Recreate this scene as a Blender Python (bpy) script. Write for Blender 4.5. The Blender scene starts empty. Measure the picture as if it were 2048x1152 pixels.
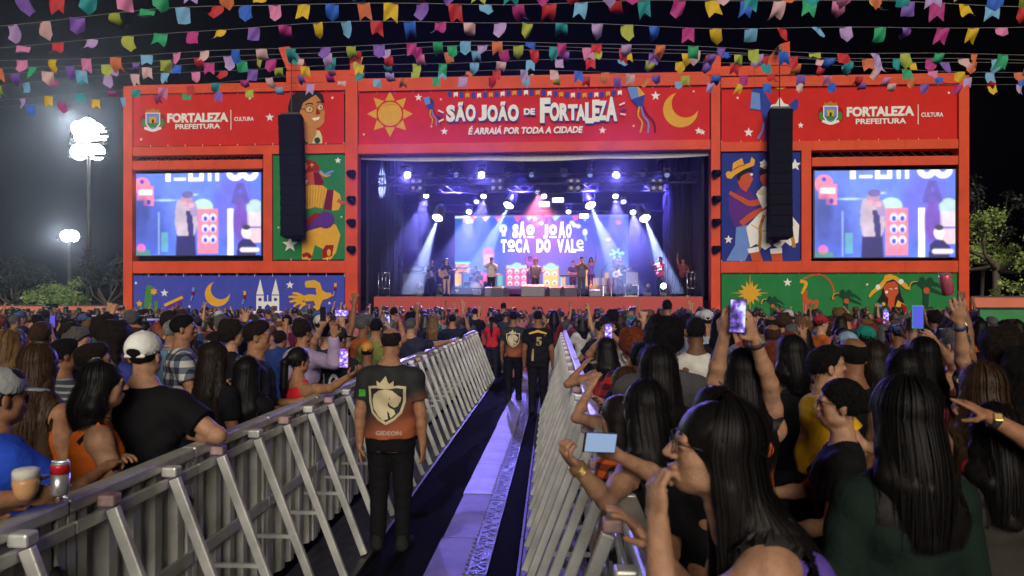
import bpy, bmesh, math, random
import numpy as np
from mathutils import Vector, Matrix
from mathutils.bvhtree import BVHTree

SC = bpy.context.scene
COL = SC.collection
R = math.radians
FPX, CX, HY, EYE = 1450.0, 1024.0, 595.0, 2.0        # focal length in photo pixels, image centre, horizon row, eye height
YAW = R(3.8)
S_, C_ = math.sin(YAW), math.cos(YAW)

# ---------------------------------------------------------------- camera
cam = bpy.data.cameras.new('camera')
cam.sensor_width = 36.0
cam.lens = FPX / 2048 * 36.0
cam.clip_start = 0.05
cam.clip_end = 900.0
cam.shift_y = (HY - 576) / 2048
cam.dof.use_dof = True
cam.dof.focus_distance = 12.0
cam.dof.aperture_fstop = 4.0
camo = bpy.data.objects.new('camera', cam)
camo.location = (0, 0, EYE)
camo.rotation_euler = (R(90), 0, YAW)
COL.objects.link(camo)
SC.camera = camo

# ---------------------------------------------------------------- sky, floodlight, exposure
SUN_EL, SUN_AZ = R(22), R(5)       # floodlights on masts behind the audience, a little to one side
w = bpy.data.worlds.new('World')
SC.world = w
w.use_nodes = True
nt = w.node_tree
bg = nt.nodes['Background']
sky = nt.nodes.new('ShaderNodeTexSky')
sky.sky_type = 'NISHITA'
sky.sun_disc = False
sky.sun_elevation = R(-4)
sky.sun_rotation = R(180) + SUN_AZ
nt.links.new(sky.outputs[0], bg.inputs[0])
bg.inputs[1].default_value = 0.05
sun = bpy.data.lights.new('sun', 'SUN')
sun.energy = 2.9
sun.angle = R(34.0)
sun.color = (1.0, 0.90, 0.76)
suno = bpy.data.objects.new('sun', sun)
sd = Vector((-math.sin(-SUN_AZ) * math.cos(SUN_EL), -math.cos(SUN_AZ) * math.cos(SUN_EL), math.sin(SUN_EL)))
suno.rotation_euler = sd.to_track_quat('Z', 'Y').to_euler()
suno.location = (-10, -14, 18)
COL.objects.link(suno)
SC.view_settings.view_transform = 'Standard'
SC.view_settings.look = 'None'
SC.view_settings.exposure = 0.0
SC.view_settings.gamma = 1.0
cy = SC.cycles
cy.use_denoising = True
try: cy.denoiser = 'OPENIMAGEDENOISE'
except Exception: pass
cy.max_bounces = 8
cy.diffuse_bounces = 2
cy.glossy_bounces = 2
cy.transmission_bounces = 8
cy.transparent_max_bounces = 6
cy.volume_bounces = 0
cy.sample_clamp_indirect = 4.0
cy.caustics_reflective = False
cy.caustics_refractive = False

# ---------------------------------------------------------------- placing things
def at(px, py, zc):
    xc = (px - CX) * zc / FPX
    return Vector((xc * C_ - zc * S_, xc * S_ + zc * C_, EYE + (HY - py) * zc / FPX))
def gx(px, Y):
    u = (px - CX) / FPX
    return Y * (u * C_ - S_) / (C_ + u * S_)
def onY(px, py, Y):
    X = gx(px, Y)
    return X, EYE + (HY - py) * (-X * S_ + Y * C_) / FPX
def tag(o, label=None, cat=None, group=None, kind=None):
    if label: o['label'] = label
    if cat: o['category'] = cat
    if group: o['group'] = group
    if kind: o['kind'] = kind
    return o
def link(name, me, parent=None, loc=None, rot=None):
    o = bpy.data.objects.new(name, me)
    COL.objects.link(o)
    if parent: o.parent = parent
    if loc is not None: o.location = loc
    if rot is not None: o.rotation_euler = rot
    return o
def empty(name, loc=(0, 0, 0), rz=0.0):
    o = link(name, None, None, loc, (0, 0, rz))
    o.empty_display_size = 0.2
    return o
def copy_tree(o, parent=None):
    c = o.copy()
    COL.objects.link(c)
    if parent: c.parent = parent
    for ch in list(o.children): copy_tree(ch, c)
    return c

# ---------------------------------------------------------------- materials
MATS = {}
def hx(r, g, b):
    f = lambda v: (v / 255 / 12.92) if v <= 10 else ((v / 255 + 0.055) / 1.055) ** 2.4
    return (f(r), f(g), f(b), 1)
def mat(name, col=(0.5, 0.5, 0.5), rough=0.6, metal=0.0, var=0.15, scale=6.0, bump=0.0, bscale=None, emit=None, estr=1.0,
        objcol=False, stretch=None, sss=0.0, spec=0.5, sheen=0.0):
    if name in MATS: return MATS[name]
    m = bpy.data.materials.new(name)
    m.use_nodes = True
    t = m.node_tree
    b = t.nodes['Principled BSDF']
    col = tuple(col[:3]) + (1,)
    b.inputs['Roughness'].default_value = rough
    b.inputs['Metallic'].default_value = metal
    b.inputs['Specular IOR Level'].default_value = spec
    if sheen: b.inputs['Sheen Weight'].default_value = sheen
    if sss:
        b.inputs['Subsurface Weight'].default_value = sss
        b.inputs['Subsurface Radius'].default_value = (0.02, 0.008, 0.004)
        b.inputs['Subsurface Scale'].default_value = 0.5
    src = None
    tc = t.nodes.new('ShaderNodeTexCoord')
    vec = tc.outputs['Object']
    if stretch:
        mp = t.nodes.new('ShaderNodeMapping')
        mp.inputs['Scale'].default_value = stretch
        t.links.new(vec, mp.inputs[0]); vec = mp.outputs[0]
    if objcol:
        oi = t.nodes.new('ShaderNodeObjectInfo'); src = oi.outputs['Color']
    if var > 0:
        nz = t.nodes.new('ShaderNodeTexNoise')
        nz.inputs['Scale'].default_value = scale
        nz.inputs['Detail'].default_value = 5
        t.links.new(vec, nz.inputs['Vector'])
        mr = t.nodes.new('ShaderNodeMapRange')
        mr.inputs[1].default_value = 0.3; mr.inputs[2].default_value = 0.7
        mr.inputs[3].default_value = 1 - var; mr.inputs[4].default_value = 1 + var
        t.links.new(nz.outputs[0], mr.inputs[0])
        mx = t.nodes.new('ShaderNodeMix'); mx.data_type = 'RGBA'; mx.blend_type = 'MULTIPLY'
        mx.inputs[0].default_value = 1.0
        mx.inputs[6].default_value = col
        if src: t.links.new(src, mx.inputs[6])
        t.links.new(mr.outputs[0], mx.inputs[7])
        src = mx.outputs[2]
    if src: t.links.new(src, b.inputs['Base Color'])
    else: b.inputs['Base Color'].default_value = col
    if bump > 0:
        n2 = t.nodes.new('ShaderNodeTexNoise')
        n2.inputs['Scale'].default_value = bscale or scale * 4
        n2.inputs['Detail'].default_value = 6
        t.links.new(vec, n2.inputs['Vector'])
        bp = t.nodes.new('ShaderNodeBump')
        bp.inputs['Strength'].default_value = bump
        bp.inputs['Distance'].default_value = 0.02
        t.links.new(n2.outputs[0], bp.inputs['Height'])
        t.links.new(bp.outputs[0], b.inputs['Normal'])
    if emit:
        b.inputs['Emission Color'].default_value = tuple(emit[:3]) + (1,)
        b.inputs['Emission Strength'].default_value = estr
    MATS[name] = m
    return m

# ---------------------------------------------------------------- mesh collecting
class MB:
    def __init__(s): s.v = []; s.f = []; s.m = []
    def add(s, vs, fs, mi=0):
        n = len(s.v)
        s.v += [tuple(v) for v in vs]
        s.f += [tuple(i + n for i in f) for f in fs]
        s.m += [mi] * len(fs)
    def box(s, c, d, rot=None, mi=0):
        h = [x / 2 for x in d]
        vs = [Vector((x * h[0], y * h[1], z * h[2])) for x in (-1, 1) for y in (-1, 1) for z in (-1, 1)]
        if rot is not None: vs = [rot @ v for v in vs]
        vs = [v + Vector(c) for v in vs]
        s.add(vs, [(0, 1, 3, 2), (4, 6, 7, 5), (0, 4, 5, 1), (2, 3, 7, 6), (0, 2, 6, 4), (1, 5, 7, 3)], mi)
        return s
    def bar(s, a, b, w, h=None, mi=0, up=(0, 0, 1)):
        a = Vector(a); b = Vector(b); d = b - a
        L = d.length; d.normalize()
        up = Vector(up)
        if abs(d.dot(up)) > 0.99: up = Vector((0, 1, 0))
        x = d.cross(up).normalized(); z = x.cross(d)
        rot = Matrix((x, d, z)).transposed()
        return s.box((a + b) / 2, (w, L, h or w), rot, mi)
    def tube(s, pts, r, n=8, mi=0, caps=True):
        pts = [Vector(p) for p in pts]
        rs = r if isinstance(r, (list, tuple)) else [r] * len(pts)
        base = len(s.v); ref = None
        for i, p in enumerate(pts):
            d = (pts[min(i + 1, len(pts) - 1)] - pts[max(i - 1, 0)]).normalized()
            if ref is None: ref = Vector((0, 0, 1)) if abs(d.z) < 0.9 else Vector((1, 0, 0))
            x = d.cross(ref).normalized(); y = x.cross(d).normalized(); ref = -d.cross(x) if False else y
            for k in range(n):
                a = 2 * math.pi * k / n
                s.v.append(tuple(p + (x * math.cos(a) + y * math.sin(a)) * rs[i]))
        for i in range(len(pts) - 1):
            for k in range(n):
                k2 = (k + 1) % n
                s.f.append((base + i * n + k, base + i * n + k2, base + (i + 1) * n + k2, base + (i + 1) * n + k)); s.m.append(mi)
        if caps:
            s.f.append(tuple(base + k for k in reversed(range(n)))); s.m.append(mi)
            e = base + (len(pts) - 1) * n
            s.f.append(tuple(e + k for k in range(n))); s.m.append(mi)
        return s
    def lathe(s, prof, c=(0, 0, 0), n=20, rot=None, mi=0):
        base = len(s.v); c = Vector(c)
        for r, z in prof:
            for k in range(n):
                a = 2 * math.pi * k / n
                v = Vector((r * math.cos(a), r * math.sin(a), z))
                if rot is not None: v = rot @ v
                s.v.append(tuple(v + c))
        for i in range(len(prof) - 1):
            for k in range(n):
                k2 = (k + 1) % n
                s.f.append((base + i * n + k, base + i * n + k2, base + (i + 1) * n + k2, base + (i + 1) * n + k)); s.m.append(mi)
        s.f.append(tuple(base + k for k in reversed(range(n)))); s.m.append(mi)
        e = base + (len(prof) - 1) * n
        s.f.append(tuple(e + k for k in range(n))); s.m.append(mi)
        return s
    def prism(s, poly, y0, y1, mi=0):
        """outline in (x, z), extruded from y0 (front) to y1"""
        n = len(poly)
        a = sum(poly[i][0] * poly[(i + 1) % n][1] - poly[(i + 1) % n][0] * poly[i][1] for i in range(n))
        if a < 0: poly = list(reversed(poly))
        vs = [(x, y0, z) for x, z in poly] + [(x, y1, z) for x, z in poly]
        fs = [tuple(range(n)), tuple(reversed(range(n, 2 * n)))] + [(i, i + n, (i + 1) % n + n, (i + 1) % n) for i in range(n)]
        s.add(vs, fs, mi); return s
    def build(s, name, mats, parent=None, smooth=False, loc=None, bevel=0.0, label=None):
        me = bpy.data.meshes.new(name)
        me.from_pydata(s.v, [], s.f)
        if not isinstance(mats, (list, tuple)): mats = [mats]
        for m in mats: me.materials.append(m)
        me.polygons.foreach_set('material_index', s.m)
        if smooth: me.polygons.foreach_set('use_smooth', [True] * len(s.f))
        me.update()
        o = link(name, me, parent, loc)
        if bevel:
            b = o.modifiers.new('bevel', 'BEVEL'); b.width = bevel; b.segments = 2; b.limit_method = 'ANGLE'
        if label: o['label'] = label
        return o
def np_mesh(name, V, F, mats, smooth=True):
    me = bpy.data.meshes.new(name)
    V = np.asarray(V, np.float32); F = np.asarray(F, np.int32)
    nf, k = F.shape
    me.vertices.add(len(V)); me.vertices.foreach_set('co', V.ravel())
    me.loops.add(nf * k); me.loops.foreach_set('vertex_index', F.ravel())
    me.polygons.add(nf)
    me.polygons.foreach_set('loop_start', np.arange(0, nf * k, k, dtype=np.int32))
    me.polygons.foreach_set('loop_total', np.full(nf, k, np.int32))
    if smooth: me.polygons.foreach_set('use_smooth', np.ones(nf, bool))
    for m in (mats if isinstance(mats, (list, tuple)) else [mats]): me.materials.append(m)
    me.update(calc_edges=True)
    return me
def star(cx, cz, r, n=5, inner=0.42, rot=0.0):
    return [(cx + (r if k % 2 == 0 else r * inner) * math.sin(rot + k * math.pi / n), cz + (r if k % 2 == 0 else r * inner) * math.cos(rot + k * math.pi / n)) for k in range(2 * n)]
def disc(cx, cz, rx, rz=None, n=28, a0=0.0, a1=2 * math.pi):
    rz = rz or rx
    full = abs(a1 - a0 - 2 * math.pi) < 1e-6
    m = n if full else n + 1
    return [(cx + rx * math.cos(a0 + (a1 - a0) * k / n), cz + rz * math.sin(a0 + (a1 - a0) * k / n)) for k in range(m)]
def crescent(cx, cz, r, rot=0.6, bite=0.82, off=0.42, n=24):
    """moon opening towards the upper side, outline as one polygon"""
    out = []
    # outer circle radius r, inner circle radius bite*r at offset off*r along rot
    ox, oz = off * r * math.cos(rot), off * r * math.sin(rot)
    ri = bite * r
    d = off * r
    ca = (r * r + d * d - ri * ri) / (2 * r * d); ca = max(-1, min(1, ca)); a = math.acos(ca)
    cb = (ri * ri + d * d - r * r) / (2 * ri * d); cb = max(-1, min(1, cb)); b = math.pi - math.acos(cb)
    for k in range(n + 1):
        t = rot + a + (2 * math.pi - 2 * a) * k / n
        out.append((cx + r * math.cos(t), cz + r * math.sin(t)))
    for k in range(1, n):
        t = rot - b + 2 * math.pi + (2 * b - 2 * math.pi) * k / n
        out.append((cx + ox + ri * math.cos(t), cz + oz + ri * math.sin(t)))
    return out
def text_mesh(s, bold=0.0, shear=0.0, extrude=0.002):
    cu = bpy.data.curves.new('lettering', 'FONT')
    cu.body = s; cu.offset = bold; cu.shear = shear; cu.extrude = extrude; cu.resolution_u = 3
    o = bpy.data.objects.new('lettering', cu)
    COL.objects.link(o)
    dg = bpy.context.evaluated_depsgraph_get(); dg.update()
    me = bpy.data.meshes.new_from_object(o.evaluated_get(dg))
    COL.objects.unlink(o); bpy.data.objects.remove(o); bpy.data.curves.remove(cu)
    return me
def lettering(s, x0, x1, z0, z1, y, m, parent=None, bold=0.02, shear=0.0, name='lettering'):
    """flat letters fitted to the box x0..x1, z0..z1 on the plane y, facing -y"""
    me = text_mesh(s, bold, shear)
    n = len(me.vertices); co = np.empty(n * 3, np.float32); me.vertices.foreach_get('co', co); co = co.reshape(-1, 3)
    mn, mxx = co.min(0), co.max(0)
    X = x0 + (co[:, 0] - mn[0]) / (mxx[0] - mn[0]) * (x1 - x0)
    Z = z0 + (co[:, 1] - mn[1]) / (mxx[1] - mn[1]) * (z1 - z0)
    Y = y - (co[:, 2] - mn[2])
    me.vertices.foreach_set('co', np.stack([X, Y, Z], 1).astype(np.float32).ravel())
    me.materials.clear(); me.materials.append(m); me.update()
    return link(name, me, parent)
# ================================================================ ground
YS = 30.0                                   # front plane of the stage frame
M_ground = mat('dark_turf', (0.003, 0.0033, 0.0025), 0.95, spec=.06, var=0.5, scale=1.5, bump=0.5, bscale=60)
g = MB(); g.add([(-400, -60, 0), (400, -60, 0), (400, 600, 0), (-400, 600, 0)], [(0, 1, 2, 3)])
tag(g.build('ground', M_ground), kind='structure')

# ================================================================ stage frame
M_wrap = mat('orange_fabric', (0.62, 0.068, 0.020), 0.6, var=0.14, scale=1.2, bump=0.9, bscale=3.2, spec=.2)
M_black = mat('black_cloth', (0.012, 0.012, 0.014), 0.85, var=0.3, scale=2, bump=0.3, bscale=9)
M_blackmetal = mat('black_metal', (0.02, 0.02, 0.022), 0.45, var=0.3, scale=10)
M_steel = mat('galvanised_steel', (0.42, 0.42, 0.42), 0.42, 0.6, var=0.2, scale=9, bump=0.1)
M_white = mat('white_print', (0.75, 0.74, 0.72), 0.6, var=0.05)
frame = empty('stage_gantry', (-1.2, YS, 0))
tag(frame, 'tall orange fabric-wrapped truss frame around the concert stage', 'stage gantry')
def child(mb, name, m, par, **k):
    """mesh given in world coordinates, parented to an Empty that has only a translation"""
    o = mb.build(name, m, par, **k)
    p = par; off = Vector((0, 0, 0))
    while p is not None:
        off += p.location; p = p.parent
    o.location = -off
    return o
def beam(px0, py0, px1, py1, y=YS, dep=0.5, name='beam', z0=None):
    x0, za = onY(px0, (py0 + py1) / 2, y); x1, zb = onY(px1, (py0 + py1) / 2, y)
    xm, zt = onY((px0 + px1) / 2, py0, y); xm, zl = onY((px0 + px1) / 2, py1, y)
    if z0 is not None: zl = z0
    mb = MB(); mb.box(((x0 + x1) / 2, y + dep / 2, (zt + zl) / 2), (x1 - x0, dep, zt - zl))
    # loose seams of the wrapped cloth
    n = int((x1 - x0) / 1.9)
    for k in range(1, n + 1 if z0 is None and x1 - x0 > 2 else 1):
        xs = x0 + (x1 - x0) * (k - 0.3 * random.random()) / (n + 1)
        mb.box((xs, y - 0.006, (zt + zl) / 2), (0.05, 0.02, zt - zl + 0.012), Matrix.Rotation(random.uniform(-0.12, 0.12), 3, 'Y'))
    return child(mb, name, M_wrap, frame, bevel=0.02)
random.seed(3)
# posts
for a, b, t in ((246, 264, 172), (526, 544, 300), (690, 715, 150), (1422, 1441, 150), (1603, 1623, 292), (1918, 1939, 150)):
    if a in (526, 1603): beam(a, t, b, 546 if a == 526 else 545, name='post', y=YS - 0.004)
    else: beam(a, t, b, 640, name='post', z0=0.0, y=YS - 0.004)
for r in ((265, 166, 690, 184), (265, 291, 690, 309), (265, 320, 525, 338), (265, 522, 690, 546), (716, 150, 1421, 176), (716, 284, 1421, 303),
          (1442, 150, 1917, 171), (1442, 281, 1917, 300), (1624, 313, 1917, 331), (1442, 522, 1917, 545)):
    beam(*r)
# raised outriggers that carry the speaker columns
for r in ((572, 141, 700, 165), (1440, 131, 1590, 150)):
    beam(*r, y=YS - 0.02, dep=0.7)
for a, b, t, u in ((700, 722, 124, 150), (1412, 1442, 110, 150)):
    beam(a, t, b, u, y=YS - 0.03, dep=0.6)
for q in (((556, 95), (578, 92), (604, 120), (604, 141), (574, 141)), ((1526, 128), (1560, 88), (1580, 82), (1581, 131), (1526, 131))):
    pts = [onY(a, b, YS - 0.05) for a, b in q]
    mb = MB(); mb.prism(pts, YS - 0.05, YS + 0.45)
    child(mb, 'outrigger', M_wrap, frame, bevel=0.02)
    x, z = onY(q[0][0] + 12, 130, YS); xx, zz = pts[-1]

# dark cloth closing the wings behind the banners
for a, b in ((250, 712), (1426, 1935)):
    x0, z = onY(a, 160, YS + .9); x1, z = onY(b, 160, YS + .9)
    mb = MB(); mb.box(((x0 + x1) / 2, YS + 0.95, 5.2), (x1 - x0, 0.06, 10.4))
    child(mb, 'backing_cloth', M_black, frame)
# scaffold truss seen in the slots
def truss(mb, a, b, w=0.3, n=10, r=0.022):
    a = Vector(a); b = Vector(b); d = b - a
    u = Vector((0, 0, 1)) if abs(d.normalized().z) < 0.9 else Vector((0, 1, 0))
    s = d.cross(u).normalized() * w / 2; u = u * w / 2
    cs = [s + u, s - u, -s - u, -s + u]
    for c in cs: mb.tube([a + c, b + c], r, 6)
    for k in range(n):
        p, q = a + d * k / n, a + d * (k + 1) / n
        for i in range(4): mb.tube([p + cs[i], q + cs[(i + 1) % 4]], r * .6, 5, caps=False)
for a, b, y in ((270, 520, 316), (270, 520, 548), (1630, 1912, 306)):
    x0, z = onY(a, y, YS + .7); x1, z = onY(b, y, YS + .7)
    mb = MB(); truss(mb, (x0, YS + .7, z), (x1, YS + .7, z), .3, 14)
    child(mb, 'truss', M_steel, frame)

# ================================================================ printed banners
def ink(name, r, g, b, k=0.62): 
    c = hx(r, g, b)
    return mat('print_' + name, tuple(v * k for v in c[:3]), 0.5, var=0.04, scale=30)
I_red = mat('print_red', (0.56, 0.022, 0.015), 0.75, spec=.15, var=0.07, scale=2.0, bump=0.35, bscale=1.3)
I_green = mat('print_green', (0.02, 0.185, 0.05), 0.75, spec=.15, var=0.07, scale=2.0, bump=0.35, bscale=1.3)
I_blue = mat('print_blue', (0.055, 0.07, 0.42), 0.75, spec=.15, var=0.07, scale=2.0, bump=0.35, bscale=1.3)
I_navy = mat('print_navy', (0.022, 0.035, 0.23), 0.75, spec=.15, var=0.07, scale=2.0, bump=0.35, bscale=1.3)
I_y = mat('print_yellow', (0.66, 0.36, 0.03), 0.8, var=0.05, spec=.12)
I_y2 = mat('print_ochre', (0.42, 0.21, 0.03), 0.8, var=0.05, spec=.12)
I_w = M_white
I_k = mat('print_black', (0.02, 0.015, 0.018), 0.8, var=0.05, spec=.12)
I_o = mat('print_orange_skin', (0.50, 0.085, 0.03), 0.8, var=0.05, spec=.12)
I_sk = mat('print_tan_skin', (0.50, 0.21, 0.06), 0.8, var=0.05, spec=.12)
I_sk2 = mat('print_pale_skin', (.56, .30, .11), .5, var=.05)
I_dr = mat('print_dark_red', (0.28, 0.012, 0.012), 0.8, var=0.05, spec=.12)
I_p = mat('print_purple', (0.10, 0.03, 0.22), 0.8, var=0.05, spec=.12)
I_lb = mat('print_light_blue', (0.14, 0.26, 0.62), 0.8, var=0.05, spec=.12)
I_bl = mat('print_mid_blue', (0.035, 0.055, 0.33), 0.8, var=0.05, spec=.12)
I_dg = mat('print_dark_green', (0.012, 0.06, 0.03), 0.8, var=0.05, spec=.12)
I_lg = mat('print_leaf_green', (0.06, 0.22, 0.05), 0.8, var=0.05, spec=.12)
I_cr = mat('print_cream', (0.62, 0.58, 0.30), 0.8, var=0.05, spec=.12)
I_wr = mat('print_wine', (0.16, 0.008, 0.03), 0.8, var=0.05, spec=.12)

class Banner:
    """cloth print hung in a bay of the frame; the artwork is laid on it in thin sheets, each 4 mm above the one below"""
    def __init__(s, name, px0, py0, px1, py1, m, label, y=YS + 0.12, zl=None):
        s.y = y
        x0, _ = onY(px0, py0, y); x1, _ = onY(px1, py0, y)
        xm, zt = onY((px0 + px1) / 2, py0, y); xm, zb = onY((px0 + px1) / 2, py1, y)
        if zl is not None: zb = zl
        s.root = empty(name, ((x0 + x1) / 2, y, zb))
        tag(s.root, label, 'banner', 'printed banners on the stage frame')
        mb = MB(); nx, nz = 40, 8
        for i in range(nx + 1):
            for j in range(nz + 1):
                u, v = i / nx, j / nz
                e = math.sin(math.pi * u) * math.sin(math.pi * v)
                mb.v.append((x0 + (x1 - x0) * u, y + 0.0 * e, zb + (zt - zb) * v))
        for i in range(nx):
            for j in range(nz):
                a = i * (nz + 1) + j
                mb.f.append((a, a + nz + 1, a + nz + 2, a + 1)); mb.m.append(0)
        o = child(mb, 'sheet', m, s.root)
        so = o.modifiers.new('thick', 'SOLIDIFY'); so.thickness = 0.006; so.offset = -1
        # eyelet ties along the top and bottom edge
        t = MB(); n = max(4, int((x1 - x0) / 0.75))
        for k in range(n + 1):
            xx = x0 + (x1 - x0) * k / n
            for z, sgn in ((zt, 1), (zb, -1)):
                t.tube([(xx, y - .01, z - sgn * .05), (xx + random.uniform(-.03, .03), y - .03, z + sgn * .16)], 0.012, 5)
        child(t, 'lacing', M_white, s.root)
        s.lay = 0; s.parts = {}
    def P(s, p): return onY(p[0], p[1], s.y)
    def add(s, name, pts, m, px=True, lift=0):
        """closed outline in photo pixels (or metres) as one printed shape"""
        s.lay += 1
        yy = s.y - 0.004 - 0.0012 * s.lay - lift
        q = [s.P(p) for p in pts] if px else pts
        mb = MB(); mb.prism(q, yy, yy + 0.001)
        if name == 'star' or name in ('flag_print', 'spark_print', 'rocket_print2'): name += ':%d' % s.lay
        mb0, ms = s.parts.setdefault(name, (MB(), []))
        if m not in ms: ms.append(m)
        mb0.add(mb.v, mb.f, ms.index(m))
    def circle(s, name, px, py, r, m, ry=None, a0=0, a1=2 * math.pi): s.add(name, [(x, 2 * py - z) for x, z in disc(px, py, r, ry, 28, a0, a1)], m)
    def star(s, px, py, r, m, n=5, inner=0.42, rot=0.0, name='star'): s.add(name, [(x, 2 * py - z) for x, z in star(px, py, r, n, inner, rot)], m)
    def text(s, t, px0, px1, py0, py1, m, bold=0.03, shear=0.0, lift=0.0):
        s.lay += 1
        x0, _ = s.P((px0, py0)); x1, _ = s.P((px1, py0)); xm, z1 = s.P(((px0 + px1) / 2, py0)); xm, z0 = s.P(((px0 + px1) / 2, py1))
        o = lettering(t, x0, x1, z0, z1, s.y - 0.004 - 0.0012 * s.lay - lift, m, s.root, bold, shear)
        o.location = -s.root.location
    def done(s):
        for name, (mb, ms) in s.parts.items(): child(mb, name.split(':')[0], ms, s.root)
def curve_strip(pts, w0, w1=None, n=6):
    """outline of a tapering ribbon through pixel points (Catmull-Rom)"""
    w1 = w0 if w1 is None else w1
    P = [np.array(p, float) for p in pts]; P = [2 * P[0] - P[1]] + P + [2 * P[-1] - P[-2]]
    c = []
    for i in range(1, len(P) - 2):
        for k in range(n):
            t = k / n
            c.append(0.5 * (2 * P[i] + (P[i + 1] - P[i - 1]) * t + (2 * P[i - 1] - 5 * P[i] + 4 * P[i + 1] - P[i + 2]) * t * t + (3 * P[i] - P[i - 1] - 3 * P[i + 1] + P[i + 2]) * t ** 3))
    c.append(P[-2])
    L, Rr = [], []
    for i, p in enumerate(c):
        d = c[min(i + 1, len(c) - 1)] - c[max(i - 1, 0)]; d = d / (np.linalg.norm(d) + 1e-9)
        nrm = np.array((-d[1], d[0])); ww = (w0 + (w1 - w0) * i / (len(c) - 1)) / 2
        L.append(tuple(p + nrm * ww)); Rr.append(tuple(p - nrm * ww))
    return L + Rr[::-1]
def city_crest(b, px, py, k=1.0):
    # small city shield between two sprigs: tower on a blue field, white ribbon below
    b.circle('crest', px - 17 * k, py + 3, 7 * k, I_dr, 14 * k); b.circle('crest', px + 17 * k, py + 3, 7 * k, I_dr, 14 * k)
    b.circle('crest', px - 18 * k, py + 6, 4 * k, I_lg, 8 * k); b.circle('crest', px + 18 * k, py + 6, 4 * k, I_lg, 8 * k)
    b.add('crest', [(px - 14 * k, py - 14 * k), (px + 14 * k, py - 14 * k), (px + 14 * k, py + 8 * k), (px + 7 * k, py + 18 * k), (px, py + 21 * k), (px - 7 * k, py + 18 * k), (px - 14 * k, py + 8 * k)], I_w)
    b.add('crest', [(px - 12 * k, py - 12 * k), (px + 12 * k, py - 12 * k), (px + 12 * k, py + 7 * k), (px + 6 * k, py + 15 * k), (px, py + 18 * k), (px - 6 * k, py + 15 * k), (px - 12 * k, py + 7 * k)], I_lb)
    b.add('crest', [(px - 12 * k, py - 15 * k), (px - 12 * k, py - 21 * k), (px - 7 * k, py - 18 * k), (px, py - 22 * k), (px + 7 * k, py - 18 * k), (px + 12 * k, py - 21 * k), (px + 12 * k, py - 15 * k)], I_y2)
    b.add('crest', [(px - 7 * k, py - 6 * k), (px + 7 * k, py - 6 * k), (px + 6 * k, py + 6 * k), (px - 6 * k, py + 6 * k)], I_y)
    b.add('crest', [(px - 2 * k, py - 1 * k), (px + 2 * k, py - 1 * k), (px + 2 * k, py + 6 * k), (px - 2 * k, py + 6 * k)], I_k)
    b.add('crest', [(px - 11 * k, py + 6 * k), (px + 11 * k, py + 6 * k), (px + 5 * k, py + 14 * k), (px - 5 * k, py + 14 * k)], I_lg)
    b.add('crest', curve_strip([(px - 16 * k, py + 15 * k), (px, py + 20 * k), (px + 16 * k, py + 15 * k)], 5 * k), I_w)

# ---- upper banner on the wing where the presenter portrait is
b = Banner('top_banner', 267, 186, 688, 290, I_red, 'red city hall banner with a smiling cartoon face in glasses')
city_crest(b, 306, 240, 1.05)
b.text('FORTALEZA', 335, 457, 226, 245, I_w, 0.05)
b.text('PREFEITURA', 351, 441, 248, 258, I_w, 0.03)
b.add('divider', [(461.5, 220), (463, 220), (463, 260), (461.5, 260)], I_w)
b.text('CULTURA', 469, 508, 234, 242, I_w, 0.03)
for x, y, r in ((540, 235, 9), (500, 197, 3.5), (283, 279, 3.5), (665, 196, 3.5)): b.star(x, y, r, I_w)
b.add('portrait', [(600, 287), (601, 262), (612, 255), (640, 262), (645, 275), (645, 287)], I_cr)
b.add('portrait', [(604, 287), (610, 270), (618, 287)], I_dg); b.circle('portrait', 635, 281, 6, I_dg)
b.add('portrait', [(606, 270), (604, 230), (632, 250), (634, 266), (624, 287), (612, 284)], I_sk)
b.add('portrait', [(580, 245), (576, 215), (583, 192), (600, 181), (625, 178), (645, 188), (650, 205), (640, 205), (615, 245), (600, 258)], I_k)
b.add('portrait', [(604, 258), (600, 225), (607, 206), (622, 196), (632, 190), (641, 200), (646, 208), (650, 225), (649, 245), (640, 255), (626, 258), (612, 254)], I_sk)
b.add('portrait', curve_strip([(611, 210), (619, 207), (627, 209)], 2.5), I_k); b.add('portrait', curve_strip([(634, 206), (641, 204), (647, 207)], 2.5), I_k)
for cx, cy_, rx in ((619, 219, 9), (641, 215, 7)):
    b.circle('portrait', cx, cy_, rx, I_k, 7.5); b.circle('portrait', cx, cy_, rx - 1.3, I_sk2, 6.3); b.circle('portrait', cx + 1, cy_ + .5, 4, I_cr, 2.4); b.circle('portrait', cx + 1.5, cy_ + .5, 1.7, I_k, 2.2)
b.add('portrait', curve_strip([(602, 218), (611, 219)], 1.8), I_k)
b.add('portrait', [(634, 216), (642, 228), (632, 230)], I_dr)
b.add('portrait', [(624, 237), (641, 234), (638, 240), (629, 242)], I_w)
b.done()

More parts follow.
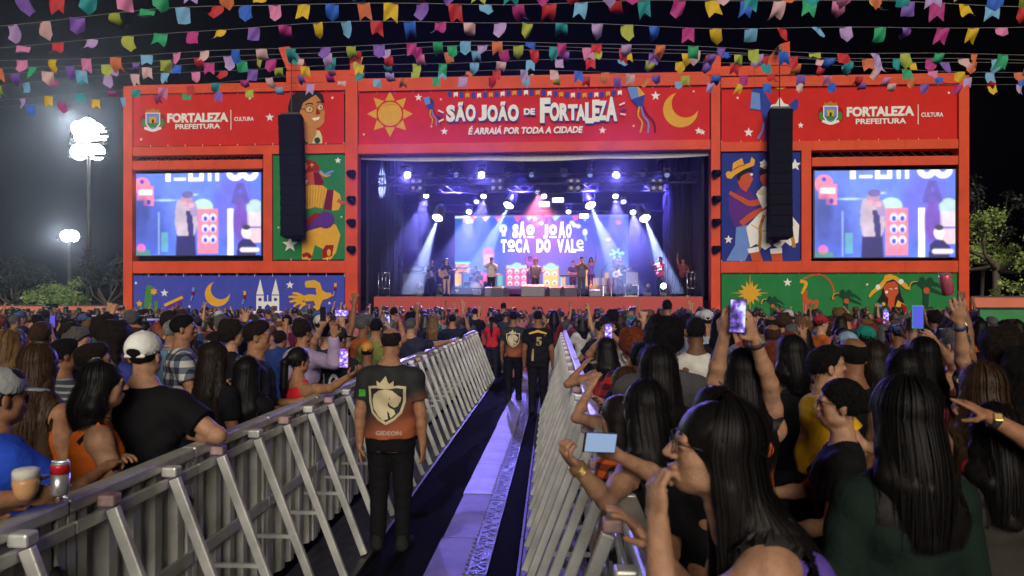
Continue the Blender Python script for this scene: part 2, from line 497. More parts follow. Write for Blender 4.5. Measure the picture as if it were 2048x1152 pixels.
# ---- title banner over the stage opening
b = Banner('title_banner', 718, 178, 1419, 289, I_red, 'long red title banner with yellow sun and moon over the stage')
for k in range(8):
    a = k * math.pi / 4
    p = [(780 + r * math.sin(a + d), 228 - r * math.cos(a + d)) for r, d in ((46, 0), (28.5, .36), (28.5, -.36))]
    b.add('sun_print', p, I_y)
b.circle('sun_print', 780, 228, 24, I_y); 
b.add('sun_print', curve_strip([(764, 214), (777, 209), (792, 210)], 1.2), I_y2)
b.add('moon_print', [(x, 2 * 220 - z) for x, z in crescent(1361, 220, 35, 0.9, 0.80, 0.46)], I_y)
for x, y, r in ((837, 195, 8), (889, 263, 8), (863, 253, 3), (728, 269, 3), (882, 199, 3), (1311, 192, 10), (1205, 261, 8), (1397, 262, 8), (1267, 252, 3), (1387, 183, 3)): b.star(x, y, r, I_w)
for i in range(30):
    x = 896 + i * 11.7; m = (I_bl, I_w, I_bl, I_y)[i % 4]; y0 = 183 + (i % 2) * 1.5 + 3 * math.sin(i * 0.35)
    q = [(x, y0), (x + 8, y0 - 1), (x + 8, y0 + 9), (x + 4, y0 + (6 if i % 2 else 12)), (x, y0 + 10)]
    b.add('flag_print', q, m)
# paper balloons with ribbons
for px, py, k, fl in ((857, 205, .62, -1), (1270, 190, 1.0, 1)):
    BP = 'balloon_print:%d' % px
    b.add(BP, [(px - 16 * k, py - 14 * k), (px + 4 * k, py - 18 * k), (px + 8 * k, py + 8 * k), (px - 8 * k, py + 10 * k)], I_lb)
    b.add(BP, [(px + 4 * k, py - 18 * k), (px + 20 * k, py), (px + 8 * k, py + 8 * k)], I_y if fl > 0 else I_dg)
    b.add(BP, [(px - 8 * k, py + 10 * k), (px + 20 * k, py), (px + 17 * k, py + 22 * k), (px + 6 * k, py + 26 * k)], I_bl)
    for j, m in ((0, I_y), (1, I_lb), (2, I_wr)):
        b.add(BP, curve_strip([(px + (8 + 4 * j) * k, py + 24 * k), (px + (6 + 10 * j) * k, py + 42 * k), (px + (14 + 12 * j) * k, py + 56 * k), (px + (10 + 15 * j) * k, py + 76 * k)], 3.2 * k), m)
for dx, dy in ((2.2, 2.2), (0, 0)):
    m = I_bl if dx else I_w
    L = dict(bold=0.055, lift=0.0)
    for s_, a, c, t, u in (('S', 893, 911, 211, 245), ('Ã', 911, 932, 205, 244), ('O', 932, 952, 210, 244), ('J', 957, 974, 211, 243), ('O', 975, 996, 211, 245), ('Ã', 996, 1016, 204, 243), ('O', 1016, 1038, 210, 244),
                      ('DE', 1048, 1070, 218, 231), ('F', 1080, 1101, 197, 247), ('O', 1099, 1119, 206, 244), ('R', 1119, 1138, 208, 243), ('T', 1136, 1155, 210, 242), ('A', 1152, 1171, 210, 243), ('L', 1170, 1187, 206, 248), ('E', 1184, 1199, 201, 245), ('Z', 1196, 1213, 203, 242), ('A', 1211, 1234, 195, 244)):
        b.text(s_, a + dx, c + dx, t + dy, u + dy, m, **L)
b.text('É ARRAIÁ POR TODA A CIDADE', 937, 1166, 252, 269, I_w, 0.04, 0.2)
for a, c in (((877, 222), (888, 227)), ((873, 233), (886, 233)), ((878, 245), (888, 240))):
    b.add('spark_print', curve_strip([a, c], 3), I_w if a[1] != 233 else I_bl)
for a, c in (((1238, 212), (1249, 207)), ((1241, 222), (1254, 219)), ((1240, 229), (1251, 231))):
    b.add('spark_print', curve_strip([a, c], 3), I_w if a[1] != 222 else I_bl)
b.done()

# ---- upper banner on the other wing
b = Banner('top_banner', 1443, 172, 1917, 281, I_red, 'red city hall banner with a blue paper lantern behind the speaker column')
b.root.name = 'top_banner.001'
city_crest(b, 1661, 226, 1.05)
b.text('FORTALEZA', 1693, 1828, 213, 233, I_w, 0.05)
b.text('PREFEITURA', 1711, 1812, 237, 248, I_w, 0.03)
b.add('divider', [(1835, 209), (1836.5, 209), (1836.5, 249), (1835, 249)], I_w)
b.text('CULTURA', 1842, 1886, 225, 234, I_w, 0.03)
for x, y, r in ((1497, 265, 10), (1475, 196, 3.5), (1601, 251, 6.5), (1405, 265, 6), (1897, 186, 3.5)): b.star(x, y, r, I_w)
b.add('lantern_print', [(1505, 174), (1522, 173), (1545, 212), (1532, 222), (1500, 219)], I_bl)
b.add('lantern_print', [(1503, 184), (1519, 187), (1521, 220), (1500, 217)], I_lb)
b.add('lantern_print', [(1521, 220), (1542, 214), (1532, 245), (1526, 240)], I_bl)
b.add('lantern_print', curve_strip([(1527, 246), (1524, 262), (1515, 278)], 4), I_lb); b.add('lantern_print', curve_strip([(1530, 246), (1532, 264), (1530, 279)], 4), I_bl)
b.add('lantern_print', [(1578, 210), (1590, 198), (1597, 200), (1596, 215), (1586, 225)], I_bl)
b.add('lantern_print', [(1540, 218), (1542, 210), (1552, 208), (1559, 193), (1567, 207), (1576, 210), (1580, 218)], I_w)
b.add('lantern_print', curve_strip([(1548, 174), (1560, 177), (1570, 174)], 5), I_y)
b.done()

# ---- accordion player on green
b = Banner('side_banner', 546, 306, 691, 519, I_green, 'green banner with a cartoon accordion player in a red hat')
for x, y, r in ((580, 489, 16), (676, 321, 7), (557, 455, 2.5), (683, 434, 2.5)): b.star(x, y, r, I_w)
b.add('player_print', [(604, 470), (650, 440), (672, 450), (681, 470), (672, 505), (662, 519), (645, 519), (650, 500), (630, 490), (622, 519), (604, 519)], I_y)
b.add('player_print', [(644, 502), (652, 490), (668, 490), (664, 512), (645, 517)], I_dr); b.circle('player_print', 658, 505, 4, I_y, 7)
b.add('player_print', curve_strip([(605, 512), (615, 509), (622, 516)], 8), I_dr)
b.add('player_print', [(600, 450), (630, 425), (668, 432), (655, 448), (630, 455), (604, 468)], I_dr)
b.add('player_print', [(606, 458), (640, 430), (672, 436), (650, 452), (615, 462)], I_p)
b.add('player_print', [(604, 350), (612, 340), (640, 345), (648, 360), (640, 372), (604, 372)], I_o)
b.add('player_print', [(598, 350), (600, 330), (615, 319), (630, 322), (640, 335), (638, 341), (612, 346), (604, 352)], I_dr)
b.star(608, 333, 9, I_y, 8, .6); b.circle('player_print', 608, 333, 3.5, I_dr); b.star(624, 330, 6, I_y, 4, .3)
b.add('player_print', [(627, 344), (638, 345), (648, 362), (646, 372), (630, 372)], I_wr)
b.add('player_print', [(606, 362), (616, 360), (613, 368)], I_w)
b.add('accordion_print', [(604, 427), (603, 378), (620, 370), (645, 371), (655, 378), (650, 400), (646, 417), (630, 414), (614, 419)], I_y)
for k in range(9):
    t = k / 8
    b.add('accordion_print', curve_strip([(604 + 46 * t, 377 - 8 * math.sin(math.pi * t)), (606 + 38 * t, 424 - 10 * math.sin(math.pi * t * .9))], 1.3), I_y2)
b.add('accordion_print', [(655, 380), (668, 380), (664, 420), (648, 418)], I_wr)
b.add('player_print', [(668, 380), (680, 388), (684, 405), (678, 420), (664, 422), (666, 400)], I_y)
b.add('player_print', curve_strip([(676, 400), (684, 406), (690, 404)], 8, 4), I_o)
b.circle('player_print', 652, 440, 17, I_p)
b.add('pennant_print', curve_strip([(640, 343), (650, 350), (660, 345), (668, 342)], 7, 3), I_lb); b.add('pennant_print', curve_strip([(641, 346), (652, 353), (662, 350)], 4, 2), I_y)
b.done()

# ---- blue base banner with moon, church and bird
b = Banner('base_banner', 263, 551, 689, 640, I_blue, 'blue base banner with white twin-tower church and yellow bird', zl=0.25)
b.add('moon_print', [(x, 2 * 588 - z) for x, z in crescent(435, 588, 25, 0.95, 0.80, 0.46)], I_y)
for x, y, r in ((272, 566, 3.5), (329, 586, 8.5), (379, 613, 3.5), (580, 570, 8.5), (659, 606, 3.5)): b.star(x, y, r, I_w)
b.add('cactus_print', curve_strip([(297, 640), (297, 600), (299, 577)], 16, 14), I_lg)
b.circle('cactus_print', 299, 577, 7, I_lg); b.add('cactus_print', curve_strip([(286, 628), (281, 615), (284, 605)], 6), I_lg); b.add('cactus_print', curve_strip([(299, 622), (312, 618), (312, 602)], 7), I_lg)
b.star(308, 583, 8, I_y, 6, .6); b.star(279, 607, 7, I_y, 5, .5)
b.add('house_print', [(334, 611), (365, 594), (362, 640), (336, 640)], I_p)
b.add('house_print', curve_strip([(329, 611), (366, 594)], 6), I_y)
for x in (338, 352):
    for y in (618, 632): b.add('house_print', [(x, y), (x + 7, y), (x + 7, y + 7), (x, y + 7)], I_cr)
for x0 in (513, 544):
    b.add('church_print', [(x0, 589), (x0 + 8, 558), (x0 + 15, 589)], I_w)
    b.add('church_print', [(x0, 591), (x0 + 15, 591), (x0 + 15, 640), (x0, 640)], I_w)
    b.circle('church_print', x0 + 7.5, 599, 3.4, I_bl); b.add('church_print', [(x0 + 4, 612), (x0 + 11, 612), (x0 + 11, 622), (x0 + 4, 622)], I_bl)
b.add('church_print', [(527, 603), (545, 603), (545, 640), (527, 640)], I_w)
b.add('church_print', curve_strip([(536, 590), (536, 603)], 2.2), I_w)
b.add('church_print', [(530, 614), (536, 608), (542, 614), (542, 628), (530, 628)], I_bl)
b.add('church_print', [(505, 622), (565, 622), (565, 632), (505, 632)], I_w)
b.add('bird_print', [(612, 562), (630, 560), (641, 566), (645, 580), (652, 585), (661, 585), (666, 591), (657, 597), (646, 600), (641, 612), (641, 622), (620, 622), (622, 616), (632, 610), (628, 602), (614, 603), (600, 600), (606, 592), (620, 588), (634, 590), (632, 576), (612, 575), (610, 568)], I_y)
for k, (a, c) in enumerate((((606, 594), (586, 586)), ((604, 598), (578, 594)), ((604, 602), (580, 604)), ((606, 604), (588, 613)), ((612, 606), (600, 618)))):
    b.add('bird_print', curve_strip([c, ((a[0] + c[0]) / 2, (a[1] + c[1]) / 2 - 2), a], 4, 8), I_y)
b.add('bird_print', [(664, 588), (671, 591), (664, 595)], I_o)
b.add('flame_print:1', curve_strip([(455, 640), (450, 628), (457, 620)], 8, 1), I_y); b.add('flame_print:2', curve_strip([(470, 638), (464, 625), (462, 612)], 9, 1), I_y)
for x, y in ((388, 575), (491, 582), (672, 566)):
    b.add('rocket_print:%d' % x, [(x - 3, y), (x + 3, y), (x + 2, y + 8), (x - 3, y + 8)], I_y if x > 400 else I_lb)
    b.add('rocket_print:%d' % x, [(x - 3, y + 8), (x + 2, y + 8), (x + 1, y + 16), (x - 4, y + 16)], I_wr)
    b.add('rocket_print:%d' % x, curve_strip([(x - 2, y + 16), (x - 5, y + 26)], 3), I_lb)
b.done()

# ---- dancing couple on navy
b = Banner('side_banner', 1443, 300, 1601, 522, I_navy, 'navy banner with a cartoon couple dancing in straw hat and white dress')
b.root.name = 'side_banner.001'
for x, y, r in ((1457, 479, 9), (1590, 330, 13)): b.star(x, y, r, I_w)
b.add('dancer_print', [(1452, 522), (1470, 490), (1472, 455), (1494, 448), (1505, 470), (1500, 500), (1490, 522)], I_lb)
b.add('dancer_print', [(1457, 395), (1475, 378), (1500, 380), (1512, 400), (1510, 430), (1495, 450), (1470, 455), (1458, 425)], I_p)
b.add('dancer_print', [(1475, 362), (1484, 350), (1500, 345), (1506, 358), (1500, 371), (1492, 384), (1480, 376)], I_o)
b.add('dancer_print', [(1473, 353), (1480, 338), (1500, 332), (1507, 343), (1494, 345), (1482, 353), (1478, 364)], I_k)
b.add('hat_print', [(1451, 347), (1456, 342), (1464, 344), (1466, 326), (1484, 316), (1488, 330), (1500, 325), (1503, 314), (1510, 320), (1508, 331), (1486, 340), (1470, 350), (1462, 358), (1454, 356)], I_y)
b.add('hat_print', curve_strip([(1466, 340), (1478, 333), (1490, 330)], 3), I_o)
b.circle('dancer_print', 1503, 349, 3, I_w, 2.5)
b.add('dancer_print', curve_strip([(1459, 385), (1480, 397), (1505, 407), (1545, 392)], 7, 14), I_o)
b.add('dancer_print', curve_strip([(1482, 448), (1505, 430), (1545, 410)], 12, 12), I_o)
b.add('dancer_print', [(1520, 348), (1535, 336), (1547, 345), (1547, 375), (1530, 378), (1521, 362)], I_o)
b.add('dancer_print', [(1518, 342), (1530, 332), (1548, 335), (1548, 345), (1530, 347), (1520, 352)], I_k)
b.star(1528, 329, 10, I_w, 6, .7); b.circle('dancer_print', 1530, 335, 3.5, I_y)
b.add('dancer_print', [(1512, 388), (1525, 372), (1545, 378), (1545, 405), (1525, 418)], I_w); b.circle('dancer_print', 1522, 385, 8, I_cr, 6)
b.add('dress_print', [(1492, 455), (1520, 425), (1550, 410), (1578, 425), (1598, 450), (1596, 485), (1580, 492), (1570, 484), (1558, 498), (1545, 490), (1530, 500), (1512, 488), (1500, 495)], I_w)
b.add('dress_print', curve_strip([(1528, 430), (1520, 455), (1520, 475), (1518, 500)], 6), I_y2); b.add('dress_print', curve_strip([(1579, 430), (1582, 460), (1588, 495)], 7), I_y2)
b.add('dress_print', curve_strip([(1502, 449), (1525, 462), (1550, 458)], 2), I_y); b.add('dress_print', curve_strip([(1540, 490), (1552, 480), (1556, 465)], 7), I_p)
for x, y in ((1524, 442), (1579, 440)): b.circle('dress_print', x, y, 3.5, I_o)
b.add('dancer_print', [(1498, 500), (1516, 496), (1526, 522), (1504, 522)], I_o); b.add('dancer_print', [(1540, 500), (1562, 498), (1565, 522), (1544, 522)], I_o)
b.add('dress_print', [(1494, 498), (1516, 493), (1518, 503), (1497, 507)], I_w); b.add('dress_print', [(1539, 498), (1563, 495), (1564, 506), (1541, 508)], I_w)
b.done()

# ---- green base banner with woman, palms and star
b = Banner('base_banner', 1443, 545, 1917, 640, I_green, 'green base banner with a cartoon woman in straw hat and palms', zl=0.25)
b.root.name = 'base_banner.001'
b.star(1500, 586, 25, I_y, 12, .55, .2, 'burst_print')
for a in range(4): b.add('burst_print', curve_strip([(1500, 586), (1500 + 36 * math.sin(a * math.pi / 2), 586 - 36 * math.cos(a * math.pi / 2))], 4, .6), I_y)
for x, y, r in ((1575, 565, 9), (1734, 569, 3.5)): b.star(x, y, r, I_w)
b.add('dancer_print', curve_strip([(1601, 565), (1610, 556), (1630, 549), (1650, 553), (1665, 572), (1669, 600)], 3), I_o)
b.add('dancer_print', curve_strip([(1600, 562), (1612, 566), (1608, 578), (1604, 588)], 7, 6), I_y)
b.add('dancer_print', [(1604, 590), (1610, 580), (1615, 583), (1613, 596), (1626, 602), (1636, 598), (1637, 606), (1630, 624), (1626, 624), (1630, 606), (1618, 612), (1614, 622), (1609, 620)], I_o)
for px, py, k in ((1543, 606, .8), (1690, 596, 1.0), (1850, 575, 1.25)):
    for a in (-2.6, -1.9, -1.1, -.4, .35):
        dx, dy = math.cos(a) * 28 * k, math.sin(a) * 20 * k
        b.add('palm_print:%d' % px, curve_strip([(px, py), (px + dx * .6, py + dy * .8), (px + dx * 1.25, py + dy * .55 + 9 * k)], 9 * k, 2), I_dg)
    b.add('palm_print:%d' % px, curve_strip([(px, py), (px + 1, py + 20), (px, py + 42)], 9 * k), I_dg)
    b.circle('palm_print:%d' % px, px + 2, py + 6, 5 * k, I_o); b.add('palm_print:%d' % px, curve_strip([(px - 26 * k, py + 2), (px - 22 * k, py - 8 * k), (px - 12 * k, py - 10 * k)], 2.2, 1), I_y)
b.add('woman_print', [(1754, 602), (1762, 590), (1766, 572), (1776, 560), (1792, 560), (1798, 575), (1802, 592), (1808, 604), (1795, 612), (1765, 612)], I_k)
b.add('woman_print', [(1766, 575), (1772, 566), (1788, 562), (1795, 570), (1796, 585), (1790, 594), (1788, 604), (1786, 630), (1774, 612), (1776, 598), (1769, 588)], I_o)
b.add('hat_print', [(1736, 592), (1742, 582), (1756, 570), (1766, 559), (1768, 551), (1780, 548), (1790, 552), (1804, 561), (1814, 570), (1820, 580), (1810, 578), (1796, 567), (1786, 558), (1772, 563), (1764, 576), (1748, 586), (1738, 596)], I_y)
b.circle('hat_print', 1755, 574, 5, I_w); b.circle('hat_print', 1801, 563, 5, I_w)
b.add('woman_print', curve_strip([(1778, 577), (1784, 579)], 1.5), I_w); b.add('woman_print', curve_strip([(1788, 577), (1794, 576)], 1.5), I_w)
b.circle('woman_print', 1772, 584, 3, I_w)
b.add('woman_print', [(1750, 606), (1766, 602), (1780, 618), (1778, 640), (1745, 640)], I_dg); b.add('woman_print', [(1784, 632), (1794, 600), (1812, 612), (1812, 640), (1784, 640)], I_y); b.add('woman_print', [(1800, 606), (1812, 612), (1812, 640), (1804, 640)], I_dr)
for x, y, m in ((1752, 610, I_y), (1759, 612, I_lb), (1766, 608, I_y), (1757, 622, I_lb), (1770, 620, I_lb)): b.circle('woman_print', x, y, 3.5, m)
b.done()
# ================================================================ stage interior
DECK = 2.05
YB = 42.0
x0, x1 = gx(716, YS), gx(1422, YS)
M_redfront = mat('red_stage_skirt', (0.42, 0.05, 0.028), 0.6, var=0.12, scale=60, bump=0.2, bscale=80)
M_deck = mat('stage_deck', (0.03, 0.03, 0.035), 0.35, var=0.3, scale=3)
M_drape = mat('dark_drape', (0.010, 0.010, 0.016), 0.9, var=0.3, scale=1, stretch=(4, 4, .2), bump=0.4, bscale=3)
xa, xb = gx(748, YS + .3), gx(1405, YS + .3)
mb = MB(); mb.box(((xa + xb) / 2, (YS + .3 + YB) / 2 + .06, DECK / 2), (xb - xa, YB - YS - .42, DECK - .01))
tag(mb.build('stage_deck', M_deck), 'dark raised stage platform the band plays on', 'stage')
sk = MB(); sk.box(((xa + xb) / 2, YS + .3, (DECK - 0.02) / 2), (xb - xa, 0.05, DECK - .02))
tag(sk.build('stage_skirt', M_redfront), 'speckled red skirt panel hung across the stage front', 'skirt')
box = empty('stage_house', ((x0 + x1) / 2, 36, 0))
tag(box, 'dark draped shell and roof around the stage interior', 'stage house')
h = 8.9
for n, c, d in (('back_drape', ((x0 + x1) / 2, YB, h / 2), (x1 - x0 + 1, .1, h)), ('side_drape', (x0 + .15, 36.4, h / 2), (.1, 11, h)), ('side_drape', (x1 - .15, 36.4, h / 2), (.1, 11, h)),
                ('roof', ((x0 + x1) / 2, 36.3, h + .1), (x1 - x0 + 1, 11.6, .12))):
    q = MB(); q.box(c, d); child(q, n, M_drape, box)
# drape folds inside both edges of the opening
for a, b_ in ((718, 800), (1345, 1420)):
    q = MB(); xx0, xx1 = gx(a, 31.5), gx(b_, 34.5); n = 70
    for k in range(n + 1):
        t = k / n; x = xx0 + (xx1 - xx0) * t; y = (31.5 + 3 * t) if a < 1000 else (34.5 - 3 * t)
        y += .07 * math.sin(k * 1.3) + .03 * math.sin(k * 2.9)
        q.v += [(x, y, DECK), (x, y, 8.6)]
        if k: i = 2 * k; q.f.append((i - 2, i, i + 1, i - 1)); q.m.append(0)
    child(q, 'wing_curtain', M_drape, box, smooth=True)
# white hem of the roof sheet showing under the title beam
q = MB(); n = 40
for k in range(n + 1):
    t = k / n; x = x0 + (x1 - x0) * t; z = 8.02 - .10 * math.sin(t * 3.1) - .06 * abs(math.sin(t * 9))
    q.v += [(x, YS + .5, z - .12), (x, YS + .5, 8.3)]
    if k: i = 2 * k; q.f.append((i - 2, i, i + 1, i - 1)); q.m.append(0)
child(q, 'roof_hem', mat('roof_vinyl', (.6, .6, .62), .4, var=.1), box, smooth=True)
q = MB()
for y in (31.6, 34.2, 37.2):
    z = 7.15 if y < 36 else 6.6
    truss(q, (x0 + .3, y, z), (x1 - .3, y, z), .4, 26, .025)
for x in (x0 + .8, x1 - .8):
    truss(q, (x, 34.2, DECK), (x, 34.2, 7.1), .35, 14, .022)
child(q, 'lighting_truss', M_blackmetal, box)
# tent peak behind the title beam
q = MB(); cx_, zt = onY(1062, 132, 44); xw = 3.4
for k in range(24):
    a = 2 * math.pi * k / 24
    q.v.append((cx_ + xw * math.cos(a), 44 + 2 + xw * math.sin(a) * .8, zt - 1.9))
q.v.append((cx_, 46, zt + .15))
q.f = [(k, (k + 1) % 24, 24) for k in range(24)]; q.m = [0] * 24
tag(q.build('tent_roof', mat('tent_cloth', (.55, .53, .5), .6, var=.1, bump=.2)), 'pale pointed tent top behind the title banner', 'tent')

# ================================================================ LED pictures (a grid of lamps, one face per pixel)
class Ras:
    def __init__(s, w, h, col=(0, 0, 0)):
        s.w, s.h = w, h; s.a = np.zeros((h, w, 3), np.float32) + np.array(col, np.float32)
        s.y, s.x = np.mgrid[0:h, 0:w].astype(np.float32); s.x += .5; s.y += .5
    def mix(s, m, c, k=1.0):
        m = np.clip(m, 0, 1)[..., None] * k; s.a = s.a * (1 - m) + np.array(c, np.float32) * m
    def ell(s, cx, cy, rx, ry, c, k=1.0, soft=1.0):
        d = np.sqrt(((s.x - cx) / rx) ** 2 + ((s.y - cy) / ry) ** 2); s.mix((1 - d) * min(rx, ry) / soft + .5, c, k)
    def rect(s, x0, y0, x1, y1, c, k=1.0): s.mix(np.minimum(np.minimum(s.x - x0, x1 - s.x), np.minimum(s.y - y0, y1 - s.y)) + .5, c, k)
    def seg(s, x0, y0, x1, y1, r0, c, k=1.0, r1=None):
        r1 = r0 if r1 is None else r1
        dx, dy = x1 - x0, y1 - y0; t = np.clip(((s.x - x0) * dx + (s.y - y0) * dy) / (dx * dx + dy * dy + 1e-6), 0, 1)
        s.mix(r0 + (r1 - r0) * t - np.hypot(s.x - x0 - t * dx, s.y - y0 - t * dy) + .5, c, k)
    def poly(s, pts, c, k=1.0):
        ins = np.zeros((s.h, s.w), bool); n = len(pts)
        for i in range(n):
            (xa, ya), (xb, yb) = pts[i], pts[(i + 1) % n]
            if ya == yb: continue
            ins ^= ((s.y >= min(ya, yb)) & (s.y < max(ya, yb)) & (s.x < xa + (s.y - ya) / (yb - ya) * (xb - xa)))
        s.mix(ins.astype(np.float32), c, k)
    def noise(s, n, amp, seed=0):
        rg = np.random.default_rng(seed); g = rg.normal(0, 1, (n, int(n * s.w / s.h) + 1, 1)).astype(np.float32)
        yi = np.clip(s.y / s.h * (n - 1.001), 0, None); xi = np.clip(s.x / s.w * (g.shape[1] - 1.001), 0, None)
        y0, x0 = yi.astype(int), xi.astype(int); fy, fx = (yi - y0)[..., None], (xi - x0)[..., None]
        v = g[y0, x0] * (1 - fy) * (1 - fx) + g[y0 + 1, x0] * fy * (1 - fx) + g[y0, x0 + 1] * (1 - fy) * fx + g[y0 + 1, x0 + 1] * fy * fx
        s.a = np.clip(s.a * (1 + amp * v), 0, 4)
    def blur(s, k=1):
        for _ in range(k):
            a = np.pad(s.a, ((1, 1), (1, 1), (0, 0)), 'edge')
            s.a = (a[:-2, 1:-1] + a[2:, 1:-1] + a[1:-1, :-2] + a[1:-1, 2:] + 2 * a[1:-1, 1:-1]) / 6
    def mesh(s, name, x0, x1, z0, z1, y, strength, parent):
        w, h = s.w, s.h
        X, Z = np.meshgrid(np.linspace(x0, x1, w + 1), np.linspace(z1, z0, h + 1))
        V = np.stack([X, np.full_like(X, y), Z], -1).reshape(-1, 3)
        i = np.arange(h)[:, None] * (w + 1) + np.arange(w)[None]
        F = np.stack([i + w + 1, i + w + 2, i + 1, i], -1).reshape(-1, 4)
        m = bpy.data.materials.new(name + '_pixels'); m.use_nodes = True; t = m.node_tree; b = t.nodes['Principled BSDF']
        b.inputs['Base Color'].default_value = (.01, .01, .01, 1); b.inputs['Roughness'].default_value = .5
        at_ = t.nodes.new('ShaderNodeAttribute'); at_.attribute_name = 'pixel'
        t.links.new(at_.outputs['Color'], b.inputs['Emission Color']); b.inputs['Emission Strength'].default_value = strength
        me = np_mesh(name, V, F, m, False)
        ca = me.color_attributes.new('pixel', 'FLOAT_COLOR', 'CORNER')
        c = np.concatenate([s.a.reshape(-1, 3), np.ones((w * h, 1), np.float32)], 1)
        ca.data.foreach_set('color', np.repeat(c, 4, 0).astype(np.float32).ravel())
        o = link(name, me, parent); o.location = -parent.location
        return o
def L3(r, g, b): return hx(r, g, b)[:3]

# ---- the video walls in both wings show the singer
def video_picture():
    r = Ras(150, 92, L3(88, 122, 238))
    r.ell(75, 30, 55, 42, L3(120, 150, 250), .6, 25); r.ell(120, 40, 26, 40, L3(110, 100, 235), .7, 14); r.ell(15, 60, 26, 40, L3(70, 90, 200), .7, 14)
    # lower part of big letters cut off by the picture's edge
    wv = (1.2, 1.25, 1.3)
    r.rect(38, 0, 44, 9, wv)
    r.rect(48, 5, 62, 8, wv)
    for x in (65, 78): r.rect(x, 0, x + 5, 9, wv)
    r.rect(65, 5, 83, 9, wv)
    for x in (88, 97): r.rect(x, 0, x + 4, 9, wv)
    for x in (113, 130): r.ell(x + 7, 0, 10, 9, wv); r.ell(x + 7, -1, 4, 4, L3(88, 122, 238))
    # pink house with windows
    pk = L3(255, 140, 175)
    r.ell(10, 14, 10, 10, pk); r.rect(4, 14, 24, 30, pk); r.ell(10, 9, 2.5, 2.5, L3(60, 60, 200)); r.rect(12, 26, 24, 36, pk); r.ell(18, 32, 2.5, 3, L3(60, 60, 200)); r.rect(6, 18, 22, 24, (1.1, 1.1, 1.2))
    r.ell(82, 38, 12, 9, L3(190, 235, 220)); r.rect(76, 40, 100, 90, pk)
    for yy in (50, 62, 74):
        for xx in (82, 91): r.ell(xx + 3, yy, 4, 4.5, (1.1, 1.1, 1.2)); r.ell(xx + 3, yy + 1, 2.5, 3, L3(60, 80, 220))
    r.rect(111, 40, 118, 92, (1.15, 1.15, 1.2)); r.ell(143, 40, 10, 10, L3(190, 220, 225)); r.rect(134, 44, 150, 60, L3(240, 220, 235)); r.rect(134, 62, 150, 78, L3(255, 205, 215))
    # drum kit shadows
    r.ell(10, 52, 10, 24, L3(60, 75, 160), .8, 6); r.ell(26, 62, 10, 14, L3(75, 95, 190), .7, 6); r.seg(30, 44, 30, 90, 1, L3(140, 170, 230)); r.ell(38, 30, 12, 1.2, L3(190, 230, 240))
    r.ell(9, 84, 5, 5, L3(255, 110, 190)); r.rect(33, 66, 41, 88, L3(120, 220, 190), .5); r.rect(0, 86, 20, 92, L3(70, 150, 90), .7)
    r.ell(70, 24, 6, 1.2, L3(190, 230, 240))
    # backing dancer with arms up
    dn = L3(95, 80, 170)
    r.ell(126, 30, 7, 8, dn, .9, 3); r.seg(118, 32, 124, 14, 3, dn, .8); r.seg(134, 32, 128, 14, 3, dn, .8); r.ell(126, 55, 9, 22, L3(120, 75, 185), .9, 4)
    # singer with microphone and cream jacket
    r.seg(58, 70, 57, 92, 7, L3(40, 38, 110)); r.seg(67, 70, 68, 92, 6, L3(40, 38, 110))
    r.poly([(50, 42), (60, 36), (74, 40), (76, 58), (72, 70), (52, 70), (49, 56)], L3(205, 185, 205)); r.poly([(62, 42), (70, 42), (71, 70), (65, 70)], L3(55, 50, 125))
    r.seg(54, 44, 56, 34, 5, L3(200, 180, 205)); r.seg(72, 44, 70, 36, 4.5, L3(170, 150, 200)); r.ell(63, 29, 6.5, 7.5, L3(195, 150, 180)); r.ell(64, 24, 7, 4, L3(110, 100, 170)); r.ell(60, 34, 4, 3, L3(225, 170, 190)); r.ell(68, 36, 4, 3, L3(225, 170, 190))
    # sign-language interpreter in the corner
    r.ell(133, 66, 5.5, 7, (1.1, 1.0, 1.05)); r.ell(133, 61, 5, 3, L3(60, 50, 90)); r.poly([(123, 80), (129, 74), (138, 74), (145, 82), (144, 92), (122, 92)], L3(35, 35, 105)); r.seg(128, 86, 146, 86, 2.4, (1.05, .95, 1.0))
    r.noise(7, .10, 1); r.noise(22, .06, 2); r.blur(1)
    r.a *= (1 - .05 * (np.arange(92) % 2))[:, None, None]
    return r
pic = video_picture()
for (a, t, b_, u), yy, lab in (((265, 345, 524, 512), YS + .3, 'lit video wall in the frame beside the accordion player banner'), ((1627, 339, 1913, 516), YS + .1, 'lit video wall in the frame beside the dancing couple banner')):
    xx0, _ = onY(a, t, yy); xx1, _ = onY(b_, t, yy); xm, z1 = onY((a + b_) / 2, t, yy); xm, z0 = onY((a + b_) / 2, u, yy)
    e = empty('video_wall', ((xx0 + xx1) / 2, yy, z0)); tag(e, lab, 'video wall', 'video walls showing the singer')
    pic.mesh('picture', xx0 + .05, xx1 - .05, z0 + .03, z1 - .03, yy, 1.25, e)
    q = MB(); q.box(((xx0 + xx1) / 2, yy + .13, (z0 + z1) / 2), (xx1 - xx0, .22, z1 - z0)); child(q, 'cabinet', M_blackmetal, e)

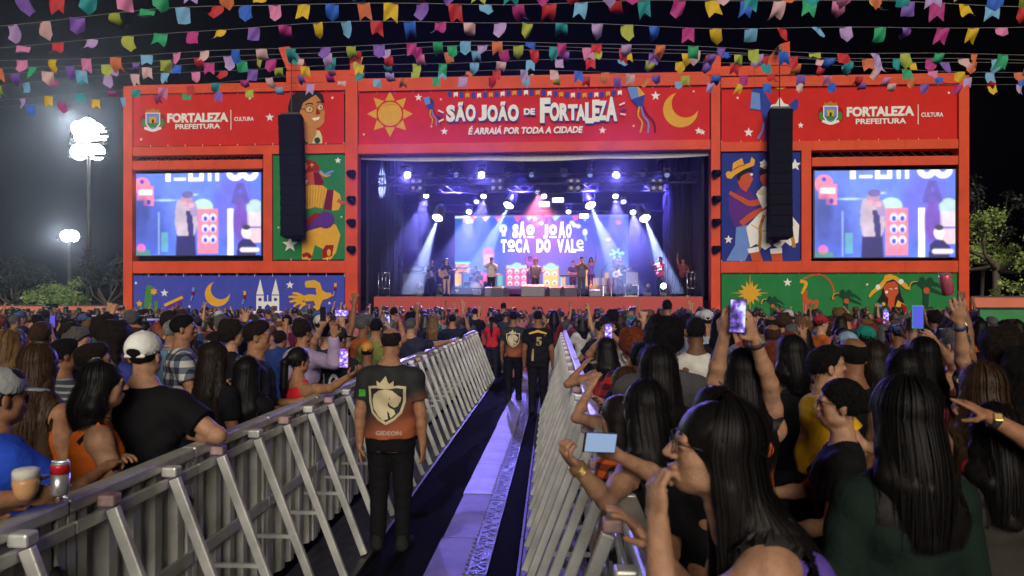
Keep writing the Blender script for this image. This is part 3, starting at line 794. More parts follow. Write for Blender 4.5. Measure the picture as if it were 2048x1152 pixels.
# ---- LED wall behind the band
YL = 38.5
lx0, _ = onY(910, 500, YL); lx1, _ = onY(1257, 500, YL); _, lz1 = onY(1080, 430, YL); _, lz0 = onY(1080, 577, YL)
led = empty('led_wall', ((lx0 + lx1) / 2, YL, lz0)); tag(led, 'wide LED wall with white song title lettering behind the band', 'video wall')
Wp, Hp = 208, 88
r = Ras(Wp, Hp, L3(8, 92, 130))
kx = Wp / 347.0; ky = Hp / 147.0
X = lambda px: (px - 910) * kx
Yy = lambda py: (py - 430) * ky
r.ell(X(1080), Yy(470), X(1010), Yy(520), L3(70, 90, 215), .85, 40); r.ell(X(1190), Yy(470), 40, 38, L3(110, 100, 225), .5, 25); r.ell(X(975), Yy(470), 40, 40, L3(40, 110, 210), .6, 25)
W_ = (1.3, 1.3, 1.35)
r.rect(0, Yy(431), Wp, Yy(434), L3(150, 150, 240), .6)
for px, c in ((965, L3(255, 230, 200)), (990, L3(255, 120, 120)), (1029, L3(255, 90, 110)), (1052, L3(110, 220, 250)), (1105, L3(120, 240, 240)), (1145, L3(255, 100, 120)), (1164, L3(140, 240, 220))):
    x = X(px); r.poly([(x, Yy(433)), (x + 11, Yy(431)), (x + 4, Yy(443))], c)
r.rect(X(910), Yy(432), X(954), Yy(435), W_)
for px, py, rr in ((938, 436, 8), (1079, 441, 9)):
    for k in range(7): r.ell(X(px) + 5 * math.cos(k * .9), Yy(py) + 4 * math.sin(k * .9), 2.4, 2.4, (L3(255, 100, 140), (1.2, 1.2, 1.2), L3(250, 150, 160))[k % 3])
r.ell(X(1008), Yy(457), 4.2, 5, W_); r.rect(X(1005), Yy(464), X(1012), Yy(472), W_, .8); r.ell(X(1008), Yy(457), 1.4, 2.4, L3(70, 90, 215))
for px, py in ((1145, 446), (1150, 451), (1158, 453)): r.ell(X(px), Yy(py), 2.6, 2.2, W_); r.ell(X(px), Yy(py), 1, .9, L3(90, 90, 220))
r.ell(X(1171), Yy(465), 2.6, 3.6, W_); r.seg(X(1171), Yy(470), X(1173), Yy(480), 1, L3(150, 230, 240))
r.ell(X(1238), Yy(446), 3, 2, L3(255, 90, 120)); r.ell(X(1217), Yy(480), 3, 2, L3(255, 180, 140))
def facade(xa, ya, xb, yb, c, top, rows, cols):
    r.rect(X(xa), Yy(ya), X(xb), Yy(yb), c); r.ell((X(xa) + X(xb)) / 2, Yy(ya), 6, 4, top); r.rect(X(xa), Yy(ya) - 1, X(xb), Yy(ya) + 2.5, top)
    for i in range(rows):
        for j in range(cols):
            cx = X(xa) + (X(xb) - X(xa)) * (j + .5) / cols; cy2 = Yy(ya) + 3 + (Yy(yb) - Yy(ya) - 3) * (i + .55) / rows
            r.ell(cx, cy2, 2.6, 2.5, (1.3, 1.2, 1.2)); r.ell(cx, cy2 + .6, 1.5, 1.5, L3(50, 30, 60))
facade(1014, 532, 1056, 572, L3(255, 85, 130), L3(150, 240, 240), 3, 3)
facade(1088, 533, 1118, 573, L3(255, 205, 70), L3(150, 240, 200), 2, 2)
r.ell(X(978), Yy(507), 7, 7, L3(255, 80, 130)); r.rect(X(968), Yy(508), X(988), Yy(530), L3(255, 160, 160)); r.ell(X(978), Yy(504), 1.6, 1.6, L3(40, 30, 120))
for px, py, q_ in ((912, 527, 26), (912, 538, 28)):
    r.rect(X(px), Yy(py), X(px + q_), Yy(py + 7), L3(255, 190, 110)); r.rect(X(px + 3), Yy(py + 2), X(px + q_ - 5), Yy(py + 4), L3(230, 70, 60))
r.rect(X(910), Yy(546), X(918), Yy(572), L3(255, 200, 70)); r.rect(X(916), Yy(546), X(922), Yy(570), L3(255, 170, 50)); r.rect(X(910), Yy(523), X(941), Yy(527), L3(120, 240, 220))
r.rect(X(960), Yy(545), X(975), Yy(572), L3(250, 60, 90), .8); r.rect(X(996), Yy(550), X(1006), Yy(573), L3(110, 230, 200), .6); r.rect(X(1120), Yy(550), X(1132), Yy(574), L3(120, 200, 250), .8); r.rect(X(1124), Yy(556), X(1132), Yy(574), L3(255, 190, 70))
r.rect(X(1172), Yy(530), X(1184), Yy(572), L3(255, 190, 90), .9); r.rect(X(1210), Yy(545), X(1218), Yy(574), L3(250, 170, 60), .8); r.rect(X(1232), Yy(552), X(1236), Yy(574), L3(255, 180, 80), .8)
for k in range(7): r.seg(X(1234), Yy(508), X(1234) + 8 * math.cos(k), Yy(508) + 6 * math.sin(k), .8, L3(150, 250, 255))
r.blur(1)
r.mesh('picture', lx0, lx1, lz0, lz1, YL, 1.25, led)
q = MB(); q.box(((lx0 + lx1) / 2, YL + .16, (lz0 + lz1) / 2), (lx1 - lx0 + .1, .28, lz1 - lz0 + .06)); child(q, 'cabinet', M_blackmetal, led)
M_glow = mat('led_white', (.02, .02, .02), .5, var=0, emit=(1, 1, 1), estr=1.7)
for s_, pa, pb, pt, pu, bo in (('S', 1025, 1037, 448, 476, .06), ('Ã', 1038, 1051, 443, 476, .06), ('o', 1053, 1069, 449, 470, .05), ('J', 1086, 1096, 449, 477, .07), ('o', 1098, 1114, 449, 470, .05), ('Ã', 1117, 1131, 443, 476, .06), ('O', 1132, 1143, 448, 476, .07),
                       ('T', 1002, 1013, 479, 505, .06), ('o', 1015, 1030, 479, 497, .05), ('C', 1031, 1044, 478, 505, .06), ('A', 1046, 1059, 478, 505, .06), ('D', 1073, 1087, 478, 505, .06), ('O', 1088, 1101, 478, 505, .06), ('V', 1114, 1128, 478, 505, .06), ('A', 1129, 1141, 478, 505, .06), ('L', 1142, 1152, 478, 505, .06), ('e', 1153, 1167, 479, 497, .0)):
    a, _ = onY(pa, pt, YL - .02); c, _ = onY(pb, pt, YL - .02); _, d = onY((pa + pb) / 2, pt, YL - .02); _, e = onY((pa + pb) / 2, pu, YL - .02)
    o = lettering(s_, a, c, e, d, YL - .008, M_glow, led, bo); o.location = -led.location
q = MB()
for pa, pb, py in ((1054, 1068, 474), (1099, 1113, 474), (1016, 1029, 501), (1146, 1167, 500)):
    a, z = onY(pa, py, YL - .02); c, _ = onY(pb, py, YL - .02); q.box(((a + c) / 2, YL - .01, z), (c - a, .006, .1))
child(q, 'lettering', M_glow, led)

# ================================================================ line arrays
M_spk = mat('speaker_black', (0.005, 0.006, 0.010), 0.8, var=0.3, scale=12, bump=.2, bscale=60, spec=.1)
for (pt, pb, xl, xr), lab in (((230, 472, 556, 601), 'black speaker column hanging before the accordion player banner'), ((218, 474, 1540, 1586), 'black speaker column hanging before the dancing couple banner')):
    Ya = 29.25
    xx0, zt = onY(xl, pt, Ya); xx1, zb = onY(xr, pb, Ya); xm = (xx0 + xx1) / 2
    e = empty('speaker_array', (xm, Ya, zt)); tag(e, lab, 'speakers', 'hanging speaker columns')
    n = 12; hh = (zt - zb) / n; wd = xx1 - xx0; ang = 0.0; y = Ya
    for k in range(n):
        q = MB(); ang = R(.9 * k) if k > 5 else R(.4 * k)
        rot = Matrix.Rotation(-ang, 3, 'X'); c = Vector((xm + k * (.014 if xl < 1000 else -.004), y, zt - hh * (k + .5)))
        poly = [(-wd / 2, 0), (wd / 2, 0), (wd / 2 - .06, .55), (-wd / 2 + .06, .55)]
        hz = hh / 2 - .002
        vs = [c + rot @ Vector((px_, py_, z)) for z in (-hz, hz) for px_, py_ in poly]
        q.add(vs, [(3, 2, 1, 0), (4, 5, 6, 7), (0, 1, 5, 4), (1, 2, 6, 5), (2, 3, 7, 6), (3, 0, 4, 7)])
        # grille seams
        q.box(c + rot @ Vector((0, -.004, 0)), (wd * .9, .006, hz * 1.7), rot)
        y -= hh * math.sin(ang) * .5
        o = child(q, 'speaker_cabinet', M_spk, e, bevel=.008)
    q = MB(); q.box((xm, Ya + .25, zt + .06), (wd * .8, .5, .08))
    px_, zfin = onY((xl + xr) / 2, 120 if xl < 1000 else 110, Ya)
    q.tube([(xm, Ya + .25, zt + .1), (xm, Ya + .25, zfin + .3)], .025, 8); q.box((xm, (Ya + YS) / 2 + .3, zfin + .32), (.14, YS - Ya + .4, .16))
    child(q, 'rigging', M_blackmetal, e)

# ================================================================ stage lamps
def lens_mat(name, col, s): return mat('lens_' + name, (.02, .02, .02), .3, var=0, emit=col, estr=s)
LM = {'white': lens_mat('white', (.85, .9, 1), 14), 'blue': lens_mat('blue', (.45, .5, 1), 9), 'dim': lens_mat('dim', (.35, .5, 1), .55), 'faint': lens_mat('faint', (.3, .35, .8), .12), 'viol': lens_mat('viol', (.6, .45, 1), 4), 'amber': lens_mat('amber', (1, .85, .8), 3)}
def stage_lamp(px, py, Y, rad, kind, aim, label, floor=False, cat='stage light', grp='stage lights'):
    x, z = onY(px, py, Y)
    c = Vector((x, Y, z)); d = (Vector(aim) - c).normalized()
    e = empty('stage_light', c); tag(e, label, cat, grp)
    rot = d.to_track_quat('Z', 'Y').to_matrix()
    q = MB(); q.lathe([(rad * .7, -rad * 3.2), (rad * .95, -rad * 2.6), (rad * 1.1, -rad), (rad * 1.15, .0), (rad * 1.02, .0), (rad * 1.0, -.02)], (0, 0, 0), 16, rot); q.build('housing', M_blackmetal, e, True)
    q = MB(); q.lathe([(rad, -.015), (rad * .6, .0), (rad * .05, .008)], (0, 0, 0), 18, rot); q.build('lens', LM[kind], e, True)
    q = MB(); s = rot @ Vector((1, 0, 0)); up = -1 if floor else 1
    for sg in (-1, 1): q.bar(s * rad * 1.2 * sg - d * rad, s * rad * 1.2 * sg - d * rad + Vector((0, 0, up * rad * 2.4)), .03, .05)
    q.bar(s * rad * -1.25 - d * rad + Vector((0, 0, up * rad * 2.4)), s * rad * 1.25 - d * rad + Vector((0, 0, up * rad * 2.4)), .05, .05)
    if floor: q.box(Vector((0, 0, -rad * 2.9)) - d * rad, (rad * 2.4, rad * 2.2, rad * 1.0))
    q.build('yoke', M_blackmetal, e)
    return e, c, d
def beam_light(e, d, power, ang, col, blend=.4, rad=.05, off=.12):
    l = bpy.data.lights.new('beam', 'SPOT'); l.energy = power; l.spot_size = ang; l.spot_blend = blend; l.color = col; l.shadow_soft_size = rad
    o = bpy.data.objects.new('beam', l); COL.objects.link(o); o.parent = e; o.location = d * off
    o.rotation_euler = (-d).to_track_quat('Z', 'Y').to_euler()
    return o
CAMP = (0, 0, 2)
VI = (.22, .18, 1.0)
front = 33.0
row = [(815, 'blue', 1), (860, 'faint', 0), (912, 'dim', 0), (963, 'blue', 1), (1015, 'faint', 0), (1063, 'dim', 0), (1128, 'faint', 0), (1180, 'dim', 0), (1232, 'blue', 1), (1287, 'faint', 0), (1334, 'dim', 0)]
ordn = ('first', 'second', 'third', 'fourth', 'fifth', 'sixth', 'seventh', 'eighth', 'ninth', 'tenth', 'eleventh')
for k, (px, kd, on) in enumerate(row):
    x = gx(px, 31.6)
    e, c, d = stage_lamp(px, 350, 31.45, .15 if on else .11, kd, (x * .7, 12, 1.0), '%s round lamp along the high front truss, %s' % (ordn[k], 'glowing blue' if on else 'almost dark'))
    if on: beam_light(e, d, 5000, R(50), VI, .8)
mid = [(852, 392, 'white'), (967, 393, 'white'), (1088, 393, 'white'), (1231, 393, 'white'), (1247, 404, 'viol'), (1266, 425, 'white'), (938, 424, 'white'), (953, 404, 'viol'), (1137, 424, 'amber')]
for k, (px, py, kd) in enumerate(mid):
    x, z = onY(px, py, 35)
    e, c, d = stage_lamp(px, py, 35, .13, kd, (x, 30, 2.0), '%s small bright lamp on the middle truss above the LED wall' % ordn[k])
    if k in (0, 1, 3, 5, 6): beam_light(e, d, 11000, R(34), (.35, .3, 1), .6)
bl = (.62, .74, 1.0)
for px, py, Y, aim, pw, an, lab in ((1017, 411, 34, (-4.2, 31.5, 2.0), 75000, 17, 'brilliant white beam lamp over the microphone singer'), (1181, 411, 34, (3.2, 30.5, 1.4), 75000, 17, 'brilliant white beam lamp over the conga player'),
                                    (875, 436, 33.5, None, 110000, 14, 'white beam lamp slanting down towards the bass amplifier'), (1290, 437, 33.5, None, 110000, 14, 'white beam lamp slanting down above the sign interpreter')):
    if aim is None:
        ax, az = onY(833 if px < 1000 else 1335, 560, 31.3); aim = (ax, 31.3, az)
    e, c, d = stage_lamp(px, py, Y, .24 if pw > 15000 else .13, 'white', aim, lab)
    beam_light(e, d, pw, R(an), bl, .35)
for px, on, lab in ((838, 0, 'dark moving head on the deck by the bass amplifier'), (877, 1, 'lit moving head on the deck shooting a narrow beam'), (1258, 0, 'dark moving head before the guitar flight case'), (1296, 0, 'dark moving head between flight case and interpreter'), (1327, 1, 'lit moving head on the deck before the interpreter')):
    ax, az = onY(800 if px < 1000 else 1338, 435 if px < 1000 else 560, 32.5 if px < 1000 else 25)
    e, c, d = stage_lamp(px, 572, 31.4, .12, 'white' if on else 'faint', (ax, 32.5, az) if on and px < 1000 else (gx(px, 31) + .4, 20, 3), lab, True, 'moving head', 'moving heads on the deck')
    if on and px < 1000: beam_light(e, d, 110000, R(8), (.45, .55, 1), .2)
for k, px in enumerate((833, 993, 1149, 1314)):
    x, z = onY(px, 369, 31.8)
    e = empty('blinder', (x, 31.8, z)); tag(e, '%s four-lamp blinder under the front truss' % ordn[k], 'blinder', 'audience blinders under the front truss')
    for i in (-1, 1):
        for j in (-1, 1):
            q = MB(); rot = Matrix.Rotation(R(90), 3, 'X'); q.lathe([(.05, -.12), (.12, -.02), (.125, .0), (.10, .0)], (i * .15, 0, j * .15), 14, rot); q.lathe([(.1, -.004), (.02, .012)], (i * .15, 0, j * .15), 14, rot, 1)
            q.build('lamp', [M_blackmetal, lens_mat('blinder', (.7, .65, .8), .35)], e, True)
    q = MB(); q.box((0, .16, 0), (.62, .06, .62)); q.build('frame', M_blackmetal, e)
for k, (px, py, ww) in enumerate(((1089, 408, 20), (1116, 400, 22), (1168, 432, 18))):
    x, z = onY(px, py, 36); e = empty('strobe_panel', (x, 36, z)); tag(e, ('white strobe panel glowing above the LED wall title', 'higher white strobe panel beside a slightly lower one', 'small white strobe panel at the LED wall top edge')[k], 'strobe', 'strobe panels')
    q = MB(); q.box((0, 0, 0), (ww / 40, .05, .2)); q.build('diffuser', lens_mat('strobe', (1, .95, .95), 5), e); q = MB(); q.box((0, .08, 0), (ww / 40 + .08, .1, .28)); q.build('housing', M_blackmetal, e)
def pt_light(name, loc, power, col, rad, par):
    l = bpy.data.lights.new(name, 'POINT'); l.energy = power; l.color = col; l.shadow_soft_size = rad
    o = bpy.data.objects.new(name, l); COL.objects.link(o); o.location = loc; o.parent = par
    return o
# wash lamps of the rig: red behind the strobes, violet over the band
x, z = onY(1093, 385, 35.6)
e, c, d = stage_lamp(1075, 385, 36.2, .13, 'amber', (x, 33, 2.4), 'red wash lamp above the accordion player'); beam_light(e, d, 16000, R(70), (1, .18, .2), .8)
for k, px in enumerate((760, 900, 1040, 1180, 1320, 1390)):
    e, c, d = stage_lamp(px, 338, 33.5, .12, 'faint', (gx(px, 36) * .8 - .3, 37.5, 3.0), '%s violet wash lamp under the stage roof' % ordn[k]); beam_light(e, d, 9000, R(85), (.13, .10, 1), .9)
# lamps clamped to the inner posts
for px, side in ((704, 'accordion player'), (1431, 'dancing couple')):
    for k, py in enumerate((347, 399, 445, 499)):
        x, z = onY(px, py, YS - .25); e = empty('par_lamp', (x, YS - .22, z)); tag(e, '%s black spotlight down the orange post by the %s banner' % (('highest', 'second', 'third', 'lowest')[k], side), 'spotlight', 'spotlights clamped to the inner posts')
        sg = 1 if px < 1000 else -1; rot = Vector((sg * .9, -.5, -.25)).normalized().to_track_quat('Z', 'Y').to_matrix()
        q = MB(); q.lathe([(.08, -.28), (.13, -.2), (.15, -.02), (.17, .05), (.15, .05), (.14, -.0)], (0, 0, 0), 16, rot); q.build('can', M_spk, e, True)
        q = MB(); q.bar((0, .0, -.12), (0, .24, -.12), .05, .05); q.bar((0, .0, -.14), (0, .0, .14), .03, .2); q.build('clamp', M_spk, e)
# ================================================================ people: bodies as one smooth surface
class Field:
    """a distance field on a grid; shapes melt into each other and the zero level becomes one closed mesh"""
    def __init__(s, lo, hi, h):
        s.h = h; s.lo = np.array(lo, float) - 2.5 * h
        s.n = np.maximum(4, np.ceil((np.array(hi, float) + 2.5 * h - s.lo) / h).astype(int) + 1)
        s.F = np.full(s.n, 1e3, np.float32)
        s.ax = [np.arange(s.n[i], dtype=np.float32) * h + s.lo[i] for i in range(3)]
    def sl(s, lo, hi, pad):
        r = []
        for i in range(3):
            a = int(max(0, math.floor((lo[i] - pad - s.lo[i]) / s.h))); b = int(min(s.n[i], math.ceil((hi[i] + pad - s.lo[i]) / s.h) + 1))
            if b <= a: return None
            r.append(slice(a, b))
        return tuple(r)
    def grid(s, q): return s.ax[0][q[0]][:, None, None], s.ax[1][q[1]][None, :, None], s.ax[2][q[2]][None, None, :]
    def put(s, q, d, k, sub=False):
        F = s.F[q]
        if sub:
            a, b = F, -d; hh = np.maximum(k - np.abs(a - b), 0) / max(k, 1e-6); s.F[q] = np.maximum(a, b) + hh * hh * k * .25
        else:
            hh = np.maximum(k - np.abs(F - d), 0) / max(k, 1e-6); s.F[q] = np.minimum(F, d) + -hh * hh * k * .25
    def rc(s, a, b, ra, rb=None, k=.02, sub=False, cut=None):
        rb = ra if rb is None else rb; a = np.array(a, float); b = np.array(b, float); m = max(ra, rb)
        q = s.sl(np.minimum(a, b) - m, np.maximum(a, b) + m, k + 2 * s.h)
        if q is None: return
        x, y, z = s.grid(q); d = b - a; L = float(d @ d) + 1e-9
        px, py, pz = x - a[0], y - a[1], z - a[2]
        tt = (px * d[0] + py * d[1] + pz * d[2]) / L
        t = np.clip(tt, 0, 1)
        D = np.sqrt((px - t * d[0]) ** 2 + (py - t * d[1]) ** 2 + (pz - t * d[2]) ** 2) - (ra + (rb - ra) * t)
        if cut is not None: D = np.maximum(D, (tt - cut) * math.sqrt(L))
        s.put(q, D, k, sub)
    def ell(s, c, r, M=None, k=.02, sub=False):
        c = np.array(c, float); r = np.array(r, float)
        ext = np.full(3, r.max()) if M is not None else r
        q = s.sl(c - ext, c + ext, k + 2 * s.h)
        if q is None: return
        x, y, z = s.grid(q); x, y, z = x - c[0], y - c[1], z - c[2]
        if M is not None:
            M = np.array(M); x, y, z = (M[0, 0] * x + M[1, 0] * y + M[2, 0] * z), (M[0, 1] * x + M[1, 1] * y + M[2, 1] * z), (M[0, 2] * x + M[1, 2] * y + M[2, 2] * z)
        k0 = np.sqrt((x / r[0]) ** 2 + (y / r[1]) ** 2 + (z / r[2]) ** 2); k1 = np.sqrt((x / r[0] ** 2) ** 2 + (y / r[1] ** 2) ** 2 + (z / r[2] ** 2) ** 2) + 1e-6
        s.put(q, k0 * (k0 - 1) / k1, k, sub)
    def loft(s, org, M, prof, off=0.0, k=.02, zr=None, wr=0.0, seed=0, e=2.3):
        """stack of oval sections (z, rx, ry, cy) in a tilted frame"""
        P = np.array(prof); z0, z1 = P[0, 0], P[-1, 0]
        if zr: z0, z1 = max(z0, zr[0]), min(z1, zr[1])
        m = max(P[:, 1].max(), P[:, 2].max()) + off + .05
        M = np.array(M); o = np.array(org)
        ends = [o + M @ np.array((0, 0, z0)), o + M @ np.array((0, 0, z1))]
        q = s.sl(np.minimum(*ends) - m, np.maximum(*ends) + m, 0)
        if q is None: return
        x, y, z = s.grid(q); x, y, z = x - o[0], y - o[1], z - o[2]
        X, Y, Z = (M[0, 0] * x + M[1, 0] * y + M[2, 0] * z), (M[0, 1] * x + M[1, 1] * y + M[2, 1] * z), (M[0, 2] * x + M[1, 2] * y + M[2, 2] * z)
        sh = np.broadcast_shapes(X.shape, Y.shape, Z.shape); X, Y, Z = np.broadcast_to(X, sh), np.broadcast_to(Y, sh), np.broadcast_to(Z, sh)
        rx = np.interp(Z, P[:, 0], P[:, 1]).astype(np.float32) + off; ry = np.interp(Z, P[:, 0], P[:, 2]).astype(np.float32) + off; cy_ = np.interp(Z, P[:, 0], P[:, 3]).astype(np.float32)
        kk = (np.abs(X / rx) ** e + np.abs((Y - cy_) / ry) ** e + 1e-9) ** (1 / e)
        D = (kk - 1) * np.minimum(rx, ry)
        if wr:
            D = D + wr * (np.sin(19 * X + 13 * Z + seed) * np.sin(11 * Y - 17 * Z + 2 * seed) + .6 * np.sin(41 * Z + 23 * X * np.sign(Y) + seed) * np.sin(7 * X + seed))
        D = np.maximum(D, np.maximum(z0 - Z, Z - z1))
        s.put(q, D, k)
    def rough(s, amp, f, seed=0):
        x, y, z = s.grid((slice(None),) * 3)
        s.F += amp * (np.sin(f * x + 1.7 * f * z * .6 + seed) * np.sin(f * 1.1 * y + seed * 2 + f * .4 * x) * np.sin(f * .9 * z + seed * 3) + .5 * np.sin(2.3 * f * x + seed) * np.sin(2.1 * f * y + 1) * np.sin(2.2 * f * z + seed))
    def clip(s, n, c):
        x, y, z = s.grid((slice(None),) * 3)
        s.F = np.maximum(s.F, (x - c[0]) * n[0] + (y - c[1]) * n[1] + (z - c[2]) * n[2]).astype(np.float32)
    def surf(s):
        F = s.F; ins = F < 0
        if not ins.any(): return np.zeros((0, 3)), np.zeros((0, 4), int)
        c = [ins[i:F.shape[0] - 1 + i, j:F.shape[1] - 1 + j, k:F.shape[2] - 1 + k] for i in (0, 1) for j in (0, 1) for k in (0, 1)]
        al = np.logical_and.reduce(c); an = np.logical_or.reduce(c); I = np.argwhere(an & ~al)
        idx = np.full(al.shape, -1, np.int64); idx[I[:, 0], I[:, 1], I[:, 2]] = np.arange(len(I))
        cr = np.array([(i, j, k) for i in (0, 1) for j in (0, 1) for k in (0, 1)])
        val = np.stack([F[I[:, 0] + a, I[:, 1] + b, I[:, 2] + d] for a, b, d in cr], 1)
        acc = np.zeros((len(I), 3)); cnt = np.zeros(len(I))
        for p in range(8):
            for r in range(p + 1, 8):
                df = cr[r] - cr[p]
                if abs(df).sum() != 1: continue
                a, b = val[:, p], val[:, r]; m = (a < 0) != (b < 0); t = np.where(m, a / np.where(m, a - b, 1), 0)
                acc += m[:, None] * (cr[p] + t[:, None] * df); cnt += m
        V = (I + acc / cnt[:, None]) * s.h + s.lo
        Q = []
        for axx in range(3):
            u, v = [(1, 2), (2, 0), (0, 1)][axx]
            sl0 = [slice(None)] * 3; sl1 = [slice(None)] * 3; sl0[axx] = slice(0, -1); sl1[axx] = slice(1, None)
            A, B = ins[tuple(sl0)], ins[tuple(sl1)]
            E = np.argwhere(A != B); E = E[(E[:, u] > 0) & (E[:, v] > 0) & (E[:, u] < F.shape[u] - 1) & (E[:, v] < F.shape[v] - 1)]
            if not len(E): continue
            flip = ~A[E[:, 0], E[:, 1], E[:, 2]]
            du = np.zeros(3, int); du[u] = 1; dv = np.zeros(3, int); dv[v] = 1
            g = lambda X: idx[X[:, 0], X[:, 1], X[:, 2]]
            q = np.stack([g(E - du - dv), g(E - dv), g(E), g(E - du)], 1)
            q[flip] = q[flip][:, ::-1]; Q.append(q)
        return V, np.concatenate(Q)
    def mesh(s, name, m):
        V, Q = s.surf()
        return np_mesh(name, V, Q, m)

def rotx(a): c, s = math.cos(a), math.sin(a); return np.array([[1, 0, 0], [0, c, -s], [0, s, c]])
def roty(a): c, s = math.cos(a), math.sin(a); return np.array([[c, 0, s], [0, 1, 0], [-s, 0, c]])
def rotz(a): c, s = math.cos(a), math.sin(a); return np.array([[c, -s, 0], [s, c, 0], [0, 0, 1]])
def unit(v): v = np.array(v, float); return v / (np.linalg.norm(v) + 1e-9)
TORSO = {'m': [(-.16, .150, .105, -.01), (-.02, .168, .122, -.012), (.10, .158, .115, .0), (.20, .162, .115, .005), (.32, .180, .122, .01), (.40, .172, .112, .0), (.455, .125, .088, -.005), (.50, .078, .066, -.008), (.56, .058, .056, -.005)],
         'f': [(-.16, .160, .115, -.015), (-.02, .172, .128, -.018), (.10, .135, .105, .0), (.18, .130, .10, .004), (.32, .150, .118, .018), (.39, .148, .102, .004), (.45, .105, .08, -.004), (.50, .064, .056, -.008), (.55, .05, .05, -.005)]}
class Fig:
    """skeleton of one person; local +Y is where the person faces, z = 0 the soles"""
    def __init__(s, H=1.7, sex='m', build=1.0, lean=0.0, side=0.0, twist=0.0, yaw=0.0, pitch=0.0, roll=0.0, arms=None, head=1.0, hunch=0.0, knees=0.0):
        s.H, s.sex, s.b, s.u = H, sex, build, H / 1.75
        u = s.u; s.hs = head * (0.35 + 0.65 * u) * (1.0 if sex == 'm' else .97)
        s.pel = np.array((0, 0, .95 * u)); s.U = rotz(twist) @ roty(side) @ rotx(-lean)
        s.prof = [(z * u, rx * u * build, ry * u * build, cy * u) for z, rx, ry, cy in TORSO[sex]]
        s.T = lambda x, y, z: s.pel + s.U @ (np.array((x, y, z)) * u)
        s.neck = s.T(0, -.005 + hunch, .50)
        s.HR = rotz(yaw) @ rotx(-pitch) @ roty(roll)
        s.hc = s.neck + unit(s.U @ np.array((0, .35 * math.sin(max(lean, 0)) * 0 , 1)) * .5 + s.HR @ np.array((0, .12, 1)) * .6) * (.155 + .035 * s.hs) * s.hs
        sw = (.178 if sex == 'm' else .148) * (0.5 + .5 * build)
        s.sh = {1: s.T(sw, hunch * .5, .412), -1: s.T(-sw, hunch * .5, .412)}
        s.up, s.fo = .285 * u, .255 * u
        s.arms = {}
        for sd in (1, -1):
            a = (arms or {}).get(sd, ('dir', (sd * .16, .02, -1), (sd * .06, .18, -1), 'relax'))
            S0 = s.sh[sd]
            if a[0] == 'dir':
                E = S0 + unit(a[1]) * s.up; W = E + unit(a[2]) * s.fo
            else:                      # ('ik', wrist target, elbow hint, hand)
                Wt = np.array(a[1], float); d = Wt - S0; L = np.linalg.norm(d); mx = (s.up + s.fo) * .995
                if L > mx: Wt = S0 + d / L * mx; L = mx
                d = unit(d); c = (s.up ** 2 + L ** 2 - s.fo ** 2) / (2 * s.up * L); c = max(-1, min(1, c)); hint = np.array(a[2], float); hint = unit(hint - d * (hint @ d))
                E = S0 + d * s.up * c + hint * s.up * math.sqrt(1 - c * c); W = Wt
            s.arms[sd] = (S0, E, W, a[3] if len(a) > 3 else 'relax', a[4] if len(a) > 4 else None)
        s.hip = {sd: np.array((sd * .088 * u, 0, .90 * u)) for sd in (1, -1)}
        s.kn = {sd: np.array((sd * .095 * u, .02 + knees, .49 * u)) for sd in (1, -1)}
        s.an = {sd: np.array((sd * .10 * u, -.02, .085 * u)) for sd in (1, -1)}
    def Hd(s, x, y, z): return s.hc + s.HR @ (np.array((x, y, z)) * s.hs)
    def top(s): return s.hc[2] + .111 * s.hs
    def box(s):
        P = [s.hc, s.hc + .16, s.hc - .16, s.pel + .2, s.pel - .2, s.T(.2, .12, .3), s.T(-.2, -.13, .3), s.T(.2, -.13, .45), s.T(-.2, .12, .45)]
        for a in s.arms.values(): P += [a[0], a[1], a[2], a[2] + unit(a[2] - a[1]) * .2, a[2] + .1, a[2] - .1]
        for sd in (1, -1): P += [s.an[sd] + (.06, .22, 0), s.an[sd] - (.06, .1, .085)]
        P = np.array(P); return P.min(0) - .06, P.max(0) + .06
def hand(f, W, d, nrm, style, u=1.0, fat=0.0):
    """palm, four fingers of their own length and a thumb from the side of the palm; nrm is where the palm faces"""
    d = unit(d); nrm = unit(np.array(nrm, float) - d * (np.array(nrm, float) @ d)); sd = np.cross(d, nrm)
    curl = {'relax': .45, 'open': .06, 'grip': 1.15, 'fist': 1.45, 'point': 1.4, 'flat': .2, 'hold': .85}[style]
    M = np.stack([sd, d, nrm], 1)
    f.ell(W + d * .048 * u, (.040 * u, .052 * u, (.017 + fat) * u), M, .018)
    for i, (o, L) in enumerate(((-.031, .062), (-.0105, .074), (.0105, .078), (.031, .070))):
        sp = (.35 if style == 'open' else .10) * o / .031
        p = W + d * (.088 - abs(o) * .12) * u + sd * o * u; c = curl * (.9 + .08 * i)
        if style == 'point' and i == 3: c = .05
        ang = 0.0; r = (.0088 + fat) * u
        for seg, (fr, kk) in enumerate(((.45, .35), (.31, .62), (.24, .55))):
            ang += c * kk * (1.25 if curl > 1 else 1)
            dr = unit(d * math.cos(ang) + nrm * math.sin(ang) + sd * sp * math.cos(ang)); e = p + dr * L * fr * u
            f.rc(p, e, r, r * .93, .006); p = e; r *= .93
    tb = W + d * .022 * u + sd * .030 * u
    t1 = tb + unit(sd * .75 + d * .6 + nrm * (.25 + .35 * min(curl, 1))) * .040 * u
    t2 = t1 + unit(d * .75 + sd * (.3 - .5 * min(curl, 1)) + nrm * (.2 + .55 * min(curl, 1))) * .046 * u
    f.rc(tb, t1, (.0125 + fat) * u, (.0105 + fat) * u, .012); f.rc(t1, t2, (.0105 + fat) * u, (.0085 + fat) * u, .006)
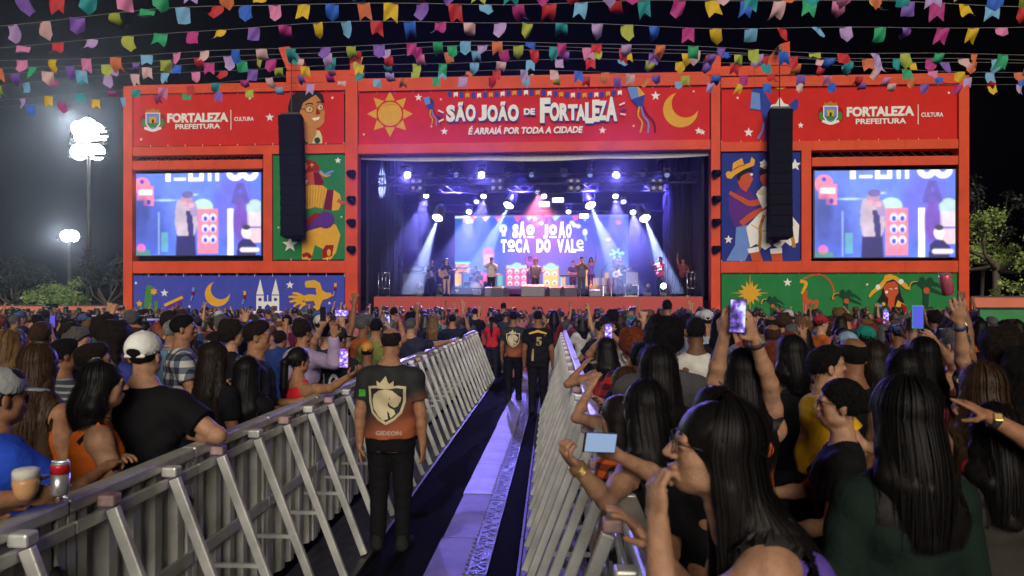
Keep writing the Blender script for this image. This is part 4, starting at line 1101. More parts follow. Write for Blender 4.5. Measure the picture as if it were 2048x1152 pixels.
def body_field(g, h, fingers=True):
    lo, hi = g.box(); f = Field(lo, hi, h); u, b = g.u, g.b; hs = g.hs
    f.loft(g.pel, g.U, g.prof, 0, .02)
    for sd in (1, -1):
        S0, E, W, st, nr = g.arms[sd]; w = .94 if g.sex == 'f' else 1.0; w *= (.4 + .6 * b) * u
        f.rc(g.T(sd * .06, -.012, .463), S0, .050 * w, .056 * w, .06)
        f.rc(S0, S0 + (E - S0) * .45, .058 * w, .050 * w, .04); f.rc(S0 + (E - S0) * .45, E, .050 * w, .041 * w, .03)
        f.rc(E, E + (W - E) * .35, .041 * w, .040 * w, .02); f.rc(E + (W - E) * .35, W, .040 * w, .027 * w, .02)
        if fingers:
            n = nr if nr is not None else np.array((-sd, .2, .1))
            d = unit(W - E); hd = d
            if st == 'wristdown': st = 'relax'
            hand(f, W, hd, n, st, u, max(0, h - .0095) * .45)
        f.rc(g.hip[sd], g.kn[sd], .088 * u * b, .058 * u, .04); f.rc(g.kn[sd], g.kn[sd] * .6 + g.an[sd] * .4, .056 * u, .056 * u, .03); f.rc(g.kn[sd] * .6 + g.an[sd] * .4, g.an[sd], .056 * u, .038 * u, .03)
        f.rc(g.an[sd] + np.array((0, -.02, -.045)), g.an[sd] + np.array((sd * .025, .15, -.055)), .038 * u, .03 * u, .03)
    f.rc(g.neck - np.array((0, 0, .03)), g.Hd(0, -.018, -.055), (.057 if g.sex == 'm' else .047) * u, (.054 if g.sex == 'm' else .045) * hs, .035)
    head_field(f, g)
    return f
def head_field(f, g):
    hs = g.hs; M = g.HR; H = g.Hd
    f.ell(H(0, -.012, .028), np.array((.074, .092, .083)) * hs, M, .02)
    f.ell(H(0, .028, -.035), np.array((.059, .060, .085)) * hs, M, .03)
    f.ell(H(0, .058, -.092), np.array((.029, .026, .023)) * hs, M, .03)
    for sd in (1, -1):
        f.ell(H(sd * .036, .050, -.030), np.array((.026, .026, .026)) * hs, M, .02)
        f.ell(H(sd * .045, .012, -.078), np.array((.018, .035, .018)) * hs, M, .03)
        f.ell(H(sd * .033, .100, .008), np.array((.017, .013, .011)) * hs, M, .012, True)
        f.ell(H(sd * .077, -.010, -.018), np.array((.009, .021, .032)) * hs, M @ rotz(sd * .35), .008)
    for sd in (1, -1):
        f.ell(H(sd * .033, .0805, .0165), np.array((.017, .010, .0065)) * hs, M @ rotz(-sd * .25), .004); f.ell(H(sd * .033, .0795, -.0015), np.array((.015, .009, .005)) * hs, M @ rotz(-sd * .25), .004)
    f.ell(H(0, .076, .026), np.array((.050, .015, .014)) * hs, M, .02)
    f.rc(H(0, .088, .014), H(0, .112, -.026), .0085 * hs, .0125 * hs, .012)
    for sd in (1, -1): f.ell(H(sd * .011, .099, -.031), np.array((.009, .011, .008)) * hs, M, .006)
    f.ell(H(0, .0905, -.058), np.array((.023, .011, .0075)) * hs, M, .006); f.ell(H(0, .088, -.072), np.array((.020, .011, .008)) * hs, M, .006)

# ---- clothing
def shirt_field(g, h, kind='tee', hem=-.08, loose=.012, seed=0, sleeve=None, wr=.008, neck=.074):
    lo, hi = g.box(); lo = lo.copy(); lo[2] = max(lo[2], g.pel[2] + (hem - .1) * g.u); f = Field(lo, hi, h); u = g.u
    top = .50 if kind in ('tee', 'long') else (.45 if kind == 'tank' else .36)
    f.loft(g.pel, g.U, g.prof, loose + (.004 if kind in ('tank', 'strapless') else .002), .02, (hem * u, top * u), wr if kind in ('tee', 'long') else wr * .4, seed)
    sl = sleeve if sleeve is not None else {'tee': .62, 'long': 2.0, 'tank': 0, 'strapless': 0}[kind]
    w = (.94 if g.sex == 'f' else 1.0) * (.4 + .6 * g.b) * u
    for sd in (1, -1):
        S0, E, W = g.arms[sd][:3]
        if kind in ('tee', 'long'):
            f.rc(g.T(sd * .06, -.010, .458), S0, .050 * w + loose, .058 * w + loose, .05)
            if sl <= 1: f.rc(S0, E, .058 * w + loose, .054 * w + loose * 1.5, .035, cut=sl)
            else:
                f.rc(S0, E, .060 * w + loose, .046 * w + loose, .03); f.rc(E, W, .045 * w + loose, .031 * w + loose * .7, .02, cut=.98)
        elif kind == 'tank':
            a = g.T(sd * .085, -.075, .33); b_ = g.T(sd * .095, .0, .475); c = g.T(sd * .085, .10, .35)
            f.rc(a, b_, .036 * u, .034 * u, .02); f.rc(b_, c, .034 * u, .036 * u, .02)
    if wr and kind in ('tee', 'long'):
        xx, yy, zz = f.grid((slice(None),) * 3)
        f.F += (wr * .7 * np.sin(33 * zz + 21 * xx + seed) * np.sin(15 * xx - 9 * yy + seed)).astype(np.float32)
    nb = g.T(0, .012, .515); f.ell(nb, np.array((neck, neck * .95, .06)) * u, g.U, .012, True)
    if kind == 'tank': f.ell(g.T(0, .0, .50), np.array((.085, .13, .10)) * u, g.U, .01, True)
    return f
def legs_field(g, h, skirt=False, loose=.014):
    lo, hi = g.box(); hi = hi.copy(); hi[2] = g.pel[2] + .16; f = Field(lo, hi, h); u = g.u
    f.loft(g.pel, g.U * .0 + np.eye(3), [(z, rx, ry, c) for z, rx, ry, c in g.prof], loose * .25, .02, (-.16 * u, .0 * u), .0)
    for sd in (1, -1):
        f.rc(g.hip[sd], g.kn[sd], .088 * u * g.b + loose, .060 * u + loose, .03); f.rc(g.kn[sd], g.an[sd] - np.array((0, 0, .03)), .058 * u + loose, .046 * u + loose, .03, cut=.98)
    f.rough(.0035, 34, 1)
    return f
def shoe_mesh(g, h):
    lo, hi = g.box(); hi = hi.copy(); hi[2] = .14; f = Field(lo, hi, h)
    for sd in (1, -1):
        a = g.an[sd]; f.rc(a + np.array((0, -.03, -.04)), a + np.array((sd * .03, .16, -.052)), .046 * g.u, .038 * g.u, .03); f.rc(a + np.array((0, -.02, -.03)), a + np.array((0, -.01, .03)), .048 * g.u, .05 * g.u, .03)
    f.clip((0, 0, -1), (0, 0, .004))
    return f
# ---- hair
def hair_field(g, h, style, L=.35, seed=0):
    hs = g.hs; M = g.HR; H = g.Hd
    back = unit(M @ np.array((0, -1, 0))); lo = g.hc - .20 * hs - .02; hi = g.hc + .20 * hs + .02
    if style in ('long', 'wavy', 'half'): lo = np.minimum(lo, g.hc + back * .18 - np.array((.14, .14, L + .08))); hi = np.maximum(hi, g.hc + back * .2 + .14); lo[2] = g.hc[2] - L - .12
    if style == 'pony': lo = np.minimum(lo, g.hc + back * .26 - np.array((.06, .06, L + .06))); hi = np.maximum(hi, g.hc + back * .26 + .06)
    if style == 'bun': hi = hi + .08
    if style in ('curly', 'afro'): lo = lo - .1; hi = hi + .1
    if style == 'curlylong': lo = lo - np.array((.1, .1, L)); hi = hi + .1
    f = Field(lo, hi, h)
    t = {'short': .005, 'crop': .003, 'bald': .004, 'curly': .035, 'afro': .055, 'curlylong': .035}.get(style, .015) + h * .12
    f.ell(H(0, -.014, .030), (np.array((.074, .092, .083)) + t) * hs, M, .01)
    if style == 'short': f.ell(H(.0, .035, .085), np.array((.060, .055, .038)) * hs, M, .03)
    # hairline: from the forehead over the ears down to the nape
    n = M @ np.array((0, .69, -.72)); c = H(0, .03, .008) if style not in ('long', 'wavy', 'half', 'curlylong') else H(0, .045, -.008)
    f.clip(unit(n), c)
    if style == 'bald':
        f.ell(H(0, -.015, .125), np.array((.078, .125, .075)) * hs, M, .008, True)
    if style in ('long', 'wavy', 'half'):
        X0 = .080; dz = np.array((0, 0, -1.0))
        side = M @ np.array((1, 0, 0)); dn = unit(dz + back * .10)
        nS = 7
        for i in range(-3, 4):
            a = i / 3; root = H(a * .066, -.075 + .045 * a * a, .01)
            e = root + dn * L * (1 - .10 * abs(a) + .03 * math.sin(i * 2.1 + seed)) + side * a * .012 + back * .03 * (1 - abs(a))
            md = root * .45 + e * .55 + back * (.018 if style != 'wavy' else .022 * math.sin(i * 1.7 + seed)) + side * a * .022
            f.rc(root, md, .036 * hs, .037, .03); f.rc(md, e, .037, .020, .03)
        for a in (-1, 1):
            f.rc(H(a * .070, .0, .025), H(a * .078, -.035, -.10), .020 * hs, .026 * hs, .03)
            if style != 'half': f.rc(H(a * .078, -.03, -.08), H(a * .085, -.03, -.09) + dz * L * .55, .024, .012, .03)
    if style == 'pony':
        p = H(0, -.098, .035); f.ell(p, (.030, .032, .030), M, .012); q = p + back * .05 + np.array((0, 0, -.04)); f.rc(p, q, .024, .030, .02); e = q + back * .02 + np.array((0, 0, -L)); f.rc(q, q * .4 + e * .6, .032, .033, .02); f.rc(q * .4 + e * .6, e, .033, .010, .02)
    if style == 'bun': f.ell(H(0, -.075, .095), (.042, .040, .038), M, .015)
    if style == 'lowbun': f.ell(H(0, -.112, .00), (.040, .035, .038), M, .015)
    if style in ('curly', 'afro', 'curlylong'):
        rg = random.Random(seed)
        for i in range(46):
            a = rg.uniform(0, 6.28); zz = rg.uniform(-.06, .13); rr = math.sqrt(max(.0, 1 - ((zz - .03) / .125) ** 2)) * (.098 if style != 'afro' else .118)
            y = rr * math.sin(a); x = rr * math.cos(a) * .88
            if y > .02 and zz < .06 or y > .06: continue
            f.ell(H(x, y - .014, zz), np.array((1, 1, 1)) * rg.uniform(.022, .036) * hs, M, .016)
        if style == 'curlylong':
            f.rc(H(-.05, -.06, 0), H(-.045, -.085, 0) + np.array((0, 0, -L * .85)), .05, .045, .03); f.rc(H(.05, -.06, 0), H(.045, -.085, 0) + np.array((0, 0, -L * .8)), .05, .045, .03); f.rc(H(0, -.08, 0), H(0, -.10, 0) + np.array((0, 0, -L)), .05, .035, .03)
            for i in range(60):
                x = rg.uniform(-.095, .095); zz = -rg.random() * L; p = H(x, -.095 - rg.random() * .03 + .35 * abs(x), 0) + np.array((0, 0, zz)); f.ell(p, np.array((.024, .024, .03)) * rg.uniform(.7, 1.15), None, .012)
        f.rough(.004, 95, seed)
    else: f.rough(.005 if style == 'wavy' else (.0012 if style in ('long', 'half') else .0022), 60 if style != 'wavy' else 38, seed)
    return f
def push_out(f, P, gap=.012):
    """moves points that lie inside a field to just outside of it"""
    F = f.F; h = f.h; lo = f.lo; n = np.array(F.shape)
    def samp(Q):
        t = np.clip((Q - lo) / h, 0, n - 1.001); i = t.astype(int); r = t - i; o = 0
        for a in (0, 1):
            for b in (0, 1):
                for c in (0, 1):
                    w_ = (r[:, 0] if a else 1 - r[:, 0]) * (r[:, 1] if b else 1 - r[:, 1]) * (r[:, 2] if c else 1 - r[:, 2]); o = o + w_ * F[i[:, 0] + a, i[:, 1] + b, i[:, 2] + c]
        return o
    for _ in range(3):
        d = samp(P); m = d < gap
        if not m.any(): break
        Q = P[m]; e = h * .8; G = np.stack([samp(Q + np.eye(3)[k] * e) - samp(Q - np.eye(3)[k] * e) for k in range(3)], 1); G[:, 2] *= .4; G /= np.linalg.norm(G, axis=1)[:, None] + 1e-9
        P = P.copy(); P[m] = Q + G * np.minimum(gap - d[m], .12)[:, None]
    return P
def tufts(g, V, n, ln, seed=0, up=.35, width=.0011):
    """short loose hairs breaking the outline"""
    rg = np.random.default_rng(seed); out, F = [], []
    if not len(V): return np.zeros((0, 3)), np.zeros((0, 4), int)
    for i in rg.integers(0, len(V), n):
        v = V[i]; rad = unit(v - g.hc - np.array((0, 0, min(0, v[2] - g.hc[2])))); d = unit(rad * up + np.array((0, 0, -.75)) + rg.normal(0, .38, 3) + (g.HR @ np.array((0, -.3, 0)))); sd = unit(np.cross(d, rad)); L = ln * rg.uniform(.5, 1.3); p = v - rad * .003; b = len(out)
        for k in range(4):
            w_ = width * (1, .9, .6, .12)[k]; out += [p - sd * w_, p + sd * w_]; p = p + d * L / 3; d = unit(d + np.array((0, 0, -.25)) - rad * .12)
        F += [(b + 2 * k, b + 2 * k + 1, b + 2 * k + 3, b + 2 * k + 2) for k in range(3)]
    return np.array(out), np.array(F)
def strands(g, n, L, style='long', seed=0, wave=0.0, width=.0016):
    n = int(n * 3.0)
    """thin flat locks lying on and hanging from the head"""
    rg = np.random.default_rng(seed); hs = g.hs; M = g.HR
    V, F = [], []
    t0 = .017
    for s_ in range(n):
        ph = rg.uniform(-.30, math.pi + .30) + math.pi          # azimuth, back and sides
        a0 = abs(rg.normal(0, .35)) + .05; jit = rg.normal(0, 1, 3); out = t0 + rg.uniform(0, .009) + (rg.uniform(0, .02) if rg.random() < .06 else 0)
        pts = []; K = 9; m = 8
        amax = 1.75
        cx, sx = math.cos(ph), math.sin(ph)
        for k in range(K):
            a = a0 + (amax - a0) * k / (K - 1)
            p = np.array(((.074 + out) * math.sin(a) * cx, -.014 + (.092 + out) * math.sin(a) * sx, .030 + (.083 + out) * math.cos(a)))
            pts.append(g.hc + M @ (p * hs))
        Ls = L * rg.uniform(.78, 1.06); base = pts[-1]
        bk = unit(M @ np.array((0, -1, 0))); rad = unit(M @ np.array((cx, sx, 0)))
        for k in range(1, m + 1):
            t = k / m
            pull = (-.25 * cx * .08) * t
            p = base + np.array((0, 0, -Ls * t)) + bk * (.03 * math.sin(t * 2.2) + .02 * t) * (1 if style != 'front' else -1) + rad * (.012 * math.sin(3.1 * t) - .018 * t) + M @ np.array((jit[0] * .010 * t + wave * math.sin(t * 14 + jit[1] * 2) * .014, wave * math.cos(t * 14 + jit[1]) * .008 + jit[2] * .004 * t, 0))
            pts.append(p)
        tang = np.cross(rad, (0, 0, 1)); tang = unit(tang + rad * jit[1] * .13); b0 = len(V); nP = len(pts)
        for k, p in enumerate(pts):
            wd = width * (1.0 if k < nP - 3 else (nP - k) / 3.5) * (1 + .3 * jit[2] * .3)
            V += [p - tang * wd, p + tang * wd]
        F += [(b0 + 2 * k, b0 + 2 * k + 1, b0 + 2 * k + 3, b0 + 2 * k + 2) for k in range(nP - 1)]
    return np.array(V), np.array(F)

# ---- materials of people
def hair_mat():
    m = mat('hair', (1, 1, 1), .46, var=.3, scale=3, objcol=True, stretch=(60, 60, 5), bump=.12, bscale=12, spec=.16)
    return m
M_hair = hair_mat()
M_hair_short = mat('hair_short', (1, 1, 1), .7, var=.5, scale=60, objcol=True, bump=.9, bscale=170, spec=.12)
M_skin = mat('skin', (1, 1, 1), .58, var=.22, scale=26, objcol=True, bump=.22, bscale=150, spec=.28, sss=.0)
M_cloth = mat('cloth', (1, 1, 1), .85, var=.16, scale=9, objcol=True, bump=.45, bscale=22, spec=.12)
def pattern_mat(name, fn):
    if name in MATS: return MATS[name]
    m = bpy.data.materials.new(name); m.use_nodes = True; t = m.node_tree; b = t.nodes['Principled BSDF']; b.inputs['Roughness'].default_value = .85
    tc = t.nodes.new('ShaderNodeTexCoord'); sp = t.nodes.new('ShaderNodeSeparateXYZ'); t.links.new(tc.outputs['Object'], sp.inputs[0])
    t.links.new(fn(t, sp, tc), b.inputs['Base Color']); MATS[name] = m
    return m
def nmath(t, op, a, b=None):
    n = t.nodes.new('ShaderNodeMath'); n.operation = op
    for i, v in enumerate((a, b)):
        if v is None: continue
        if isinstance(v, (int, float)): n.inputs[i].default_value = v
        else: t.links.new(v, n.inputs[i])
    return n.outputs[0]
def nmix(t, f, a, b):
    n = t.nodes.new('ShaderNodeMix'); n.data_type = 'RGBA'
    for i, v in ((0, f), (6, a), (7, b)):
        if isinstance(v, (int, float)): n.inputs[i].default_value = v
        elif isinstance(v, tuple): n.inputs[i].default_value = v + (1,) if len(v) == 3 else v
        else: t.links.new(v, n.inputs[i])
    return n.outputs[2]
def band(t, v, freq, duty): return nmath(t, 'LESS_THAN', nmath(t, 'FRACT', nmath(t, 'MULTIPLY', v, freq)), duty)
def plaid(c0, c1, c2, f=11.0):
    def fn(t, sp, tc):
        h = band(t, sp.outputs[2], f, .5); v = band(t, nmath(t, 'ADD', sp.outputs[0], nmath(t, 'MULTIPLY', sp.outputs[1], .6)), f, .5)
        return nmix(t, h, nmix(t, v, c0, c1), nmix(t, v, c1, c2))
    return fn
def stripes(c0, c1, f=22.0, duty=.35):
    return lambda t, sp, tc: nmix(t, band(t, sp.outputs[2], f, duty), c0, c1)
def floral(c0, c1, sc=16.0):
    def fn(t, sp, tc):
        n = t.nodes.new('ShaderNodeTexVoronoi'); n.inputs['Scale'].default_value = sc; t.links.new(tc.outputs['Object'], n.inputs['Vector'])
        return nmix(t, nmath(t, 'LESS_THAN', n.outputs['Distance'], .42), c0, c1)
    return fn
PM = {'plaid_grey': pattern_mat('plaid_grey', plaid((.50, .50, .48), (.10, .12, .16), (.015, .02, .035), 9)),
      'plaid_red': pattern_mat('plaid_red', plaid((.55, .02, .015), (.12, .006, .006), (.012, .006, .006), 10)),
      'plaid_pink': pattern_mat('plaid_pink', plaid((.30, .025, .06), (.16, .015, .035), (.38, .12, .14), 12)),
      'plaid_orange': pattern_mat('plaid_orange', plaid((.75, .13, .01), (.22, .035, .005), (.01, .006, .004), 16)),
      'stripe_grey': pattern_mat('stripe_grey', stripes((.025, .03, .04), (.20, .21, .23), 24)),
      'floral_yellow': pattern_mat('floral_yellow', floral((.018, .022, .02), (.62, .45, .06), 15)),
      'floral_red': pattern_mat('floral_red', floral((.10, .012, .015), (.32, .06, .05), 20))}
SKIN = {'fair': (.38, .205, .125), 'tan': (.29, .14, .074), 'brown': (.20, .09, .046), 'deep': (.12, .052, .028), 'dark': (.09, .04, .022)}
HAIR = {'black': (.007, .006, .006), 'dark': (.016, .011, .008), 'brown': (.045, .024, .012), 'light': (.14, .075, .03), 'blond': (.30, .19, .08), 'red': (.16, .035, .012), 'grey': (.20, .20, .20), 'salt': (.09, .09, .09)}
def setcol(o, c):
    o.color = (c[0], c[1], c[2], 1); return o
def shade_obj(name, f, m, par, col=None):
    o = link(name, f.mesh(name, m), par)
    if col is not None: setcol(o, col)
    return o
def face_parts(g, root, hairc, iris=(.02, .012, .008), lips=(.30, .09, .07)):
    M = Matrix(g.HR.tolist()); H = lambda *p: Vector(g.Hd(*p)); k = g.hs
    for sd in (1, -1):
        q = MB(); q.lathe([(.001, -.0118), (.006, -.0102), (.0102, -.006), (.0118, 0), (.0102, .006), (.006, .0102), (.001, .0118)], H(sd * .0315, .0735, .007), 14, M @ Matrix.Rotation(R(-90), 3, 'X'))
        q.lathe([(.0055, .0104), (.003, .0119), (.001, .0121)], H(sd * .0315, .0735, .007), 12, M @ Matrix.Rotation(R(-90), 3, 'X'), 1)
        q.build('eye', [mat('eye_white', (.62, .60, .57), .25, var=0), mat('iris', iris, .15, var=0)], root, True)
        q = MB(); q.tube([H(sd * .014, .0905, .027), H(sd * .030, .0905, .033), H(sd * .048, .078, .028)], [.0028, .0034, .0015], 6); setcol(q.build('eyebrow', M_hair, root, True), hairc)
    q = MB(); q.tube([H(-.023, .094, -.063), H(-.010, .1015, -.0585), H(0, .1025, -.0605), H(.010, .1015, -.0585), H(.023, .094, -.063)], [.001, .0038, .003, .0038, .001], 8)
    q.tube([H(-.022, .093, -.065), H(0, .100, -.0715), H(.022, .093, -.065)], [.001, .0052, .001], 8)
    q.build('lips', mat('lips', lips, .4, var=.05), root, True)
def glasses(g, root, col=(.02, .018, .018), r=.024, name='glasses'):
    H = lambda *p: Vector(g.Hd(*p)); q = MB()
    for sd in (1, -1):
        ring = [H(sd * (.034 + r * math.cos(a) * 1.08), .104 - .010 * abs(math.cos(a) * sd - .0) * .3, .004 + r * math.sin(a)) for a in [2 * math.pi * i / 20 for i in range(21)]]
        q.tube(ring, .0016, 6, caps=False); q.tube([H(sd * .060, .101, .010), H(sd * .076, .06, .010), H(sd * .081, -.005, .004)], .0016, 6)
    q.tube([H(-.011, .105, .010), H(0, .109, .013), H(.011, .105, .010)], .0016, 6)
    q.build(name, mat('spectacle_frame', col, .3, .6, var=0), root, True)
def cap_part(g, root, col, back=False, strap=True, name='cap'):
    """baseball cap as clothing; back=True wears the peak in front with the strap opening towards the back"""
    hs, M, H = g.hs, g.HR, g.Hd
    f = Field(g.hc - .25, g.hc + .25, .006 if strap else .01)
    f.ell(H(0, -.012, .040), np.array((.090, .110, .092)) * hs, M, .01)
    f.clip(unit(M @ np.array((0, .10, -1))), H(0, -.012, .012))
    f.ell(H(0, -.012, .030), np.array((.083, .102, .085)) * hs, M, .004, True)
    if strap:
        f.ell(H(0, -.115, .028), np.array((.040, .030, .024)) * hs, M, .006, True); f.rc(H(-.05, -.098, .008), H(.05, -.098, .008), .009 * hs, None, .004)
    f.ell(H(0, .125, .020), np.array((.075, .075, .008)) * hs, M @ rotx(-.15), .01)
    f.ell(H(0, -.012, .131), np.array((.011, .011, .006)) * hs, M, .004)
    return shade_obj(name, f, M_cloth, root, col)
def local_of(root_loc, rz, p):
    d = np.array(p) - np.array(root_loc); c, s = math.cos(-rz), math.sin(-rz)
    return np.array((d[0] * c - d[1] * s, d[0] * s + d[1] * c, d[2]))
GROUP_HERO = 'people watching the show'
def make_person(label, px=None, py=None, zc=None, loc=None, H=None, rz=0.0, sex='m', pose=None, arms=None, hair=('short', 'black'), top=('tee', (.02, .02, .022)), bottoms=(.02, .022, .03), skin='tan',
                h=.014, L=.4, strand=0, face=False, cap=None, specs=None, group=GROUP_HERO, z0=0.0, fing=True, wave=0.0, hem=-.08, loose=.012, seed=None, build=1.0, neck=.074, cat='person', head=1.0, hcut=1.0):
    """arms: {side: ('dir', upper, fore, hand, palm) | ('ik', local target, hint, hand, palm) | ('px', (px, py, zc), world hint, hand, world palm)}"""
    pose = dict(pose or {}); seed = seed if seed is not None else (hash(label) if False else sum(map(ord, label)) % 97)
    if loc is None:
        P = at(px, py, zc); ztop = P.z - .012 - z0
        HH = H or 1.68
        if H is None:
            for _ in range(4): HH *= ztop / Fig(HH, sex, build, head=head, **pose).top()
        g0 = Fig(HH, sex, build, head=head, **pose)
        off = Vector((g0.hc[0] * math.cos(rz) - g0.hc[1] * math.sin(rz), g0.hc[0] * math.sin(rz) + g0.hc[1] * math.cos(rz)))
        loc = (P.x - off.x, P.y - off.y, z0 if H is None else P.z - .012 - g0.top())
        H = HH
    H = H or 1.7
    A = {}
    for sd, a in (arms or {}).items():
        if a[0] == 'px':
            w_ = at(*a[1]); hint = local_of((0, 0, 0), rz, a[2]); A[sd] = ('ik', local_of(loc, rz, w_), hint, a[3] if len(a) > 3 else 'relax', local_of((0, 0, 0), rz, a[4]) if len(a) > 4 else None)
        else: A[sd] = a
    g = Fig(H, sex, build, head=head, arms=A, **pose)
    bf = body_field(g, h, fing); root = shade_obj('person', bf, M_skin, None, SKIN[skin]); root.location = loc; root.rotation_euler = (0, 0, rz)
    tag(root, label, cat, group)
    root_dims[root.name] = (g, loc, rz)
    if top:
        kind, c = top; f = shirt_field(g, h, kind, hem, loose, seed, neck=neck)
        if isinstance(c, str): o = shade_obj('shirt', f, PM[c], root)
        else: o = shade_obj('shirt', f, M_cloth if not isinstance(c, bpy.types.Material) else c, root, c if isinstance(c, tuple) else None)
    if bottoms: shade_obj('trousers', legs_field(g, max(h, .012)), M_cloth, root, bottoms)
    shade_obj('shoes', shoe_mesh(g, max(h, .012)), M_cloth, root, (.015, .015, .016))
    hc = HAIR[hair[1]] if hair else HAIR['black']
    if hair and hair[0]:
        f = hair_field(g, min(h, .012), hair[0], L, seed); V, Q = f.surf()
        if cap is not None:
            pass
        if strand:
            V2, Q2 = strands(g, strand, L, hair[0], seed, wave); V2 = push_out(bf, V2, .018); Q = np.concatenate([Q, Q2 + len(V)]); V = np.concatenate([V, V2])
        if h <= .0125 and cap is None and hair[0] != 'bald':
            V2, Q2 = tufts(g, V[V[:, 2] > g.hc[2] - .16], 900 if h < .01 else 500, .030 if hair[0] not in ('curly', 'afro', 'curlylong') else .045, seed, .35 if hair[0] in ('short', 'crop', 'long', 'half', 'pony', 'bun', 'lowbun', 'bald') else .9)
            if len(V2): Q = np.concatenate([Q, Q2 + len(V)]); V = np.concatenate([V, V2])
        o = link('hair', np_mesh('hair', V, Q, M_hair if hair[0] in ('long', 'half', 'pony', 'wavy') else M_hair_short), root); setcol(o, hc)
    if cap is not None: cap_part(g, root, cap, strap=h < .011)
    if face: face_parts(g, root, hc)
    if specs: glasses(g, root, *specs)
    return root, g
root_dims = {}
def wpt(root, g, p):
    """local point of a figure in world space"""
    rz = root.rotation_euler[2]; c, s = math.cos(rz), math.sin(rz); l = root.location
    return Vector((l[0] + p[0] * c - p[1] * s, l[1] + p[0] * s + p[1] * c, l[2] + p[2]))
def decal(name, root, shirt, pts2d, m, scale, c0, lift=.003, direction=(0, 1, 0), res=.012):
    """print laid on the cloth: outline(s) in metres (x right seen from behind, z up) pressed onto the shirt's back"""
    me = shirt.data; bv = BVHTree.FromPolygons([v.co for v in me.vertices], [p.vertices for p in me.polygons])
    bm = bmesh.new()
    for poly in pts2d:
        n = len(poly); vs = [bm.verts.new((c0[0] + x * scale, -1.0, c0[1] + z * scale)) for x, z in poly]
        try: bm.faces.new(vs)
        except ValueError: pass
    bmesh.ops.triangulate(bm, faces=bm.faces[:])
    for _ in range(5):
        ed = [e for e in bm.edges if e.calc_length() > res]
        if not ed: break
        bmesh.ops.subdivide_edges(bm, edges=ed, cuts=1); bmesh.ops.triangulate(bm, faces=bm.faces[:])
    d = Vector(direction)
    for v in bm.verts:
        hit = bv.ray_cast(Vector((v.co.x, 0, v.co.z)) - d * 1.0, d)
        if hit[0] is not None: v.co = hit[0] - d * lift
        else: v.co = Vector((v.co.x, -.12, v.co.z))
    bmesh.ops.recalc_face_normals(bm, faces=bm.faces[:])
    mm = bpy.data.meshes.new(name); bm.to_mesh(mm); bm.free(); mm.materials.append(m)
    return link(name, mm, root)
def decal_text(s, root, shirt, m, w_, hgt, c0, bold=.03, lift=.003, direction=(0, 1, 0), name='lettering'):
    me = text_mesh(s, bold, extrude=0.0); co = np.array([v.co[:] for v in me.vertices]); mn, mx = co.min(0), co.max(0)
    bv = BVHTree.FromPolygons([v.co for v in shirt.data.vertices], [p.vertices for p in shirt.data.polygons]); d = Vector(direction)
    for v in me.vertices:
        x = c0[0] + ((v.co.x - mn[0]) / (mx[0] - mn[0]) - .5) * w_; z = c0[1] + ((v.co.y - mn[1]) / (mx[1] - mn[1]) - .5) * hgt
        hit = bv.ray_cast(Vector((x, 0, z)) - d, d); v.co = (hit[0] - d * lift) if hit[0] is not None else Vector((x, -.15, z))
    me.materials.clear(); me.materials.append(m)
    return link(name, me, root)
# ================================================================ crowd barriers along the aisle
random.seed(11)
M_alu = mat('barrier_aluminium', (.50, .51, .48), .38, .35, var=.28, scale=5, bump=.12, bscale=40)
M_alu2 = mat('barrier_sheet', (.52, .53, .48), .6, .0, var=.35, scale=4, bump=.15, bscale=30)
M_knob = mat('rubber_black', (.02, .02, .02), .7, var=.1)
M_redcap = mat('faded_red_cap', (.36, .24, .23), .6, var=.3, scale=20)
BH = 1.2
def barrier_proto():
    """one metre of fence; local x along the run, the aisle on the -y side"""
    root = empty('crowd_barrier')
    q = MB(); n = 32
    for k in range(n + 1):                                          # folded sheet: broad flutes
        t = k / n; x = -.485 + .97 * t; ph = (t * 5) % 1.0; y = .018 if ph < .22 else (-.0 if ph < .28 else (-.018 if ph < .72 else (.0 if ph < .78 else .018)))
        q.v += [(x, y, .06), (x, y, BH - .06)]
        if k: i = 2 * k; q.f.append((i - 2, i, i + 1, i - 1)); q.m.append(0)
    o = q.build('fluted_sheet', M_alu2, root); sm = o.modifiers.new('thick', 'SOLIDIFY'); sm.thickness = .004
    q = MB(); q.box((0, 0, BH - .03), (.992, .085, .06)); q.build('top_rail', M_alu, root, bevel=.012)
    q = MB(); q.box((0, -.055, BH - .115), (.99, .022, .05)); q.build('second_rail', M_alu, root, bevel=.004)
    q = MB(); q.box((0, -.03, .62), (.97, .02, .07)); q.build('middle_rail', M_alu, root, bevel=.004)
    for x in (-.47, .47):
        q = MB(); q.box((x, .0, BH / 2), (.05, .055, BH - .1)); q.build('end_post', M_alu2, root, bevel=.004)
    for x in (-.30, .20):
        q = MB(); q.bar((x, -.09, BH - .09), (x + .02, -.50, .03), .052, .034, up=(1, 0, 0)); b = q.build('brace', M_alu, root, bevel=.006)
        q = MB(); q.box((x, -.075, BH - .055), (.068, .075, .05)); q.build('brace_cap', M_redcap if x < 0 else M_alu, b, bevel=.01)
    q = MB(); q.lathe([(.034, 0), (.034, .012), (.022, .018), (.022, .03), (.0, .032)], (.42, -.035, .93), 14, Matrix.Rotation(R(90), 3, 'X')); q.build('bolt', M_knob, root, True)
    q = MB(); q.box((0, -.29, .012), (.985, .50, .008)); q.box((0, -.545, .02), (.985, .02, .034)); q.build('foot_plate', M_blackmetal, root)
    for x in (-.3, .2): q = MB(); q.bar((x, -.04, .5), (x, -.33, .5), .022, .022); q.build('tie_rod', M_alu, root)
    return root
bp = barrier_proto()
